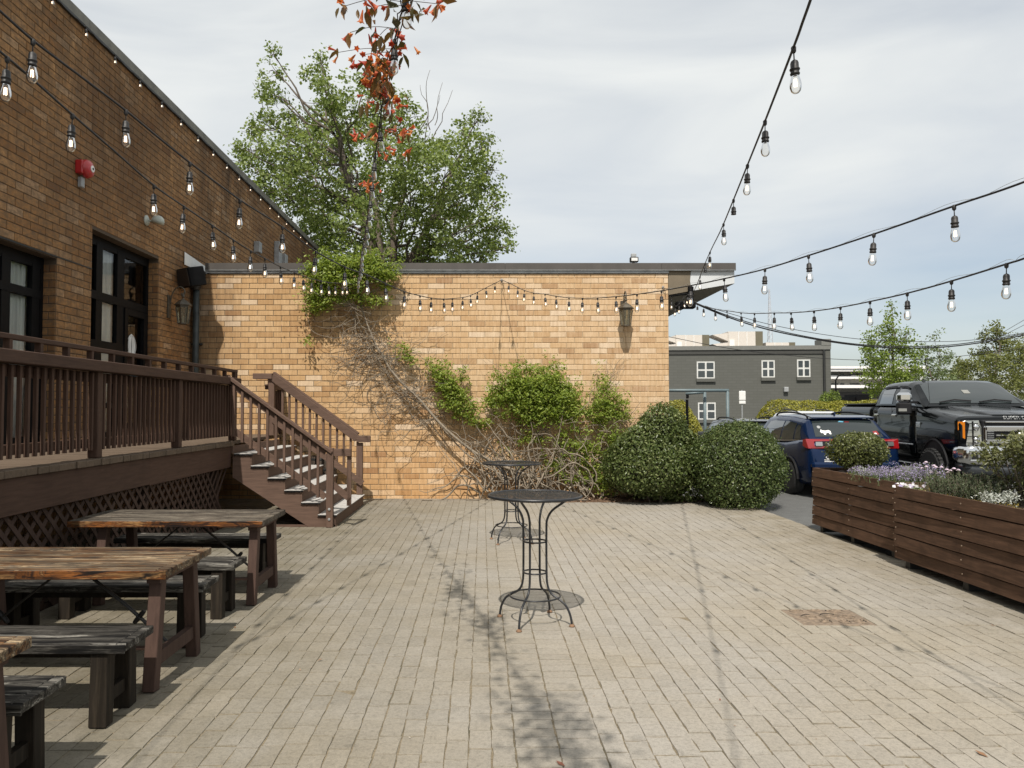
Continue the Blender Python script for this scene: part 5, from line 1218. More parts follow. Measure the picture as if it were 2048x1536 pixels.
M_ROSE = leafmat('rosemary_needle', (0.055, 0.075, 0.034), (0.095, 0.120, 0.060), (0.16, 0.185, 0.11), 0.15); M_PINK = leafmat('lilac_petal', (0.48, 0.36, 0.52), (0.62, 0.50, 0.64), (0.75, 0.66, 0.76), 0.3); M_PANS = leafmat('pansy_petal', (0.40, 0.34, 0.55), (0.70, 0.66, 0.70), (0.80, 0.78, 0.76), 0.25)
M_GSTEM = simple('green_stem', (0.10, 0.13, 0.05), 0.8)
def spikes(t, base, n, h, spread, mleaf, mflow, ls, fl, perf, tilt=0.25, seed=0):
    """upright stems with small leaves, flower florets on the upper third"""
    P, N, Q, NQ = [], [], [], []; st = MB()
    for i in range(n):
        bx, by = base[0]+RNG.normal()*spread[0], base[1]+RNG.normal()*spread[1]; hh = h*RNG.uniform(0.6, 1.15); d = np.array([RNG.normal()*tilt, RNG.normal()*tilt, 1.0])*hh; p0 = np.array([bx, by, base[2]])
        st.tube([tuple(p0), tuple(p0+d*0.5+RNG.normal(size=3)*0.01), tuple(p0+d)], 0.0016, 3, False)
        k = RNG.uniform(0.05, 1.0 if perf == 0 else 0.75, 16); P.append(p0+d*k[:, None]+RNG.normal(size=(16, 3))*0.008); N.append(RNG.normal(size=(16, 3))+np.array([0, 0, .3]))
        if perf: k = RNG.uniform(0.62, 1.0, perf); Q.append(p0+d*k[:, None]+RNG.normal(size=(perf, 3))*0.0085); NQ.append(RNG.normal(size=(perf, 3)))
    tag(st.build('stems', M_GSTEM, t), kind='stuff'); P = np.concatenate(P); leaf_obj('foliage', mleaf, t, P, np.concatenate(N), ls*RNG.uniform(0.6, 1.3, len(P)), RNG.normal(.5, .25, len(P)), 0.35)
    if perf: Q = np.concatenate(Q); leaf_obj('flowers', mflow, t, Q, np.concatenate(NQ), fl*RNG.uniform(0.7, 1.3, len(Q)), RNG.normal(.5, .25, len(Q)), 0.8)
X1, X2 = 4.82, 4.66
def pos(u, X): return (X, X*F/(u-CX), SZ-0.01)
for i, (u, X, n, h, lab) in enumerate(((1745, 4.72, 90, 0.16, 'clump of purple catmint flowers next to the round planter shrub'), (1778, 4.92, 90, 0.16, 'purple catmint clump second from the round planter shrub'), (1810, 4.78, 90, 0.17, 'purple catmint clump in the middle of the far planter'), (1836, 4.95, 80, 0.24, 'tallest purple catmint clump, beside the lilac scabious'))):
    p = pos(u, X); t = thing('catmint_plant', lab, 'flowering plant', p, 0, 'purple catmint in the planter'); spikes(t, p, n, h, (0.10, 0.13), M_HERB, M_LAV, 0.022, 0.013, 12, 0.35)
p = pos(1890, 4.9); t = thing('scabious_plant', 'lilac pincushion flowers on tall thin stems in front of the pickup wheel', 'flowering plant', p); st = MB()
spikes(t, p, 40, 0.13, (0.10, 0.12), M_HERB, M_PINK, 0.03, 0.01, 0, 0.4)
for (u, v) in ((1852, 925), (1844, 937), (1853, 934), (1868, 932), (1863, 945), (1877, 947), (1883, 935), (1894, 940), (1901, 942), (1908, 938), (1917, 941), (1896, 946), (1872, 935)):
    hd = AX(u, v, 4.85); st.tube(spline([(p[0]+RNG.normal()*.05, hd.y+RNG.normal()*.05, SZ), (4.86, hd.y+0.01, (SZ+hd.z)/2), tuple(hd)], 3), 0.0018, 4, False)
    f = MB()
    for k in range(12):
        a = 2*math.pi*k/12; f.add([(hd.x, hd.y, hd.z), (hd.x+.019*math.cos(a-.3), hd.y+.019*math.sin(a-.3), hd.z+.004), (hd.x+.025*math.cos(a), hd.y+.025*math.sin(a), hd.z), (hd.x+.019*math.cos(a+.3), hd.y+.019*math.sin(a+.3), hd.z+.004)], [(0, 1, 2, 3)], RNG.random())
    f.lathe([(.018, .002), (.014, .012), (.004, .016)], 8, Matrix.Translation(hd), 0.7); f.build('flower_head', M_PINK, t)
tag(st.build('flower_stems', M_GSTEM, t), kind='stuff')
for (u, X, h, lab) in ((1893, 4.62, 0.17, 'rosemary clump at the far end of the near planter'), (1928, 4.68, 0.23, 'tallest rosemary clump in the middle of the row'), (1958, 4.60, 0.20, 'rosemary clump beside the dark pickup shadow'), (1985, 4.78, 0.22, 'rosemary clump next to the silver-leaved plants')):
    p = pos(u, X); t = thing('rosemary_plant', lab, 'herb', p, 0, 'rosemary in the near planter'); P, N, A = [], [], []; st = MB()
    for i in range(95):
        b0 = np.array([p[0]+RNG.normal()*.085, p[1]+RNG.normal()*.10, SZ]); d = np.array([RNG.normal()*.25, RNG.normal()*.25, 1])*h*RNG.uniform(.6, 1.15); st.tube([tuple(b0), tuple(b0+d)], .002, 3, False)
        k = RNG.uniform(.15, 1, 30); P.append(b0+d*k[:, None]+RNG.normal(size=(30, 3))*.006); N.append(RNG.normal(size=(30, 3))); A.append(np.tile(d/h, (30, 1))+RNG.normal(size=(30, 3))*.5)
    tag(st.build('stems', M_BARK, t), kind='stuff'); P = np.concatenate(P); leaf_obj('foliage', M_ROSE, t, P, np.concatenate(N), .026*RNG.uniform(.7, 1.3, len(P)), RNG.normal(.5, .25, len(P)), .22, axis=np.concatenate(A))
for (u, X, lab) in ((1975, 4.50, 'silver-leaved dusty miller nearest the planter edge'), (2012, 4.68, 'silver-leaved dusty miller beside the upright shrub'), (1718, 4.72, 'silver-leaved dusty miller under the round planter shrub')):
    p = pos(u, X); t = thing('dusty_miller', lab, 'plant', p, 0, 'silver-leaved plants'); P = np.array(p)+RNG.normal(size=(240, 3))*np.array([.04, .045, .02])+np.array([0, 0, .055]); P[:, 2] += np.abs(RNG.normal(0, .03, 240))
    leaf_obj('foliage', M_GREYL, t, P, RNG.normal(size=(240, 3))+np.array([-.3, -.3, .6]), .034*RNG.uniform(.6, 1.3, 240), RNG.normal(.5, .25, 240), .35)
for (u, X, lab) in ((1806, 4.47, 'white and violet pansies at the corner of the near planter'), (1826, 4.53, 'cream pansies right of the violet ones')):
    p = pos(u, X); t = thing('pansy_plant', lab, 'flowering plant', p, 0, 'pansies'); P = np.array(p)+RNG.normal(size=(150, 3))*np.array([.04, .05, .012])+np.array([0, 0, .03]); leaf_obj('foliage', M_HERB, t, P, RNG.normal(size=(150, 3))+np.array([0, 0, 1]), .028*RNG.uniform(.6, 1.3, 150), RNG.normal(.6, .2, 150), .6)
    P = np.array(p)+RNG.normal(size=(26, 3))*np.array([.035, .055, .012])+np.array([0, 0, .062]); leaf_obj('flowers', M_PANS, t, P, RNG.normal(size=(26, 3))*.4+np.array([-.6, -.5, .5]), .036*RNG.uniform(.7, 1.2, 26), RNG.uniform(0, 1, 26), 1.0)
n = 900; P = np.stack([RNG.uniform(XP2+.04, XP2+.35, n), RNG.uniform(5.8, 8.0, n), np.full(n, SZ+.012)], 1); k = RNG.random(n) < .4; P[k, 0] = RNG.uniform(XP1+.04, XP1+.4, k.sum()); P[k, 1] = RNG.uniform(8.35, 10.0, k.sum()); P[:, 2] += RNG.uniform(0, .02, n)
tag(leaf_obj('sedum_carpet', M_YEL, None, P, RNG.normal(size=(n, 3))*.5+np.array([0, 0, 1]), .018*RNG.uniform(.6, 1.4, n), RNG.random(n), .6), 'yellow-brown ground cover creeping over the planter soil', 'ground cover', kind='stuff')
# ------------------------------------------------------------------ vehicles
def paint(name, c, rough=0.25, metal=0.0, coat=0.55):
    t = NT(name); n = t.noise(t.coords('Object'), 2.5, 5, 0.6); d = t.noise(t.coords('Object'), 60, 4, 0.7)
    t.col(t.mix(t.ramp(n, [(0.35, 0.0), (0.8, 0.015)]), c, (0.2, 0.19, 0.17))); t.set(Roughness=rough, Metallic=metal, Coat_Weight=coat, Coat_Roughness=0.03); t.b.inputs['Specular IOR Level'].default_value = 0.1
    t.link(t.ramp(d, [(0.3, rough*0.8), (0.7, rough*1.3)]), t.b.inputs['Roughness']); return t.m
M_TRUCK = paint('black_truck_paint', (0.002, 0.003, 0.0037), 0.15, 0.0, 0.36); M_BLUE = paint('blue_car_paint', (0.004, 0.015, 0.052), 0.2, 0.3)
M_GRCAR = paint('grey_car_paint', (0.055, 0.06, 0.065), 0.3, 0.3); M_WCAR = paint('white_car_paint', (0.55, 0.56, 0.57), 0.3)
M_CGLASS = NT('tinted_car_glass').col((0.020, 0.026, 0.026)).set(Roughness=0.03, Coat_Weight=0.6, Coat_Roughness=0.02).m
M_SGLASS = NT('side_window_glass').col((0.012, 0.016, 0.017)).set(Roughness=0.02, Coat_Weight=1.0, Coat_Roughness=0.01, Coat_IOR=1.8).m
M_CHROME = NT('chrome').col((0.72, 0.72, 0.71)).set(Roughness=0.12, Metallic=1.0).m
M_PLAST = simple('black_plastic', (0.012, 0.012, 0.013), 0.6, var=0.2, nscale=30, spec=0.25); M_RUBBER = simple('tyre_rubber', (0.016, 0.016, 0.016), 0.85, var=0.3, nscale=30, bump=0.3)
M_LENS = NT('headlight_lens').col((0.42, 0.43, 0.42)).set(Roughness=0.12, Metallic=0.75).m; M_AMBER = NT('amber_lens').col((0.65, 0.20, 0.015)).set(Roughness=0.15).m
M_REDL = NT('red_lens').col((0.24, 0.007, 0.009)).set(Roughness=0.12, Coat_Weight=1.0).m; M_RIM = simple('alloy_rim', (0.42, 0.40, 0.38), 0.35, metal=0.5); M_DRIM = simple('dark_rim', (0.014, 0.014, 0.014), 0.4)
PROF = [(0, 0), (0.80, 0), (0.93, 0.03), (0.975, 0.12), (0.995, 0.35), (1.0, 0.55), (0.99, 0.75), (0.972, 0.90), (0.93, 0.975), (0.80, 1.005), (0.45, 1.02), (0, 1.025)]
def loft(keys, prof, ny=40):
    """keys: (y, half width, z bottom, z top) -> closed smooth body"""
    k = np.array(keys, float); ys = np.unique(np.concatenate([np.linspace(k[0, 0], k[-1, 0], ny), k[:, 0]])); vs = []; m = len(prof)*2-2
    for y in ys:
        w, a, b = (np.interp(y, k[:, 0], k[:, i]) for i in (1, 2, 3)); ring = [(w*fx, y, a+(b-a)*fz) for fx, fz in prof]; ring += [(-x, y_, z) for x, y_, z in ring[-2:0:-1]]; vs += ring
    n = len(ys); fs = [(i*m+j, i*m+(j+1) % m, (i+1)*m+(j+1) % m, (i+1)*m+j) for i in range(n-1) for j in range(m)]; fs.append(tuple(range(m-1, -1, -1))); fs.append(tuple(range((n-1)*m, n*m)))
    return vs, fs
def gh_prof(wb, zb, zr):
    h = zr-zb; wr = wb-0.30*h; return [(wb, zb), (wb-0.10*h, zb+0.45*h), (wr+0.02, zr-min(0.10, 0.3*h)), (wr-0.03, zr-min(0.045, 0.15*h)), (wr-0.12, zr-min(0.015, .05*h)), (wr*0.5, zr), (0, zr+0.004)]
def greenhouse(keys, ny=44):
    k = np.array(keys, float); ys = np.unique(np.concatenate([np.linspace(k[0, 0], k[-1, 0], ny), k[:, 0]])); vs = []; m = 13
    for y in ys:
        wb, zb, zr = (np.interp(y, k[:, 0], k[:, i]) for i in (1, 2, 3)); r = gh_prof(wb, zb, zr); vs += [(x, y, z) for x, z in r]+[(-x, y, z) for x, z in r[-2::-1]]
    n = len(ys); fs = [(i*m+j, (i+1)*m+j, (i+1)*m+j+1, i*m+j+1) for i in range(n-1) for j in range(m-1)]; return vs, fs
def gh_side(keys, y, t, off, sgn):
    k = np.array(keys, float); wb, zb, zr = (np.interp(y, k[:, 0], k[:, i]) for i in (1, 2, 3)); r = gh_prof(wb, zb, zr)[:3]; z = zb+(r[2][1]-zb)*t
    x = np.interp(z, [q[1] for q in r], [q[0] for q in r]); return (sgn*(x+off), y, z)
def gh_top(keys, y, x, off):
    k = np.array(keys, float); wb, zb, zr = (np.interp(y, k[:, 0], k[:, i]) for i in (1, 2, 3)); r = gh_prof(wb, zb, zr); z = np.interp(abs(x), [q[0] for q in r[::-1]], [q[1] for q in r[::-1]]); return (x, y, z+off)
def part(n, mb, m, par, smooth=False):
    me = mb.mesh(n, smooth); me.materials.append(m); return inst(n, me, par)
def side_glass(keys, y0, y1, t0, t1, sgn, off=0.006, slope0=0.0, slope1=0.0, n=8):
    """glass patch on the side of the cab; slope shifts the top edge along y"""
    mb = MB(); vs = []
    for i in range(n+1):
        for j in range(4):
            t = t0+(t1-t0)*j/3; ya = y0+slope0*j/3; yb = y1+slope1*j/3; vs.append(gh_side(keys, ya+(yb-ya)*i/n, t, off, sgn))
    mb.add(vs, [(i*4+j, (i+1)*4+j, (i+1)*4+j+1, i*4+j+1) for i in range(n) for j in range(3)]); return mb
def top_glass(keys, y0, y1, hw0, hw1, off=0.008, n=6, m=12):
    mb = MB(); vs = []
    for i in range(n+1):
        y = y0+(y1-y0)*i/n; hw = hw0+(hw1-hw0)*i/n
        for j in range(m+1): vs.append(gh_top(keys, y, -hw+2*hw*j/m, off))
    mb.add(vs, [(i*(m+1)+j, i*(m+1)+j+1, (i+1)*(m+1)+j+1, (i+1)*(m+1)+j) for i in range(n) for j in range(m)]); return mb
def wheel(t, x, y, r, w, sgn, mr, spokes, tread=0):
    M = Matrix.Translation((x, y, r+0.002)) @ Matrix.Rotation(R(90)*sgn, 4, 'Y')
    tm = MB().lathe([(r*0.62, -w*0.48), (r*0.9, -w*0.5), (r*0.985, -w*0.40), (r, -w*0.2), (r, w*0.2), (r*0.985, w*0.40), (r*0.9, w*0.5), (r*0.62, w*0.48)], 36, M)
    if tread:
        for k in range(tread):
            a = 2*math.pi*k/tread
            for q, z in ((0, -w*0.36), (0.5, -w*0.12), (0, w*0.12), (0.5, w*0.36)):
                Mb = M @ Matrix.Rotation(a+q*2*math.pi/tread, 4, 'Z'); tm.box(r-0.01, r+0.012, -r*0.055, r*0.055, z-w*0.10, z+w*0.10, 0.5, Mb)
    wo = part('wheel', MB().lathe([(r*0.64, -w*0.3), (r*0.64, w*0.34), (r*0.60, w*0.36), (r*0.56, w*0.2), (r*0.2, w*0.12), (0.02, w*0.12)], 28, M), M_DRIM, t, True); part('tyre', tm, M_RUBBER, wo, not tread)
    s = MB()
    for k in range(spokes):
        a = 2*math.pi*k/spokes; Mb = M @ Matrix.Rotation(a, 4, 'Z')
        for q in (-0.10, 0.10): s.add([Mb @ Vector(p) for p in ((r*.12, -.015+q*.2, w*.26), (r*.12, .02+q*.2, w*.26), (r*.60, .022+q*r*.9, w*.37), (r*.60, -.014+q*r*.9, w*.37))], [(0, 1, 2, 3)])
    s.lathe([(r*.16, w*.2), (r*.16, w*.28), (r*.1, w*.3)], 14, M); part('rim', s, mr, wo)
def crossover(label, loc, rz, mp, zs=1.0, detail=True, group=None, cat='car', name='parked_car'):
    t = thing(name, label, cat, loc, rz, group); z = lambda v: v*zs
    low = [(0.0, .70, z(.46), z(.70)), (0.03, .80, z(.40), z(.86)), (0.10, .87, z(.33), z(1.06)), (0.17, .89, z(.29), z(1.13)), (0.5, .905, z(.23), z(1.12)), (1.2, .90, z(.22), z(1.06)), (2.4, .90, z(.22), z(1.03)), (3.2, .895, z(.22), z(1.02)), (3.9, .87, z(.24), z(.95)), (4.25, .80, z(.30), z(.86)), (4.42, .66, z(.38), z(.72))]
    gk = [(0.20, .80, z(1.10), z(1.13)), (0.42, .825, z(1.09), z(1.37)), (0.58, .835, z(1.08), z(1.515)), (0.75, .84, z(1.07), z(1.545)), (1.3, .85, z(1.04), z(1.59)), (2.0, .85, z(1.03), z(1.60)), (2.5, .845, z(1.02), z(1.56)), (2.95, .83, z(1.01), z(1.30)), (3.35, .80, z(1.0), z(1.03))]
    bo = part('body', MB().add(*loft(low, PROF)), mp, t, True); part('cabin', MB().add(*greenhouse(gk)), mp, t, True)
    rw = part('rear_window', top_glass(gk, .235, .54, .66, .60), M_CGLASS, t, True); part('windscreen', top_glass(gk, 2.62, 3.25, .60, .70), M_CGLASS, t, True)
    for s in (-1, 1):
        part('side_window', side_glass(gk, 1.52, 2.62, .10, .93, s, .006, .0, -.32), M_SGLASS, t, True); part('side_window', side_glass(gk, .86, 1.46, .10, .93, s, .006, .02, -.0), M_CGLASS, t, True); part('side_window', side_glass(gk, .50, .80, .12, .88, s, .006, .16, .03), M_CGLASS, t, True)
        part('sill_trim', side_glass(gk, .55, 2.65, .035, .075, s, .009), M_CHROME if detail else M_PLAST, t)
        for y in (.86, 3.52):
            arch = MB(); n = 12; vs = []
            for i in range(n+1):
                a = math.pi*i/n
                for rr_ in (.0, .36, .43): vs.append((s*(.912 if rr_ > .37 else .908), y+rr_*math.cos(a), .335+rr_*math.sin(a)*1.02))
            arch.add(vs, [(i*3+j, (i+1)*3+j, (i+1)*3+j+1, i*3+j+1) for i in range(n) for j in range(2)])
            for xx in (s*.914,):
                arch.tube([(xx, y+.40*math.cos(math.pi*i/n), .335+.41*math.sin(math.pi*i/n)) for i in range(n+1)], .028, 5)
            part('wheel_arch', arch, M_PLAST, t); wheel(t, s*.84, y, .335, .21, s, M_RIM, 5)
        part('sill_cladding', MB().cbox(s*.915-.02, s*.915+.012, 1.26, 3.1, z(.24), z(.40), .01), M_PLAST, t)
        part('roof_rail', MB().tube(spline([(s*.60, .72, z(1.525)), (s*.61, .80, z(1.585)), (s*.61, 1.4, z(1.64)), (s*.60, 2.1, z(1.63)), (s*.59, 2.3, z(1.57))], 5), .019, 6), M_PLAST, t, True)
        part('door_handle', MB().cbox(s*.905-.012, s*.905+.02, 1.42, 1.60, z(.86), z(.89), .008), mp, t); part('door_mirror', MB().cbox(s*.98-.10, s*.98+.08, 2.55, 2.66, z(1.02), z(1.17), .03), mp, t)
        part('door_seam', MB().bar((s*.9075, 1.52, z(.30)), (s*.898, 1.52, z(1.02)), .006, .006), M_PLAST, t)
        # tail light: a red bracket round a pale lamp
        tl = MB(); tl.add([(s*.885, .175, z(1.135)), (s*.885, .165, z(.965)), (s*.86, .10, z(.955)), (s*.52, .043, z(.965)), (s*.52, .05, z(1.005)), (s*.75, .085, z(1.0)), (s*.75, .115, z(1.09)), (s*.38, .10, z(1.10)), (s*.38, .105, z(1.135))], [(0, 1, 2, 3, 4, 5, 6, 7, 8)]); tl.add([(s*.905, .26, z(1.12)), (s*.905, .26, z(1.0)), (s*.885, .165, z(.965)), (s*.885, .175, z(1.135))], [(0, 1, 2, 3)])
        for i, v in enumerate(tl.v): tl.v[i] = (v[0]*1.006, v[1]-.028, v[2])
        tb = part('tail_light', tl, M_REDL, t); part('dark_insert', MB().add([(s*.735, .046, z(1.075)), (s*.735, .032, z(1.012)), (s*.40, .012, z(1.012)), (s*.40, .026, z(1.075))], [(0, 1, 2, 3)]), M_PLAST, tb); part('lamp_lens', MB().add([(s*.745, .040, z(1.083)), (s*.745, .026, z(1.008)), (s*.62, .014, z(1.008)), (s*.62, .030, z(1.083))], [(0, 1, 2, 3)]), M_LENS, tb); part('lamp_lens', MB().add([(s*.53, .022, z(1.06)), (s*.53, .010, z(1.02)), (s*.40, .004, z(1.02)), (s*.40, .018, z(1.06))], [(0, 1, 2, 3)]), M_LENS, tb)
    part('bumper_cladding', MB().cbox(-.82, .82, -.035, .12, z(.34), z(.56), .03), M_PLAST, t); part('bumper', MB().cbox(-.84, .84, -.055, .10, z(.565), z(.70), .04), mp, t)
    part('spoiler', MB().prism([(-.62, .50, z(1.525)), (.62, .50, z(1.525)), (.60, .78, z(1.565)), (-.60, .78, z(1.565))], (0, 0, .022)), mp, t)
    part('antenna_fin', MB().prism([(0, .82, z(1.56)), (0, 1.02, z(1.575)), (0, .86, z(1.645))], (.02, 0, 0)), mp, t); part('number_plate', MB().cbox(-.16, .16, -.014, .02, z(.80), z(.93), .004), M_PLAST, t)
    part('rear_wiper', MB().tube([(.05, .215, z(1.16)), (.25, .222, z(1.19)), (.50, .222, z(1.175))], .012, 5), M_PLAST, t)
    if detail:                                                  # stickers on the rear glass and tailgate
        def stick(pts, m, nm='sticker'):
            part(nm, MB().poly([gh_top(gk, .235+(.305*v), u, .012) for u, v in pts]), m, t)
        dog = [(-.53, .28), (-.50, .42), (-.485, .36), (-.42, .33), (-.36, .36), (-.325, .30), (-.33, .12), (-.36, .12), (-.37, .2), (-.42, .2), (-.44, .10), (-.47, .10), (-.48, .2), (-.515, .2)]
        stick([(u, v) for u, v in dog], M_WHITE, 'dog_sticker'); stick([(-.52+.035*math.cos(a), .56+.09*math.sin(a)) for a in np.linspace(0, 6.28, 10)[:-1]], M_GREYM, 'oval_sticker')
        stick([(.50, .12), (.60, .12), (.58, .34), (.49, .30)], M_REDL); stick([(.51, .14), (.56, .14), (.55, .22), (.505, .2)], M_WHITE)
        stick([(-.10, .86), (.0, .83), (.02, .90), (-.06, .94)], M_BLUED); stick([(.03, .84), (.12, .84), (.12, .88), (.03, .88)], M_REDL)
        for (x0, x1, z0_, z1_) in ((-.60, -.44, .735, .748), (-.60, -.42, .705, .718)): part('decal', MB().box(x0, x1, -.004, .075, z0_, z1_), M_WHITE, t)
        part('decal', MB().tube([(-.57+.0, -.004, .765), (-.56, -.004, .80), (-.52, -.004, .82), (-.49, -.004, .80), (-.49, -.004, .77), (-.55, -.004, .765)], .008, 5), M_WHITE, t)
    return t
crossover('blue crossover car seen from behind with roof rails and dog sticker', (7.10, 14.30, 0), 0, M_BLUE, 1.0, True, 'parked cars')
p = AY(1512, 838, 20.0); crossover('dark grey car mostly hidden behind the dense shrub and the blue crossover', (7.45, 19.6, 0), 0, M_GRCAR, 0.90, False, 'parked cars')
p = AY(1640, 822, 25); crossover('pale silver car roof showing just above the blue crossover', (p.x, 24.6, 0), 0, M_WCAR, 1.03, False, 'parked cars')

# --- lifted black pickup, facing the camera
TA = R(8.3); c0 = AY(1921, 893, 12.75); hw = 1.0
tc_ = Vector((c0.x, 12.75, 0))+Vector((math.cos(TA), -math.sin(TA), 0))*1.03
TK = thing('pickup_truck', 'lifted black crew cab pickup with chrome grille and bumper, facing the patio', 'pickup', (tc_.x, tc_.y, 0), -TA)
TP = [(0, 0), (0.86, 0), (0.95, 0.02), (0.985, 0.08), (1.0, 0.30), (1.0, 0.62), (0.985, 0.66), (0.99, 0.80), (0.975, 0.90), (0.94, 0.965), (0.84, 1.0), (0.40, 1.02), (0, 1.025)]
part('front_body', MB().add(*loft([(0.14, .96, 1.0, 1.46), (0.17, .985, .98, 1.55), (0.26, 1.0, .94, 1.585), (0.7, 1.005, .9, 1.63), (1.4, 1.005, .86, 1.71), (1.85, 1.005, .80, 1.765)], TP, 30)), M_TRUCK, TK, True)
part('door_body', MB().add(*loft([(1.856, 1.005, .74, 1.765), (4.10, 1.005, .74, 1.79)], TP, 8)), M_TRUCK, TK, True)
bedp = part('bed', MB().add(*loft([(4.15, 1.005, .80, 1.785), (6.30, 1.005, .80, 1.80), (6.36, .97, .86, 1.78)], TP, 12)), M_TRUCK, TK, True)
part('tonneau_cover', MB().cbox(-.93, .93, 4.2, 6.28, 1.80, 1.845, .015), M_PLAST, bedp)
part('hood_bulge', MB().add(*loft([(0.24, .44, 1.5, 1.602), (0.6, .52, 1.5, 1.672), (1.7, .60, 1.6, 1.79)], [(0, 0), (1.0, 0), (1.0, .55), (.93, .9), (.8, 1), (0, 1.02)], 16)), M_TRUCK, TK, True)
ck = [(1.62, .93, 1.74, 1.76), (1.90, .935, 1.76, 1.95), (2.38, .94, 1.775, 2.23), (2.62, .945, 1.78, 2.285), (3.2, .945, 1.785, 2.30), (3.75, .945, 1.79, 2.285), (3.96, .94, 1.79, 2.23), (4.10, .93, 1.79, 1.82)]
part('cab', MB().add(*greenhouse(ck)), M_TRUCK, TK, True); ws = part('windscreen', top_glass(ck, 1.70, 2.40, .80, .70), M_CGLASS, TK, True)
part('sticker', MB().poly([gh_top(ck, y, x, .014) for x, y in ((-.06, 1.98), (.06, 1.98), (.06, 2.10), (-.06, 2.10))]), simple('sticker_grey', (.22, .22, .2), .6), ws)
for (x0, x1) in ((-.62, -.05), (.08, .66)): part('wiper', MB().tube([gh_top(ck, 1.70, x0, .03), gh_top(ck, 1.76, (x0+x1)/2, .035), gh_top(ck, 1.73, x1, .03)], .013, 5), M_PLAST, TK)
for s in (-1, 1):
    part('side_window', side_glass(ck, 1.96, 2.92, .10, .84, s, .006, .46, -.02), M_SGLASS, TK, True); part('side_window', side_glass(ck, 3.14, 3.82, .08, .84, s, .006, .0, -.06), M_SGLASS, TK, True)
    for (a, b_, s0) in ((2.05, 3.0, .44), (3.06, 3.90, 0)): part('window_visor', side_glass(ck, a+s0*.92, b_-.04, .90, 1.0, s, .028, s0*.08, 0), M_PLAST, TK)
    for y in (1.86, 3.03, 4.0): part('door_seam', MB().bar((s*1.0065, y, .86), (s*.985, y, 1.75), .007, .006), M_PLAST, TK)
    for y in (2.78, 3.76): part('door_handle', MB().cbox(s*.995-.02, s*.995+.045, y, y+.22, 1.555, 1.605, .012), M_CHROME, TK)
    part('body_moulding', MB().cbox(s*1.004-.01, s*1.004+.012, 1.95, 4.0, 1.005, 1.03, .004), M_CHROME, TK); part('fender_badge', MB().cbox(s*1.006-.008, s*1.006+.01, 1.62, 1.80, 1.36, 1.46, .004), M_CHROME, TK)
    part('running_board', MB().cbox(s*.98-.10, s*.98+.14, 1.75, 4.3, .60, .67, .02), M_PLAST, TK); part('board_trim', MB().cbox(s*1.122-.004, s*1.122+.01, 1.8, 4.25, .655, .675, .004), M_CHROME, TK)
    for y in (1.05, 5.1):                                        # wheel openings
        a = MB(); n = 16; vs = []
        for i in range(n+1):
            th = math.pi*(i/n)*1.08-.04*math.pi
            for rr_ in (0, .50, .585): vs.append((s*(1.012 if rr_ < .55 else 1.022), y+rr_*math.cos(th)*.98, .55+rr_*math.sin(th)*1.10))
        a.add(vs, [(i*3+j, (i+1)*3+j, (i+1)*3+j+1, i*3+j+1) for i in range(n) for j in range(2)]); a.tube([(s*1.012, y+.575*math.cos(math.pi*i/n), .55+.60*math.sin(math.pi*i/n)) for i in range(n+1)], .022, 6)
        part('wheel_arch', a, M_PLAST, TK); wheel(TK, s*.945, y, .49, .32, s, M_DRIM, 8, 34)
    mr = part('tow_mirror', MB().cbox(s*1.22-.13, s*1.22+.13, 1.75, 1.88, 1.60, 1.84, .03), M_PLAST, TK); part('mirror_cap', MB().cbox(s*1.22-.132, s*1.22+.132, 1.725, 1.87, 1.842, 2.03, .05), M_CHROME, mr); part('turn_lamp', MB().cbox(s*1.22-.125, s*1.22+.03, 1.738, 1.752, 1.66, 1.72, .005), M_LENS, mr)
    for zz in (1.72, 1.86): part('mirror_arm', MB().bar((s*.92, 1.96, zz-.02), (s*1.12, 1.84, zz-.02), .05, .045), M_PLAST, mr)
    hl = part('headlight', MB().prism([(s*.965, .16, 1.08), (s*.685, .10, 1.06), (s*.655, .09, 1.15), (s*.655, .09, 1.40), (s*.685, .11, 1.515), (s*.965, .18, 1.505)], (0, .12, 0)), M_LENS, TK); part('amber_lens', MB().prism([(s*.982, .195, 1.24), (s*.90, .130, 1.20), (s*.90, .130, 1.49), (s*.982, .195, 1.49)], (0, -.012, 0)), M_AMBER, hl)
    lamps = MB()
    for zz in (1.13, 1.24, 1.35, 1.46): lamps.box(min(s*.70, s*.87), max(s*.70, s*.87), .094, .12, zz-.006, zz+.006); 
    lamps.box(min(s*.775, s*.787), max(s*.775, s*.787), .092, .12, 1.09, 1.5); part('lamp_divider', lamps, M_PLAST, hl)
    for zz in (1.185, 1.40): part('projector', MB().lathe([(.05, 0), (.05, .012), (.03, .02), (.012, .022)], 14, Matrix.Translation((s*.735, .092, zz)) @ Matrix.Rotation(R(90), 4, 'X')), M_CHROME, hl, True)
    gn = part('grille_vent', MB().cbox(min(s*.47, s*.64), max(s*.47, s*.64), .03, .13, 1.12, 1.42, .02), M_CHROME, TK); v = MB(); v.box(min(s*.49, s*.60), max(s*.49, s*.60), .024, .032, 1.15, 1.39); part('vent_slot', v, M_PLAST, gn)
    lv = MB()
    for q in range(7): lv.box(min(s*.495, s*.595), max(s*.495, s*.595), .018, .025, 1.165+q*.032, 1.172+q*.032)
    part('louvre', lv, M_GREYM, gn)
    bc = MB(); bc.cbox(min(s*.62, s*.90), max(s*.62, s*.90), -.075, -.02, .855, .985, .01); part('fog_recess', bc, M_PLAST, TK); part('fog_lamp', MB().cbox(min(s*.70, s*.80), max(s*.70, s*.80), -.09, -.07, .885, .96, .008), M_LENS, TK)
    fb = MB().tube([(s*.60, -.078, .84), (s*.92, -.078, .84), (s*.92, -.078, 1.0), (s*.60, -.078, 1.0), (s*.60, -.078, .84)], .012, 6); part('fog_bezel', fb, M_CHROME, TK)
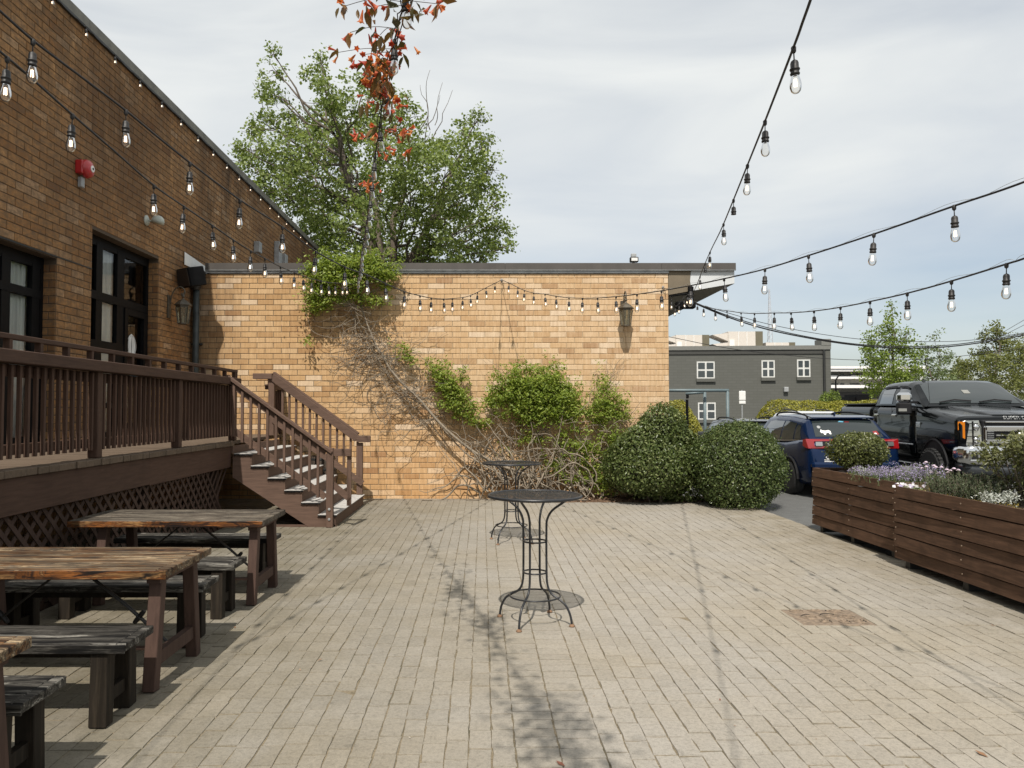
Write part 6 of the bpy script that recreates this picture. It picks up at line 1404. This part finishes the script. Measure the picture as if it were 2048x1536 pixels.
part('grille', MB().cbox(-.655, .655, .07, .16, 1.03, 1.52, .02), M_PLAST, TK)
for (za, zb, d) in ((1.33, 1.42, .0), (1.13, 1.20, .0), (1.475, 1.50, .02), (1.045, 1.065, .02)):
    part('grille_bar', MB().cbox(-.62, .62, .015+d, .09, za, zb, .018), M_CHROME, TK)
part('grille_bar', MB().cbox(-.46, .46, .02, .09, 1.255, 1.275, .006), M_CHROME, TK)
ov = part('badge', MB().lathe([(.125, 0), (.12, .012), (.09, .016)], 28, Matrix.Translation((0, .012, 1.27)) @ Matrix.Rotation(R(90), 4, 'X') @ Matrix.Diagonal((1.25, .55, 1, 1))), M_CHROME, TK, True)
part('badge_field', MB().lathe([(.108, .016), (.106, .020), (.06, .0205)], 28, Matrix.Translation((0, .012, 1.27)) @ Matrix.Rotation(R(90), 4, 'X') @ Matrix.Diagonal((1.25, .52, 1, 1))), NT('badge_blue').col((.012, .03, .14)).set(Roughness=.2, Coat_Weight=1.0).m, ov, True)
me = text_mesh('Ford', .095, .001, .35); me.materials.append(M_CHROME); inst('lettering', me, ov, (0, -.0095, 1.243), (math.pi/2, 0, 0))
me = text_mesh('SUPER DUTY', .085, .006); me.materials.append(M_CHROME); lo = inst('lettering', me, TK, (0, .165, 1.535), (math.pi/2-R(28), 0, 0), (1.12, 1, 1)); lo.data.materials[0] = M_GREYM
part('bumper', MB().add(*loft([(-.07, .90, .79, 1.06), (-.04, 1.0, .77, 1.085), (.12, 1.045, .77, 1.09), (.28, 1.04, .80, 1.07)], [(0, 0), (.9, 0), (.98, .1), (1, .3), (1, .75), (.97, .92), (.9, 1), (0, 1)], 8)), M_CHROME, TK, True)
part('valance', MB().add(*loft([(-.02, .86, .60, .78), (.10, .95, .58, .78), (.4, .95, .60, .78)], [(0, 0), (.95, 0), (1, .2), (1, 1), (0, 1)], 6)), M_GRCAR, TK, True)
part('underbody', MB().box(-.78, .78, .5, 6.2, .58, .95), M_PLAST, TK); part('axle', MB().tube([(-.8, 1.05, .46), (.8, 1.05, .46)], .07, 8), M_PLAST, TK); part('axle', MB().tube([(-.8, 5.1, .46), (.8, 5.1, .46)], .08, 8), M_PLAST, TK)
part('antenna', MB().tube([(-.78, 1.72, 1.74), (-.80, 1.76, 2.32)], .004, 5), M_PLAST, TK); part('roof_marker', MB().cbox(-.55, -.49, 2.60, 2.66, 2.285, 2.31, .008), M_PLAST, TK)
# ------------------------------------------------------------------ festoon lights
M_CORD = simple('black_rubber_cord', (0.014, 0.013, 0.013), 0.6, var=0.3, nscale=30); M_SOCK = simple('black_socket', (0.022, 0.020, 0.019), 0.55, var=0.4, nscale=60)
M_BULB = glass('bulb_glass', (0.97, 0.96, 0.94), 1.38, 0.05, (0.5, 0.5, 0.48)); M_FIL = glow('lit_filament', (1.0, 0.80, 0.60), 3.0)
sk = MB(); sk.lathe([(0.006, 0.006), (0.011, 0.0), (0.010, -0.018), (0.005, -0.024)], 8); sk.tube([(0, 0, -0.02), (0, 0, -0.058)], 0.0028, 5); sk.lathe([(0.006, -0.052), (0.014, -0.058), (0.0165, -0.066), (0.0165, -0.086), (0.0205, -0.089), (0.0205, -0.094), (0.017, -0.096), (0.017, -0.105), (0.0195, -0.108), (0.0185, -0.114)], 12)
ME_SK = sk.mesh('socket', True); ME_SK.materials.append(M_SOCK)
bu = MB().lathe([(0.0145, -0.112), (0.0165, -0.124), (0.0215, -0.142), (0.0238, -0.158), (0.0232, -0.170), (0.0185, -0.183), (0.010, -0.1905), (0.002, -0.192)], 14); ME_BU = bu.mesh('bulb', True); ME_BU.materials.append(M_BULB)
fi = MB()
for a in range(5): w = 2*math.pi*a/5; fi.tube([(0.0045*math.cos(w), 0.0045*math.sin(w), -0.132), (0.0065*math.cos(w), 0.0065*math.sin(w), -0.163)], 0.0016, 5)
ME_FI = fi.mesh('filament'); ME_FI.materials.append(M_FIL)
def festoon(label, plan, cord, bulbs, empty=(), dark=(), steel=False, off=()):
    """plan (a, b): the wire hangs in the vertical plane X = a + b*Y; cord: pixels along it; bulbs: pixel x of each lamp"""
    a, b = plan
    def P(u, v):
        d = ray(u, v); tt = a/(d.x-b*d.y); return Vector((d.x*tt, d.y*tt, H+d.z*tt))
    pts = [P(u, v) for u, v in cord]
    e = min(pts, key=lambda p: p.y); ext = [e.lerp(Vector((a-1.5*b, -1.5, 4.0)), k/5)-Vector((0, 0, 0.10*math.sin(math.pi*k/5))) for k in range(1, 6)]      # on to the fixing behind the camera
    pts = ext[::-1]+pts if pts[0] is e else pts+ext
    sp = spline(pts, 8)
    mid = pts[len(pts)//2]; t = thing('festoon_lights', label, 'string lights', tuple(mid), 0, 'festoon light strings over the patio')
    cm = MB(); cm.tube(sp, 0.0056, 6); cm.build('cord', M_CORD, t, True)
    if steel: s = MB(); s.tube([p+Vector((0, 0, 0.012+0.010*math.sin(i*.8))) for i, p in enumerate(sp)], 0.0012, 4); s.build('support_wire', M_GREYM, t)
    px = [topx(p) for p in sp]
    for k, u in enumerate(bulbs):
        best = None
        for i in range(len(px)-1):
            u0, u1 = px[i][0], px[i+1][0]
            if min(u0, u1) <= u <= max(u0, u1): q = (u-u0)/(u1-u0) if u1 != u0 else 0; best = sp[i].lerp(sp[i+1], q); break
        if best is None: continue
        rot = (random.uniform(-.07, .07), random.uniform(-.07, .07), random.uniform(0, 6))
        s = inst('socket', ME_SK, t, best-mid, rot)
        if k in empty: continue
        inst('bulb', ME_BU, s); 
        if k not in dark: inst('filament', ME_FI, s)
    return t, P, sp
S1c = [(-240, -180), (-110, -78), (0, 22), (70, 84), (160, 152), (250, 220), (318, 276), (382, 327), (480, 400), (565, 454), (632, 503), (690, 534), (734, 550), (771, 567), (808, 583), (838, 591), (862.5, 596), (887, 598), (905, 597), (925.5, 595), (941, 591), (956, 584), (975, 574), (1003, 560)]
festoon('string of lit bulbs from above the left tables to the wall hook', (-2.68, .218), S1c, [66, 252, 380, 480, 565, 632, 690, 734, 771, 808.6, 840, 862.5, 887.5, 905, 925.6, 941, 955, 972, 990], off=())
S2c = [(-300, -130), (-150, -22), (0, 103), (60, 154), (142, 227), (225, 299), (308, 371), (371, 415), (425, 451), (467, 480), (502, 502), (532, 518), (560, 533), (589, 545), (607, 552), (624, 558), (642, 562), (657, 565), (671, 566), (685, 567), (694, 567), (715, 569)]
festoon('lower string of lit bulbs before the tall brick wall, ending in the creeper', (-1.94, -.027), S2c, [15, 145, 308, 368, 425, 467, 502, 530, 561, 589, 606, 624, 642, 657, 671, 685, 694])
S1b = [(1003, 560), (1018, 566), (1036, 575), (1049, 581), (1067, 586), (1090, 588.5), (1112, 592.5), (1138, 595.5), (1165, 596.5), (1195, 596), (1235, 593), (1275, 588.5), (1323, 581.5), (1382, 571), (1450, 557), (1530, 538), (1617, 511), (1748, 468), (1908, 412), (2048, 364), (2300, 262), (2600, 120)]
festoon('string of bulbs from the wall hook out to the upper right', (3.33, -.214), S1b, [1018, 1036, 1049, 1067.5, 1090, 1112, 1138, 1165, 1195, 1232, 1274, 1323, 1382, 1448, 1530, 1617, 1748, 1908, 2110], (), (), True)
S6 = [(1388, 604), (1407, 612), (1430, 618), (1454, 621.5), (1482, 625.5), (1509, 627), (1548, 626), (1582, 625.5), (1628, 622), (1681, 614.5), (1740, 603), (1814, 586.5), (1903, 562), (2013, 528), (2048, 517), (2200, 463), (2450, 350)]
festoon('lowest string of bulbs on the right, from the canopy corner across the cars', (2.42, .108), S6, [1395, 1407, 1430, 1454, 1482, 1509, 1548.6, 1582, 1628, 1681, 1740, 1814.5, 1903, 2013, 2150], (0, 3), (), True)
S5 = [(1385, 588), (1395, 566), (1408, 532), (1422, 500), (1437, 470), (1447, 448), (1466, 402), (1495, 330), (1529, 245), (1587, 95), (1605, 45), (1621, 0), (1640, -60), (1690, -230)]
festoon('string of bulbs rising steeply from the canopy corner to the top right', (.55, .2404), S5, [1400, 1410, 1420, 1447, 1467, 1495, 1530, 1587], (1, 4), (6,), False)
# string along the roof edge of the tall wall
pts = []; y = 6.0
t = thing('festoon_lights', 'string of small lit bulbs clipped along the roof edge of the tall brick wall', 'string lights', (XL+.07, 12, ZW-.02), 0, 'festoon light strings over the patio')
ce = []
while y < 24.3: ce.append((XL+.06, y, ZW-.015)); ce.append((XL+.06, y+.4, ZW-.05)); y += .8
MB().tube(spline(ce, 3), .004, 5).build('cord', M_CORD, t, True)
y = 6.0
while y < 24.3:
    s = inst('socket', ME_SK, t, Vector((XL+.065, y, ZW-.02))-wpos(t), (0, 0, 0), (1, 1, .8)); inst('bulb', ME_BU, s); inst('filament', ME_FI, s); y += .80
# vine-grown string overhead
S4c = [(715, 573), (718, 548), (722, 520), (727, 486), (732, 452), (737, 418), (743, 372), (749, 325), (757, 266), (767, 192), (783, 108), (799, 40), (808, -8)]
yv = [13.9, 12.2, 10.6, 9.2, 8.05, 7.2, 6.35, 5.75, 5.15, 4.62, 4.07, 3.66, 3.45]
def V4(u, v, Y): return AY(u, v, Y)
pv = [V4(u, v, Y) for (u, v), Y in zip(S4c, yv)]; pv += [Vector((-.27, 2.7, 3.70)), Vector((-.12, 1.9, 3.74)), Vector((.03, 1.0, 3.80)), Vector((.16, 0.2, 3.90)), Vector((.35, -1.2, 4.1))]
sp4 = spline(pv, 8); t = thing('festoon_lights', 'string of unlit bulbs grown over with flowering vine, running overhead to the wall creeper', 'string lights', tuple(pv[6]), 0, 'festoon light strings over the patio')
MB().tube(sp4, .0045, 6).build('cord', M_CORD, t, True)
acc = 0.0; last = sp4[0]; nxt = .45
for p in sp4[1:]:
    acc += (p-last).length; last = p
    if acc > nxt:
        s = inst('socket', ME_SK, t, p-wpos(t), (random.uniform(-.1, .1), random.uniform(-.1, .1), 0)); inst('bulb', ME_BU, s); nxt += .57
# hooks on the back wall and bracket under the canopy
for (u, v, lab) in ((1003, 560, 'small metal cable hook at the middle of the brick wall'), (1326, 574, 'small metal cable hook at the right corner of the brick wall')):
    p = AY(u, v, YB-.03); h_ = thing('cable_hook', lab, 'hook', tuple(p), 0, 'cable hooks on the brick wall'); MB().lathe([(.018, 0), (.018, .02), (.008, .03)], 8, Matrix.Translation((p.x, YB-.001, p.z)) @ Matrix.Rotation(R(90), 4, 'X')).build('anchor', M_GREYM, h_); MB().tube([(p.x+.02*math.cos(a), YB-.05, p.z+.02*math.sin(a)) for a in np.linspace(0, 6.28, 12)], .004, 5).build('ring', M_GREYM, h_); MB().tube(spline([(p.x, YB-.05, p.z), (p.x+.03, YB-.05, p.z-.06), (p.x+.05, YB-.03, p.z-.18)], 4), .004, 4).build('tail_wire', M_CORD, h_)
p = AY(1372, 606, YB+.05); fx = thing('canopy_floodlight', 'black twin floodlight fixed under the canopy at the wall corner', 'floodlight', (p.x, YB+.05, p.z))
MB().cbox(p.x-.20, p.x+.16, YB-.06, YB+.12, p.z-.11, p.z+.02, .02).build('lamp_head', M_BLACK, fx); MB().cbox(p.x+.02, p.x+.12, YB-.05, YB+.1, p.z+.02, p.z+.30, .01).build('bracket', M_BLACK, fx); MB().tube([(p.x-.4, YB+.03, p.z+.12), (p.x+.08, YB+.03, p.z+.18)], .02, 6).build('arm', M_BLACK, fx)
cb = MB()
S7 = [AY(u, v, YB-.1) for u, v in ((1340, 592), (1352, 612), (1365, 598), (1378, 588), (1385, 590))]
o = thing('festoon_lights', 'short loop of lit bulbs bunched under the canopy corner', 'string lights', tuple(S7[2]), 0, 'festoon light strings over the patio'); sp7 = spline(S7, 6); MB().tube(sp7, .004, 5).build('cord', M_CORD, o, True)
for i in (2, 6, 9, 13, 17, 21): s = inst('socket', ME_SK, o, sp7[i]-wpos(o), (random.uniform(-.2, .2), random.uniform(-.2, .2), 0)); inst('bulb', ME_BU, s); inst('filament', ME_FI, s)

# ------------------------------------------------------------------ flowering vine on the overhead string
CV = thing('flowering_vine', 'orange-flowered trumpet vine hanging along the overhead light string', 'vine', tuple(pv[9]))
M_VSTEM = simple('vine_stem', (0.055, 0.035, 0.025), 0.8, var=0.3)
M_VLEAF = leafmat('vine_leaf', (0.055, 0.055, 0.020), (0.115, 0.075, 0.026), (0.22, 0.105, 0.035), 0.35, 0.35); M_VFLOW = leafmat('vine_flower', (0.40, 0.060, 0.035), (0.56, 0.125, 0.050), (0.62, 0.24, 0.075), 0.35, 0.45)
lms = []
for q in range(7):
    m = MB(); tt = q/6; w = .34
    pl = [(0, 0, 0), (.25, .16, .05), (.55, .19, .06), (.85, .08, .02), (1, 0, -.06), (.85, -.08, .02), (.55, -.19, .06), (.25, -.16, .05)]
    m.add([(x, y*1.0, z-.25*x*x*(.3+tt)) for x, y, z in pl]+[(.5, 0, -.03-.0625*(.3+tt))], [(8, 0, 1), (8, 1, 2), (8, 2, 3), (8, 3, 4), (8, 4, 5), (8, 5, 6), (8, 6, 7), (8, 7, 0)], tt); me = m.mesh('leaf', True); me.materials.append(M_VLEAF); lms.append(me)
fms = []
for q in range(5):
    m = MB(); n = 10; prof = [(.04, 0), (.07, .15), (.10, .35), (.13, .6), (.17, .78)]; vs = []
    for r_, z in prof:
        for k in range(n): vs.append((r_*math.cos(2*math.pi*k/n), r_*math.sin(2*math.pi*k/n), z))
    for k in range(n): rr_ = .34 if k % 2 == 0 else .22; vs.append((rr_*math.cos(2*math.pi*k/n), rr_*math.sin(2*math.pi*k/n), .92 if k % 2 == 0 else .86))
    fs = [(i*n+k, i*n+(k+1) % n, (i+1)*n+(k+1) % n, (i+1)*n+k) for i in range(5) for k in range(n)]; m.add(vs, fs, q/4); me = m.mesh('flower', True); me.materials.append(M_VFLOW); fms.append(me)
rv = random.Random(8)
def at4(v):
    """a point on the overhead string at picture height v"""
    for i in range(len(sp4)-1):
        a, b = topx(sp4[i]), topx(sp4[i+1])
        if min(a[1], b[1]) <= v <= max(a[1], b[1]): return sp4[i].lerp(sp4[i+1], (v-a[1])/(b[1]-a[1]+1e-9))
    return sp4[-30]
vs_ = MB()
for k in range(3): vs_.tube([p+Vector((.018*math.cos(i*.35+k*2.1), 0, .018*math.sin(i*.35+k*2.1))) for i, p in enumerate(sp4[64:])], .003, 5, False)
clus = [(745, 150, 20, 26, 26), (765, 165, 26, 22, 34), (770, 120, 26, 26, 20), (752, 128, 22, 18, 14), (760, 70, 20, 20, 10), (795, 85, 18, 26, 8), (790, 200, 22, 16, 10), (765, 190, 18, 12, 8), (748, 262, 8, 14, 5), (790, 262, 26, 12, 8), (716, 262, 14, 8, 4), (820, 262, 14, 10, 6), (772, 300, 16, 12, 5), (818, 300, 12, 6, 3), (782, 225, 18, 10, 5), (737, 360, 18, 14, 7), (750, 375, 16, 10, 6), (730, 200, 12, 10, 4), (675, 105, 6, 10, 3), (720, 110, 12, 10, 5), (690, 12, 16, 8, 5), (735, 20, 16, 12, 6), (700, 65, 6, 5, 2), (880, 8, 16, 8, 5), (820, 20, 8, 8, 2), (775, 10, 8, 6, 2)]
cnt = 0
for (u, v, su, sv, n) in clus:
    base = at4(max(v, -5)); Y = base.y
    c = AY(u, v, Y)
    if abs(u-topx(base)[0]) > 22: vs_.tube(spline([base+Vector((0, 0, .02)), base.lerp(c, .5)+Vector((0, rv.uniform(-.04, .04), .03)), c], 4), .0018, 4, False)
    for i in range(int(n*1.5)):
        p = AY(u+rv.gauss(0, su*.6), v+rv.gauss(0, sv*.6), Y+rv.gauss(0, .09)); fl = rv.random() < (.52 if v > 60 or u > 850 or u < 700 else .35); s_ = rv.uniform(.045, .085) if not fl else rv.uniform(.045, .068)
        if fl: inst('flower', rv.choice(fms), CV, p-wpos(CV), (rv.uniform(1.2, 2.9), rv.uniform(-.6, .6), rv.uniform(0, 6.3)), (s_, s_, s_))
        else: inst('leaf', rv.choice(lms), CV, p-wpos(CV), (rv.uniform(-.8, .8), rv.uniform(.4, 1.5), rv.uniform(0, 6.3)), (s_*1.1, s_*1.1, s_*1.1))
        cnt += 1
vs_.build('stems', M_VSTEM, CV, True)
P, N = [], []                                                 # the part of the vine overhead, out of the picture, that shades the paving
for i in range(52, len(sp4)-9):
    p = sp4[i]
    if p.y < 3.5 and p.y > -.3:
        dn = 62 if .85 < p.y < 1.7 else (24 if 3.0 < p.y else 6); s_ = .13 if dn > 60 else .08
        P.append(np.array(p)+RNG.normal(size=(dn, 3))*np.array([s_, .08, .10])); N.append(RNG.normal(size=(dn, 3)))
P = np.concatenate(P); leaf_obj('foliage', M_VLEAF, CV, P, np.concatenate(N), .07*RNG.uniform(.6, 1.3, len(P)), RNG.random(len(P)), .5)
# ------------------------------------------------------------------ beyond the lot
def m_gbrick():
    t = NT('grey_painted_brick'); br = t.node('ShaderNodeTexBrick'); br.inputs['Scale'].default_value = 1.0; v = t.n.new('ShaderNodeTexCoord'); mpp = t.node('ShaderNodeMapping'); mpp.inputs['Rotation'].default_value = (R(90), 0, 0); t.link(v.outputs['Object'], mpp.inputs[0]); t.link(mpp.outputs[0], br.inputs['Vector'])
    br.inputs['Brick Width'].default_value = .60; br.inputs['Row Height'].default_value = .20; br.inputs['Mortar Size'].default_value = .02
    br.inputs['Color1'].default_value = (.094, .095, .083, 1); br.inputs['Color2'].default_value = (.102, .103, .091, 1); br.inputs['Mortar'].default_value = (.086, .087, .076, 1)
    t.col(br.outputs[0]); t.set(Roughness=.85); return t.m
M_GB = m_gbrick(); M_TRIM = simple('window_trim_white', (.60, .60, .57), .6); M_GGLASS = NT('grey_window_glass').col((.05, .06, .065)).set(Roughness=.05).m
YG = 54.0; gx1, gx0 = AY(1660, 750, YG).x, AY(1230, 750, YG).x; zg = AY(1655, 699, YG).z; ga = -R(4.5)
GBX = thing('grey_building', 'two-storey grey painted brick building with white cross windows beyond the lot', 'building', (gx1, YG, 0), ga)
Lg = (gx1-gx0)*1.03
def gp(n, mb, m, par=None): me = mb.mesh(n); me.materials.append(m); return inst(n, me, par or GBX)
gp('wall', MB().box(-Lg, 0, 0, 14, 0, zg), M_GB)
gp('parapet', MB().box(-Lg-.1, .05, -.14, 14, zg+.002, zg+.30), simple('parapet_grey', (.165, .165, .15), .8)); gp('parapet_pier', MB().box(-.62, .06, -.16, 1.2, zg+.302, zg+.75), simple('parapet_grey', (.165, .165, .15), .8))
gp('corner_pier', MB().box(-.32, .04, -.06, -.004, 0, zg), M_GB); gp('down_pipe', MB().tube([(-.44, -.12, 0), (-.44, -.12, zg)], .07, 8), M_DARKGR); gp('cornice_shadow_board', MB().box(-Lg, -.33, -.07, -.003, zg-.30, zg-.003), simple('cornice_dark', (.05, .05, .045), .8))
def lx(u, v):
    """local x, z on the slightly turned front"""
    d = ray(u, v); ca, sa = math.cos(ga), math.sin(ga); n = Vector((sa, -ca, 0)); o = Vector((0, 0, H)); tt = (Vector((gx1, YG, 0))-o).dot(n)/d.dot(n); p = o+d*tt; q = p-Vector((gx1, YG, 0)); return q.x*ca+q.y*sa, p.z
for (u0, u1, v0, v1) in ((1393.5, 1429, 723, 757), (1523, 1549, 720.5, 755), (1594, 1620, 719, 754), (1396, 1431, 805, 839)):
    xa_, za = lx(u0, v1); xb_, zb = lx(u1, v0); w = gp('window', MB().box(xa_, xb_, -.05, -.004, za, zb), M_TRIM); xm_, zm_ = (xa_+xb_)/2, (za+zb)/2; f = .09
    for (p0, p1) in ((xa_+f, xm_-f*.7), (xm_+f*.7, xb_-f)):
        for (q0, q1) in ((za+f, zm_-f*.7), (zm_+f*.7, zb-f)): gp('pane', MB().box(p0, p1, -.060, -.052, q0, q1), M_GGLASS, w)
    gp('sill', MB().box(xa_-.05, xb_+.05, -.16, -.004, za-.24, za-.01), M_GB, w)
xa_, za = lx(1571, 779); wl2 = gp('wall_light', MB().cbox(xa_-.16, xa_+.16, -.25, -.003, za-.18, za+.18, .03), M_GREYM)
for (u0, u1, v0, nm, fin) in ((1352, 1419, 670, 'pale rooftop air handling unit, leftmost on the grey building', 1), (1457, 1526, 663, 'largest pale rooftop air handling unit with weather hoods', 1), (1532, 1591, 685, 'low pale rooftop unit nearest the right end of the grey building', 0)):
    Yh = 58.0; a_, b_ = AY(u0, 700, Yh), AY(u1, v0, Yh); zb_ = zg+.1; t = thing('rooftop_unit', nm, 'hvac unit', ((a_.x+b_.x)/2, Yh+1, zb_), 0, 'rooftop units on the grey building'); k = (b_.x-a_.x)
    M_HV = simple('hvac_cream', (.60, .55, .49), .6, var=.06); M_HVD = simple('hvac_grille', (.13, .115, .075), .7)
    MB().box(a_.x, b_.x-k*.22, Yh, Yh+2, zb_, b_.z).build('casing', M_HV, t); MB().box(b_.x-k*.217, b_.x, Yh+.05, Yh+1.95, zb_, b_.z+.02).build('coil_grille', M_HVD, t)
    for q in (.28, .52): MB().box(a_.x+k*q, a_.x+k*q+.05, Yh-.05, Yh-.003, zb_, b_.z-.02).build('panel_seam', M_WHITE, t)
    MB().box(a_.x+k*.03, a_.x+k*.17, Yh-.06, Yh-.003, zb_+.1, zb_+(b_.z-zb_)*.6).build('access_panel', M_WHITE, t)
    if fin:
        for q in (.55, .1): zz = zb_+(b_.z-zb_)*q; MB().prism([(a_.x-.002, Yh+.1, zz), (a_.x-.002, Yh+.1, zz+(b_.z-zb_)*.38), (a_.x-1.2, Yh+.1, zz+(b_.z-zb_)*.30)], (0, 1.6, 0)).build('weather_hood', M_HV, t)
# white deck building
YW = 120.0; wx0, wx1 = AY(1640, 760, YW).x, AY(1853, 760, YW).x; WB = thing('white_building', 'long white building with stacked balcony bands far beyond the lot', 'building', ((wx0+wx1)/2, YW, 0)); zW = lambda v: AY(1700, v, YW).z
M_WB = simple('white_render', (.80, .78, .76), .7, var=.03); M_WSH = simple('beige_render', (.50, .48, .43), .8); M_WDK = simple('dark_ground_floor', (.06, .055, .05), .8)
MB().box(wx0, wx1, YW+2.5, YW+14, 0, zW(742)).build('wall', M_WSH, WB)
for (v0, v1, d) in ((738, 743, -.6), (751, 757.5, 0), (770, 776, 0)): MB().box(wx0, wx1-4*(d == 0), YW+d, YW+2.49, zW(v1), zW(v0)).build('balcony_band', M_WB, WB)
MB().prism([(wx0, YW-.8, zW(737.8)), (wx1, YW-.8, zW(737.8)), (wx1, YW+14, zW(737.8)), (wx0, YW+14, zW(737.8))], (0, 0, (zW(733)-zW(737.8)))).build('roof', M_WB, WB)
MB().box(wx0, wx1, YW+1.2, YW+2.48, 0, zW(783)).build('ground_floor_recess', M_WDK, WB)
for v0, v1 in ((746, 749), (765.5, 769.5)):
    for i in range(11):
        u = 1661+i*17+(i % 3)*3; a_ = AY(u, 760, YW+2.4).x; MB().box(a_, a_+(.62 if i % 2 else 1.3), YW+2.42, YW+2.497, zW(v1), zW(v0)).build('window', M_GGLASS, WB)
for u in (1842,): a_ = AY(u, 760, YW-1).x; MB().box(a_-.22, a_+.22, YW-1.2, YW-.81, 0, zW(735)).build('stair_tower', M_WB, WB)
b = thing('dark_trailer', 'black box trailer parked far off below the white building', 'trailer', (AY(1722, 800, 90).x, 90, 0)); a_, c_ = AY(1699, 800, 90), AY(1742, 789, 90); xm_ = AY(1713, 800, 90).x
MB().box(xm_, c_.x, 90, 93, .6, c_.z).build('box', M_BLACK, b); MB().box(a_.x, xm_-.02, 90.2, 92.8, .6, AY(1700, 794, 90).z).build('cab', M_BLACK, b)
for k in (.2, .8): MB().lathe([(.45, -.2), (.45, .2)], 14, Matrix.Translation((a_.x+(c_.x-a_.x)*k, 90.3, .452)) @ Matrix.Rotation(R(90), 4, 'X')).build('wheel', M_RUBBER, b)
# street lamp
p0, p1 = AY(1672, 800, 70), AY(1676, 752, 70); sl_ = thing('street_lamp', 'thin dark street lamp between the grey and white buildings', 'street lamp', (p0.x, 70, 0)); MB().tube([(p0.x, 70, 0), (p0.x, 70, p1.z-.4), (p0.x+.25, 70, p1.z), (p0.x+.5, 70, p1.z+.05)], .07, 6).build('pole', M_BLACK, sl_); MB().cbox(p0.x+.45, p0.x+1.4, 69.85, 70.15, p1.z, p1.z+.12, .02).build('lamp_head', M_BLACK, sl_)
# radio mast
p = AY(1540, 700, 160); mt = AY(1540, 578, 160).z; ma = thing('radio_mast', 'thin lattice radio mast far beyond the grey building', 'mast', (p.x, 160, 0)); m = MB(); M_MAST = simple('mast_steel', (.40, .40, .41), .6)
for k in range(3):
    a = 2.1*k; q = MB(); q.tube([(p.x+1.3*math.cos(a), 160+1.3*math.sin(a), 0), (p.x+.12*math.cos(a), 160+.12*math.sin(a), mt)], [.10, .03], 5).build('leg', M_MAST, ma)
for i in range(22):
    z_ = mt*i/22; z2 = mt*(i+1)/22; r_ = lambda z: 1.3-1.18*z/mt
    for k in range(3): m.tube([(p.x+r_(z_)*math.cos(2.1*k), 160+r_(z_)*math.sin(2.1*k), z_), (p.x+r_(z2)*math.cos(2.1*(k+1)), 160+r_(z2)*math.sin(2.1*(k+1)), z2)], .035, 3)
tag(m.build('lattice', M_MAST, ma), kind='stuff')
# parking sign
p = AY(1484, 800, 36); z1, z2, z3 = AY(1484, 782, 36).z, AY(1484, 801, 36).z, AY(1484, 808, 36).z; sg = thing('parking_sign', 'white two-panel parking sign on a thin post by the grey building', 'sign', (p.x, 36, 0)); wv = 13/1500*36/2
MB().tube([(p.x, 36, 0), (p.x, 36, z1+.05)], .03, 6).build('post', M_GREYM, sg); MB().cbox(p.x-wv, p.x+wv, 35.93, 35.965, z2+.015, z1, .02).build('panel', M_WHITE, sg); MB().cbox(p.x-wv, p.x+wv, 35.93, 35.965, z3, z2-.01, .02).build('lower_panel', M_WHITE, sg)
# blue-grey pipe frame behind the shrubs
YF = 24.0; z_ = AY(1400, 781, YF).z; M_PF = simple('blue_grey_pipe', (.115, .155, .165), .5); pf = thing('pipe_frame', 'blue-grey steel pipe frame standing behind the round shrubs', 'pipe frame', (AY(1435, 800, YF).x, YF, 0)); xs_ = [AY(u, 790, YF).x for u in (1300, 1414, 1455)]
MB().tube([(xs_[0], YF, z_), (xs_[2]+.04, YF, z_)], .052, 10).build('top_rail', M_PF, pf, True)
for x in xs_[1:]: MB().tube([(x, YF+(.0 if x == xs_[2] else .25), 0), (x, YF+(.0 if x == xs_[2] else .25), z_)], .05, 10).build('upright', M_PF, pf, True)
MB().tube([(xs_[1], YF+.25, z_-.05), (xs_[1]-.6, YF+.3, z_-.10)], .04, 8).build('strut', M_PF, pf, True)
x = AY(1374, 800, YF).x; MB().tube([(x, YF, 0), (x, YF, AY(1374, 799, YF).z)], .045, 8).build('short_post', M_BLACK, pf); MB().cbox(x-.02, x+.05, YF-.05, YF+.05, AY(1374, 797, YF).z, AY(1374, 789, YF).z, .01).build('latch', M_BLACK, pf)
# overhead cables across the lot
def cable(label, pts, Y0, Y1, r, n=1):
    P = [AY(u, v, Y0+(Y1-Y0)*i/(len(pts)-1)) for i, (u, v) in enumerate(pts)]; o = MB().tube(spline(P, 6), r, 5).build('overhead_cable', M_CORD, None, True, P[0]); return tag(o, label, 'cable', 'overhead cables on the right')
cable('thick overhead cable sagging from the canopy corner, lower of the pair', [(1388, 606), (1450, 632), (1520, 655), (1600, 673), (1700, 689), (1800, 696), (1900, 693), (2000, 679), (2080, 664)], 14.1, 17, .014)
cable('overhead cable twisted just above the thick one', [(1390, 605), (1452, 630), (1522, 652), (1602, 671), (1702, 687), (1800, 693), (1900, 690), (2000, 676), (2080, 661)], 14.1, 17, .010)
cable('thin overhead cable running above the pair', [(1410, 612), (1470, 630), (1540, 649), (1640, 668), (1740, 680), (1830, 683), (1920, 682), (2000, 673), (2080, 660)], 14.1, 17, .006)
cable('thin cable crossing in front of the grey building', [(1300, 668), (1345, 675), (1430, 692), (1520, 705), (1650, 717), (1740, 720), (1850, 718), (1950, 709), (2080, 692)], 20, 26, .009)
for i, (pp, Y) in enumerate((([(2000, 668), (2048, 640), (2100, 610)], 60), ([(2005, 672), (2048, 650), (2100, 625)], 60))): cable('far faint power line at the right edge, %s of two' % ('upper' if i == 0 else 'lower'), pp, Y, Y, .02)
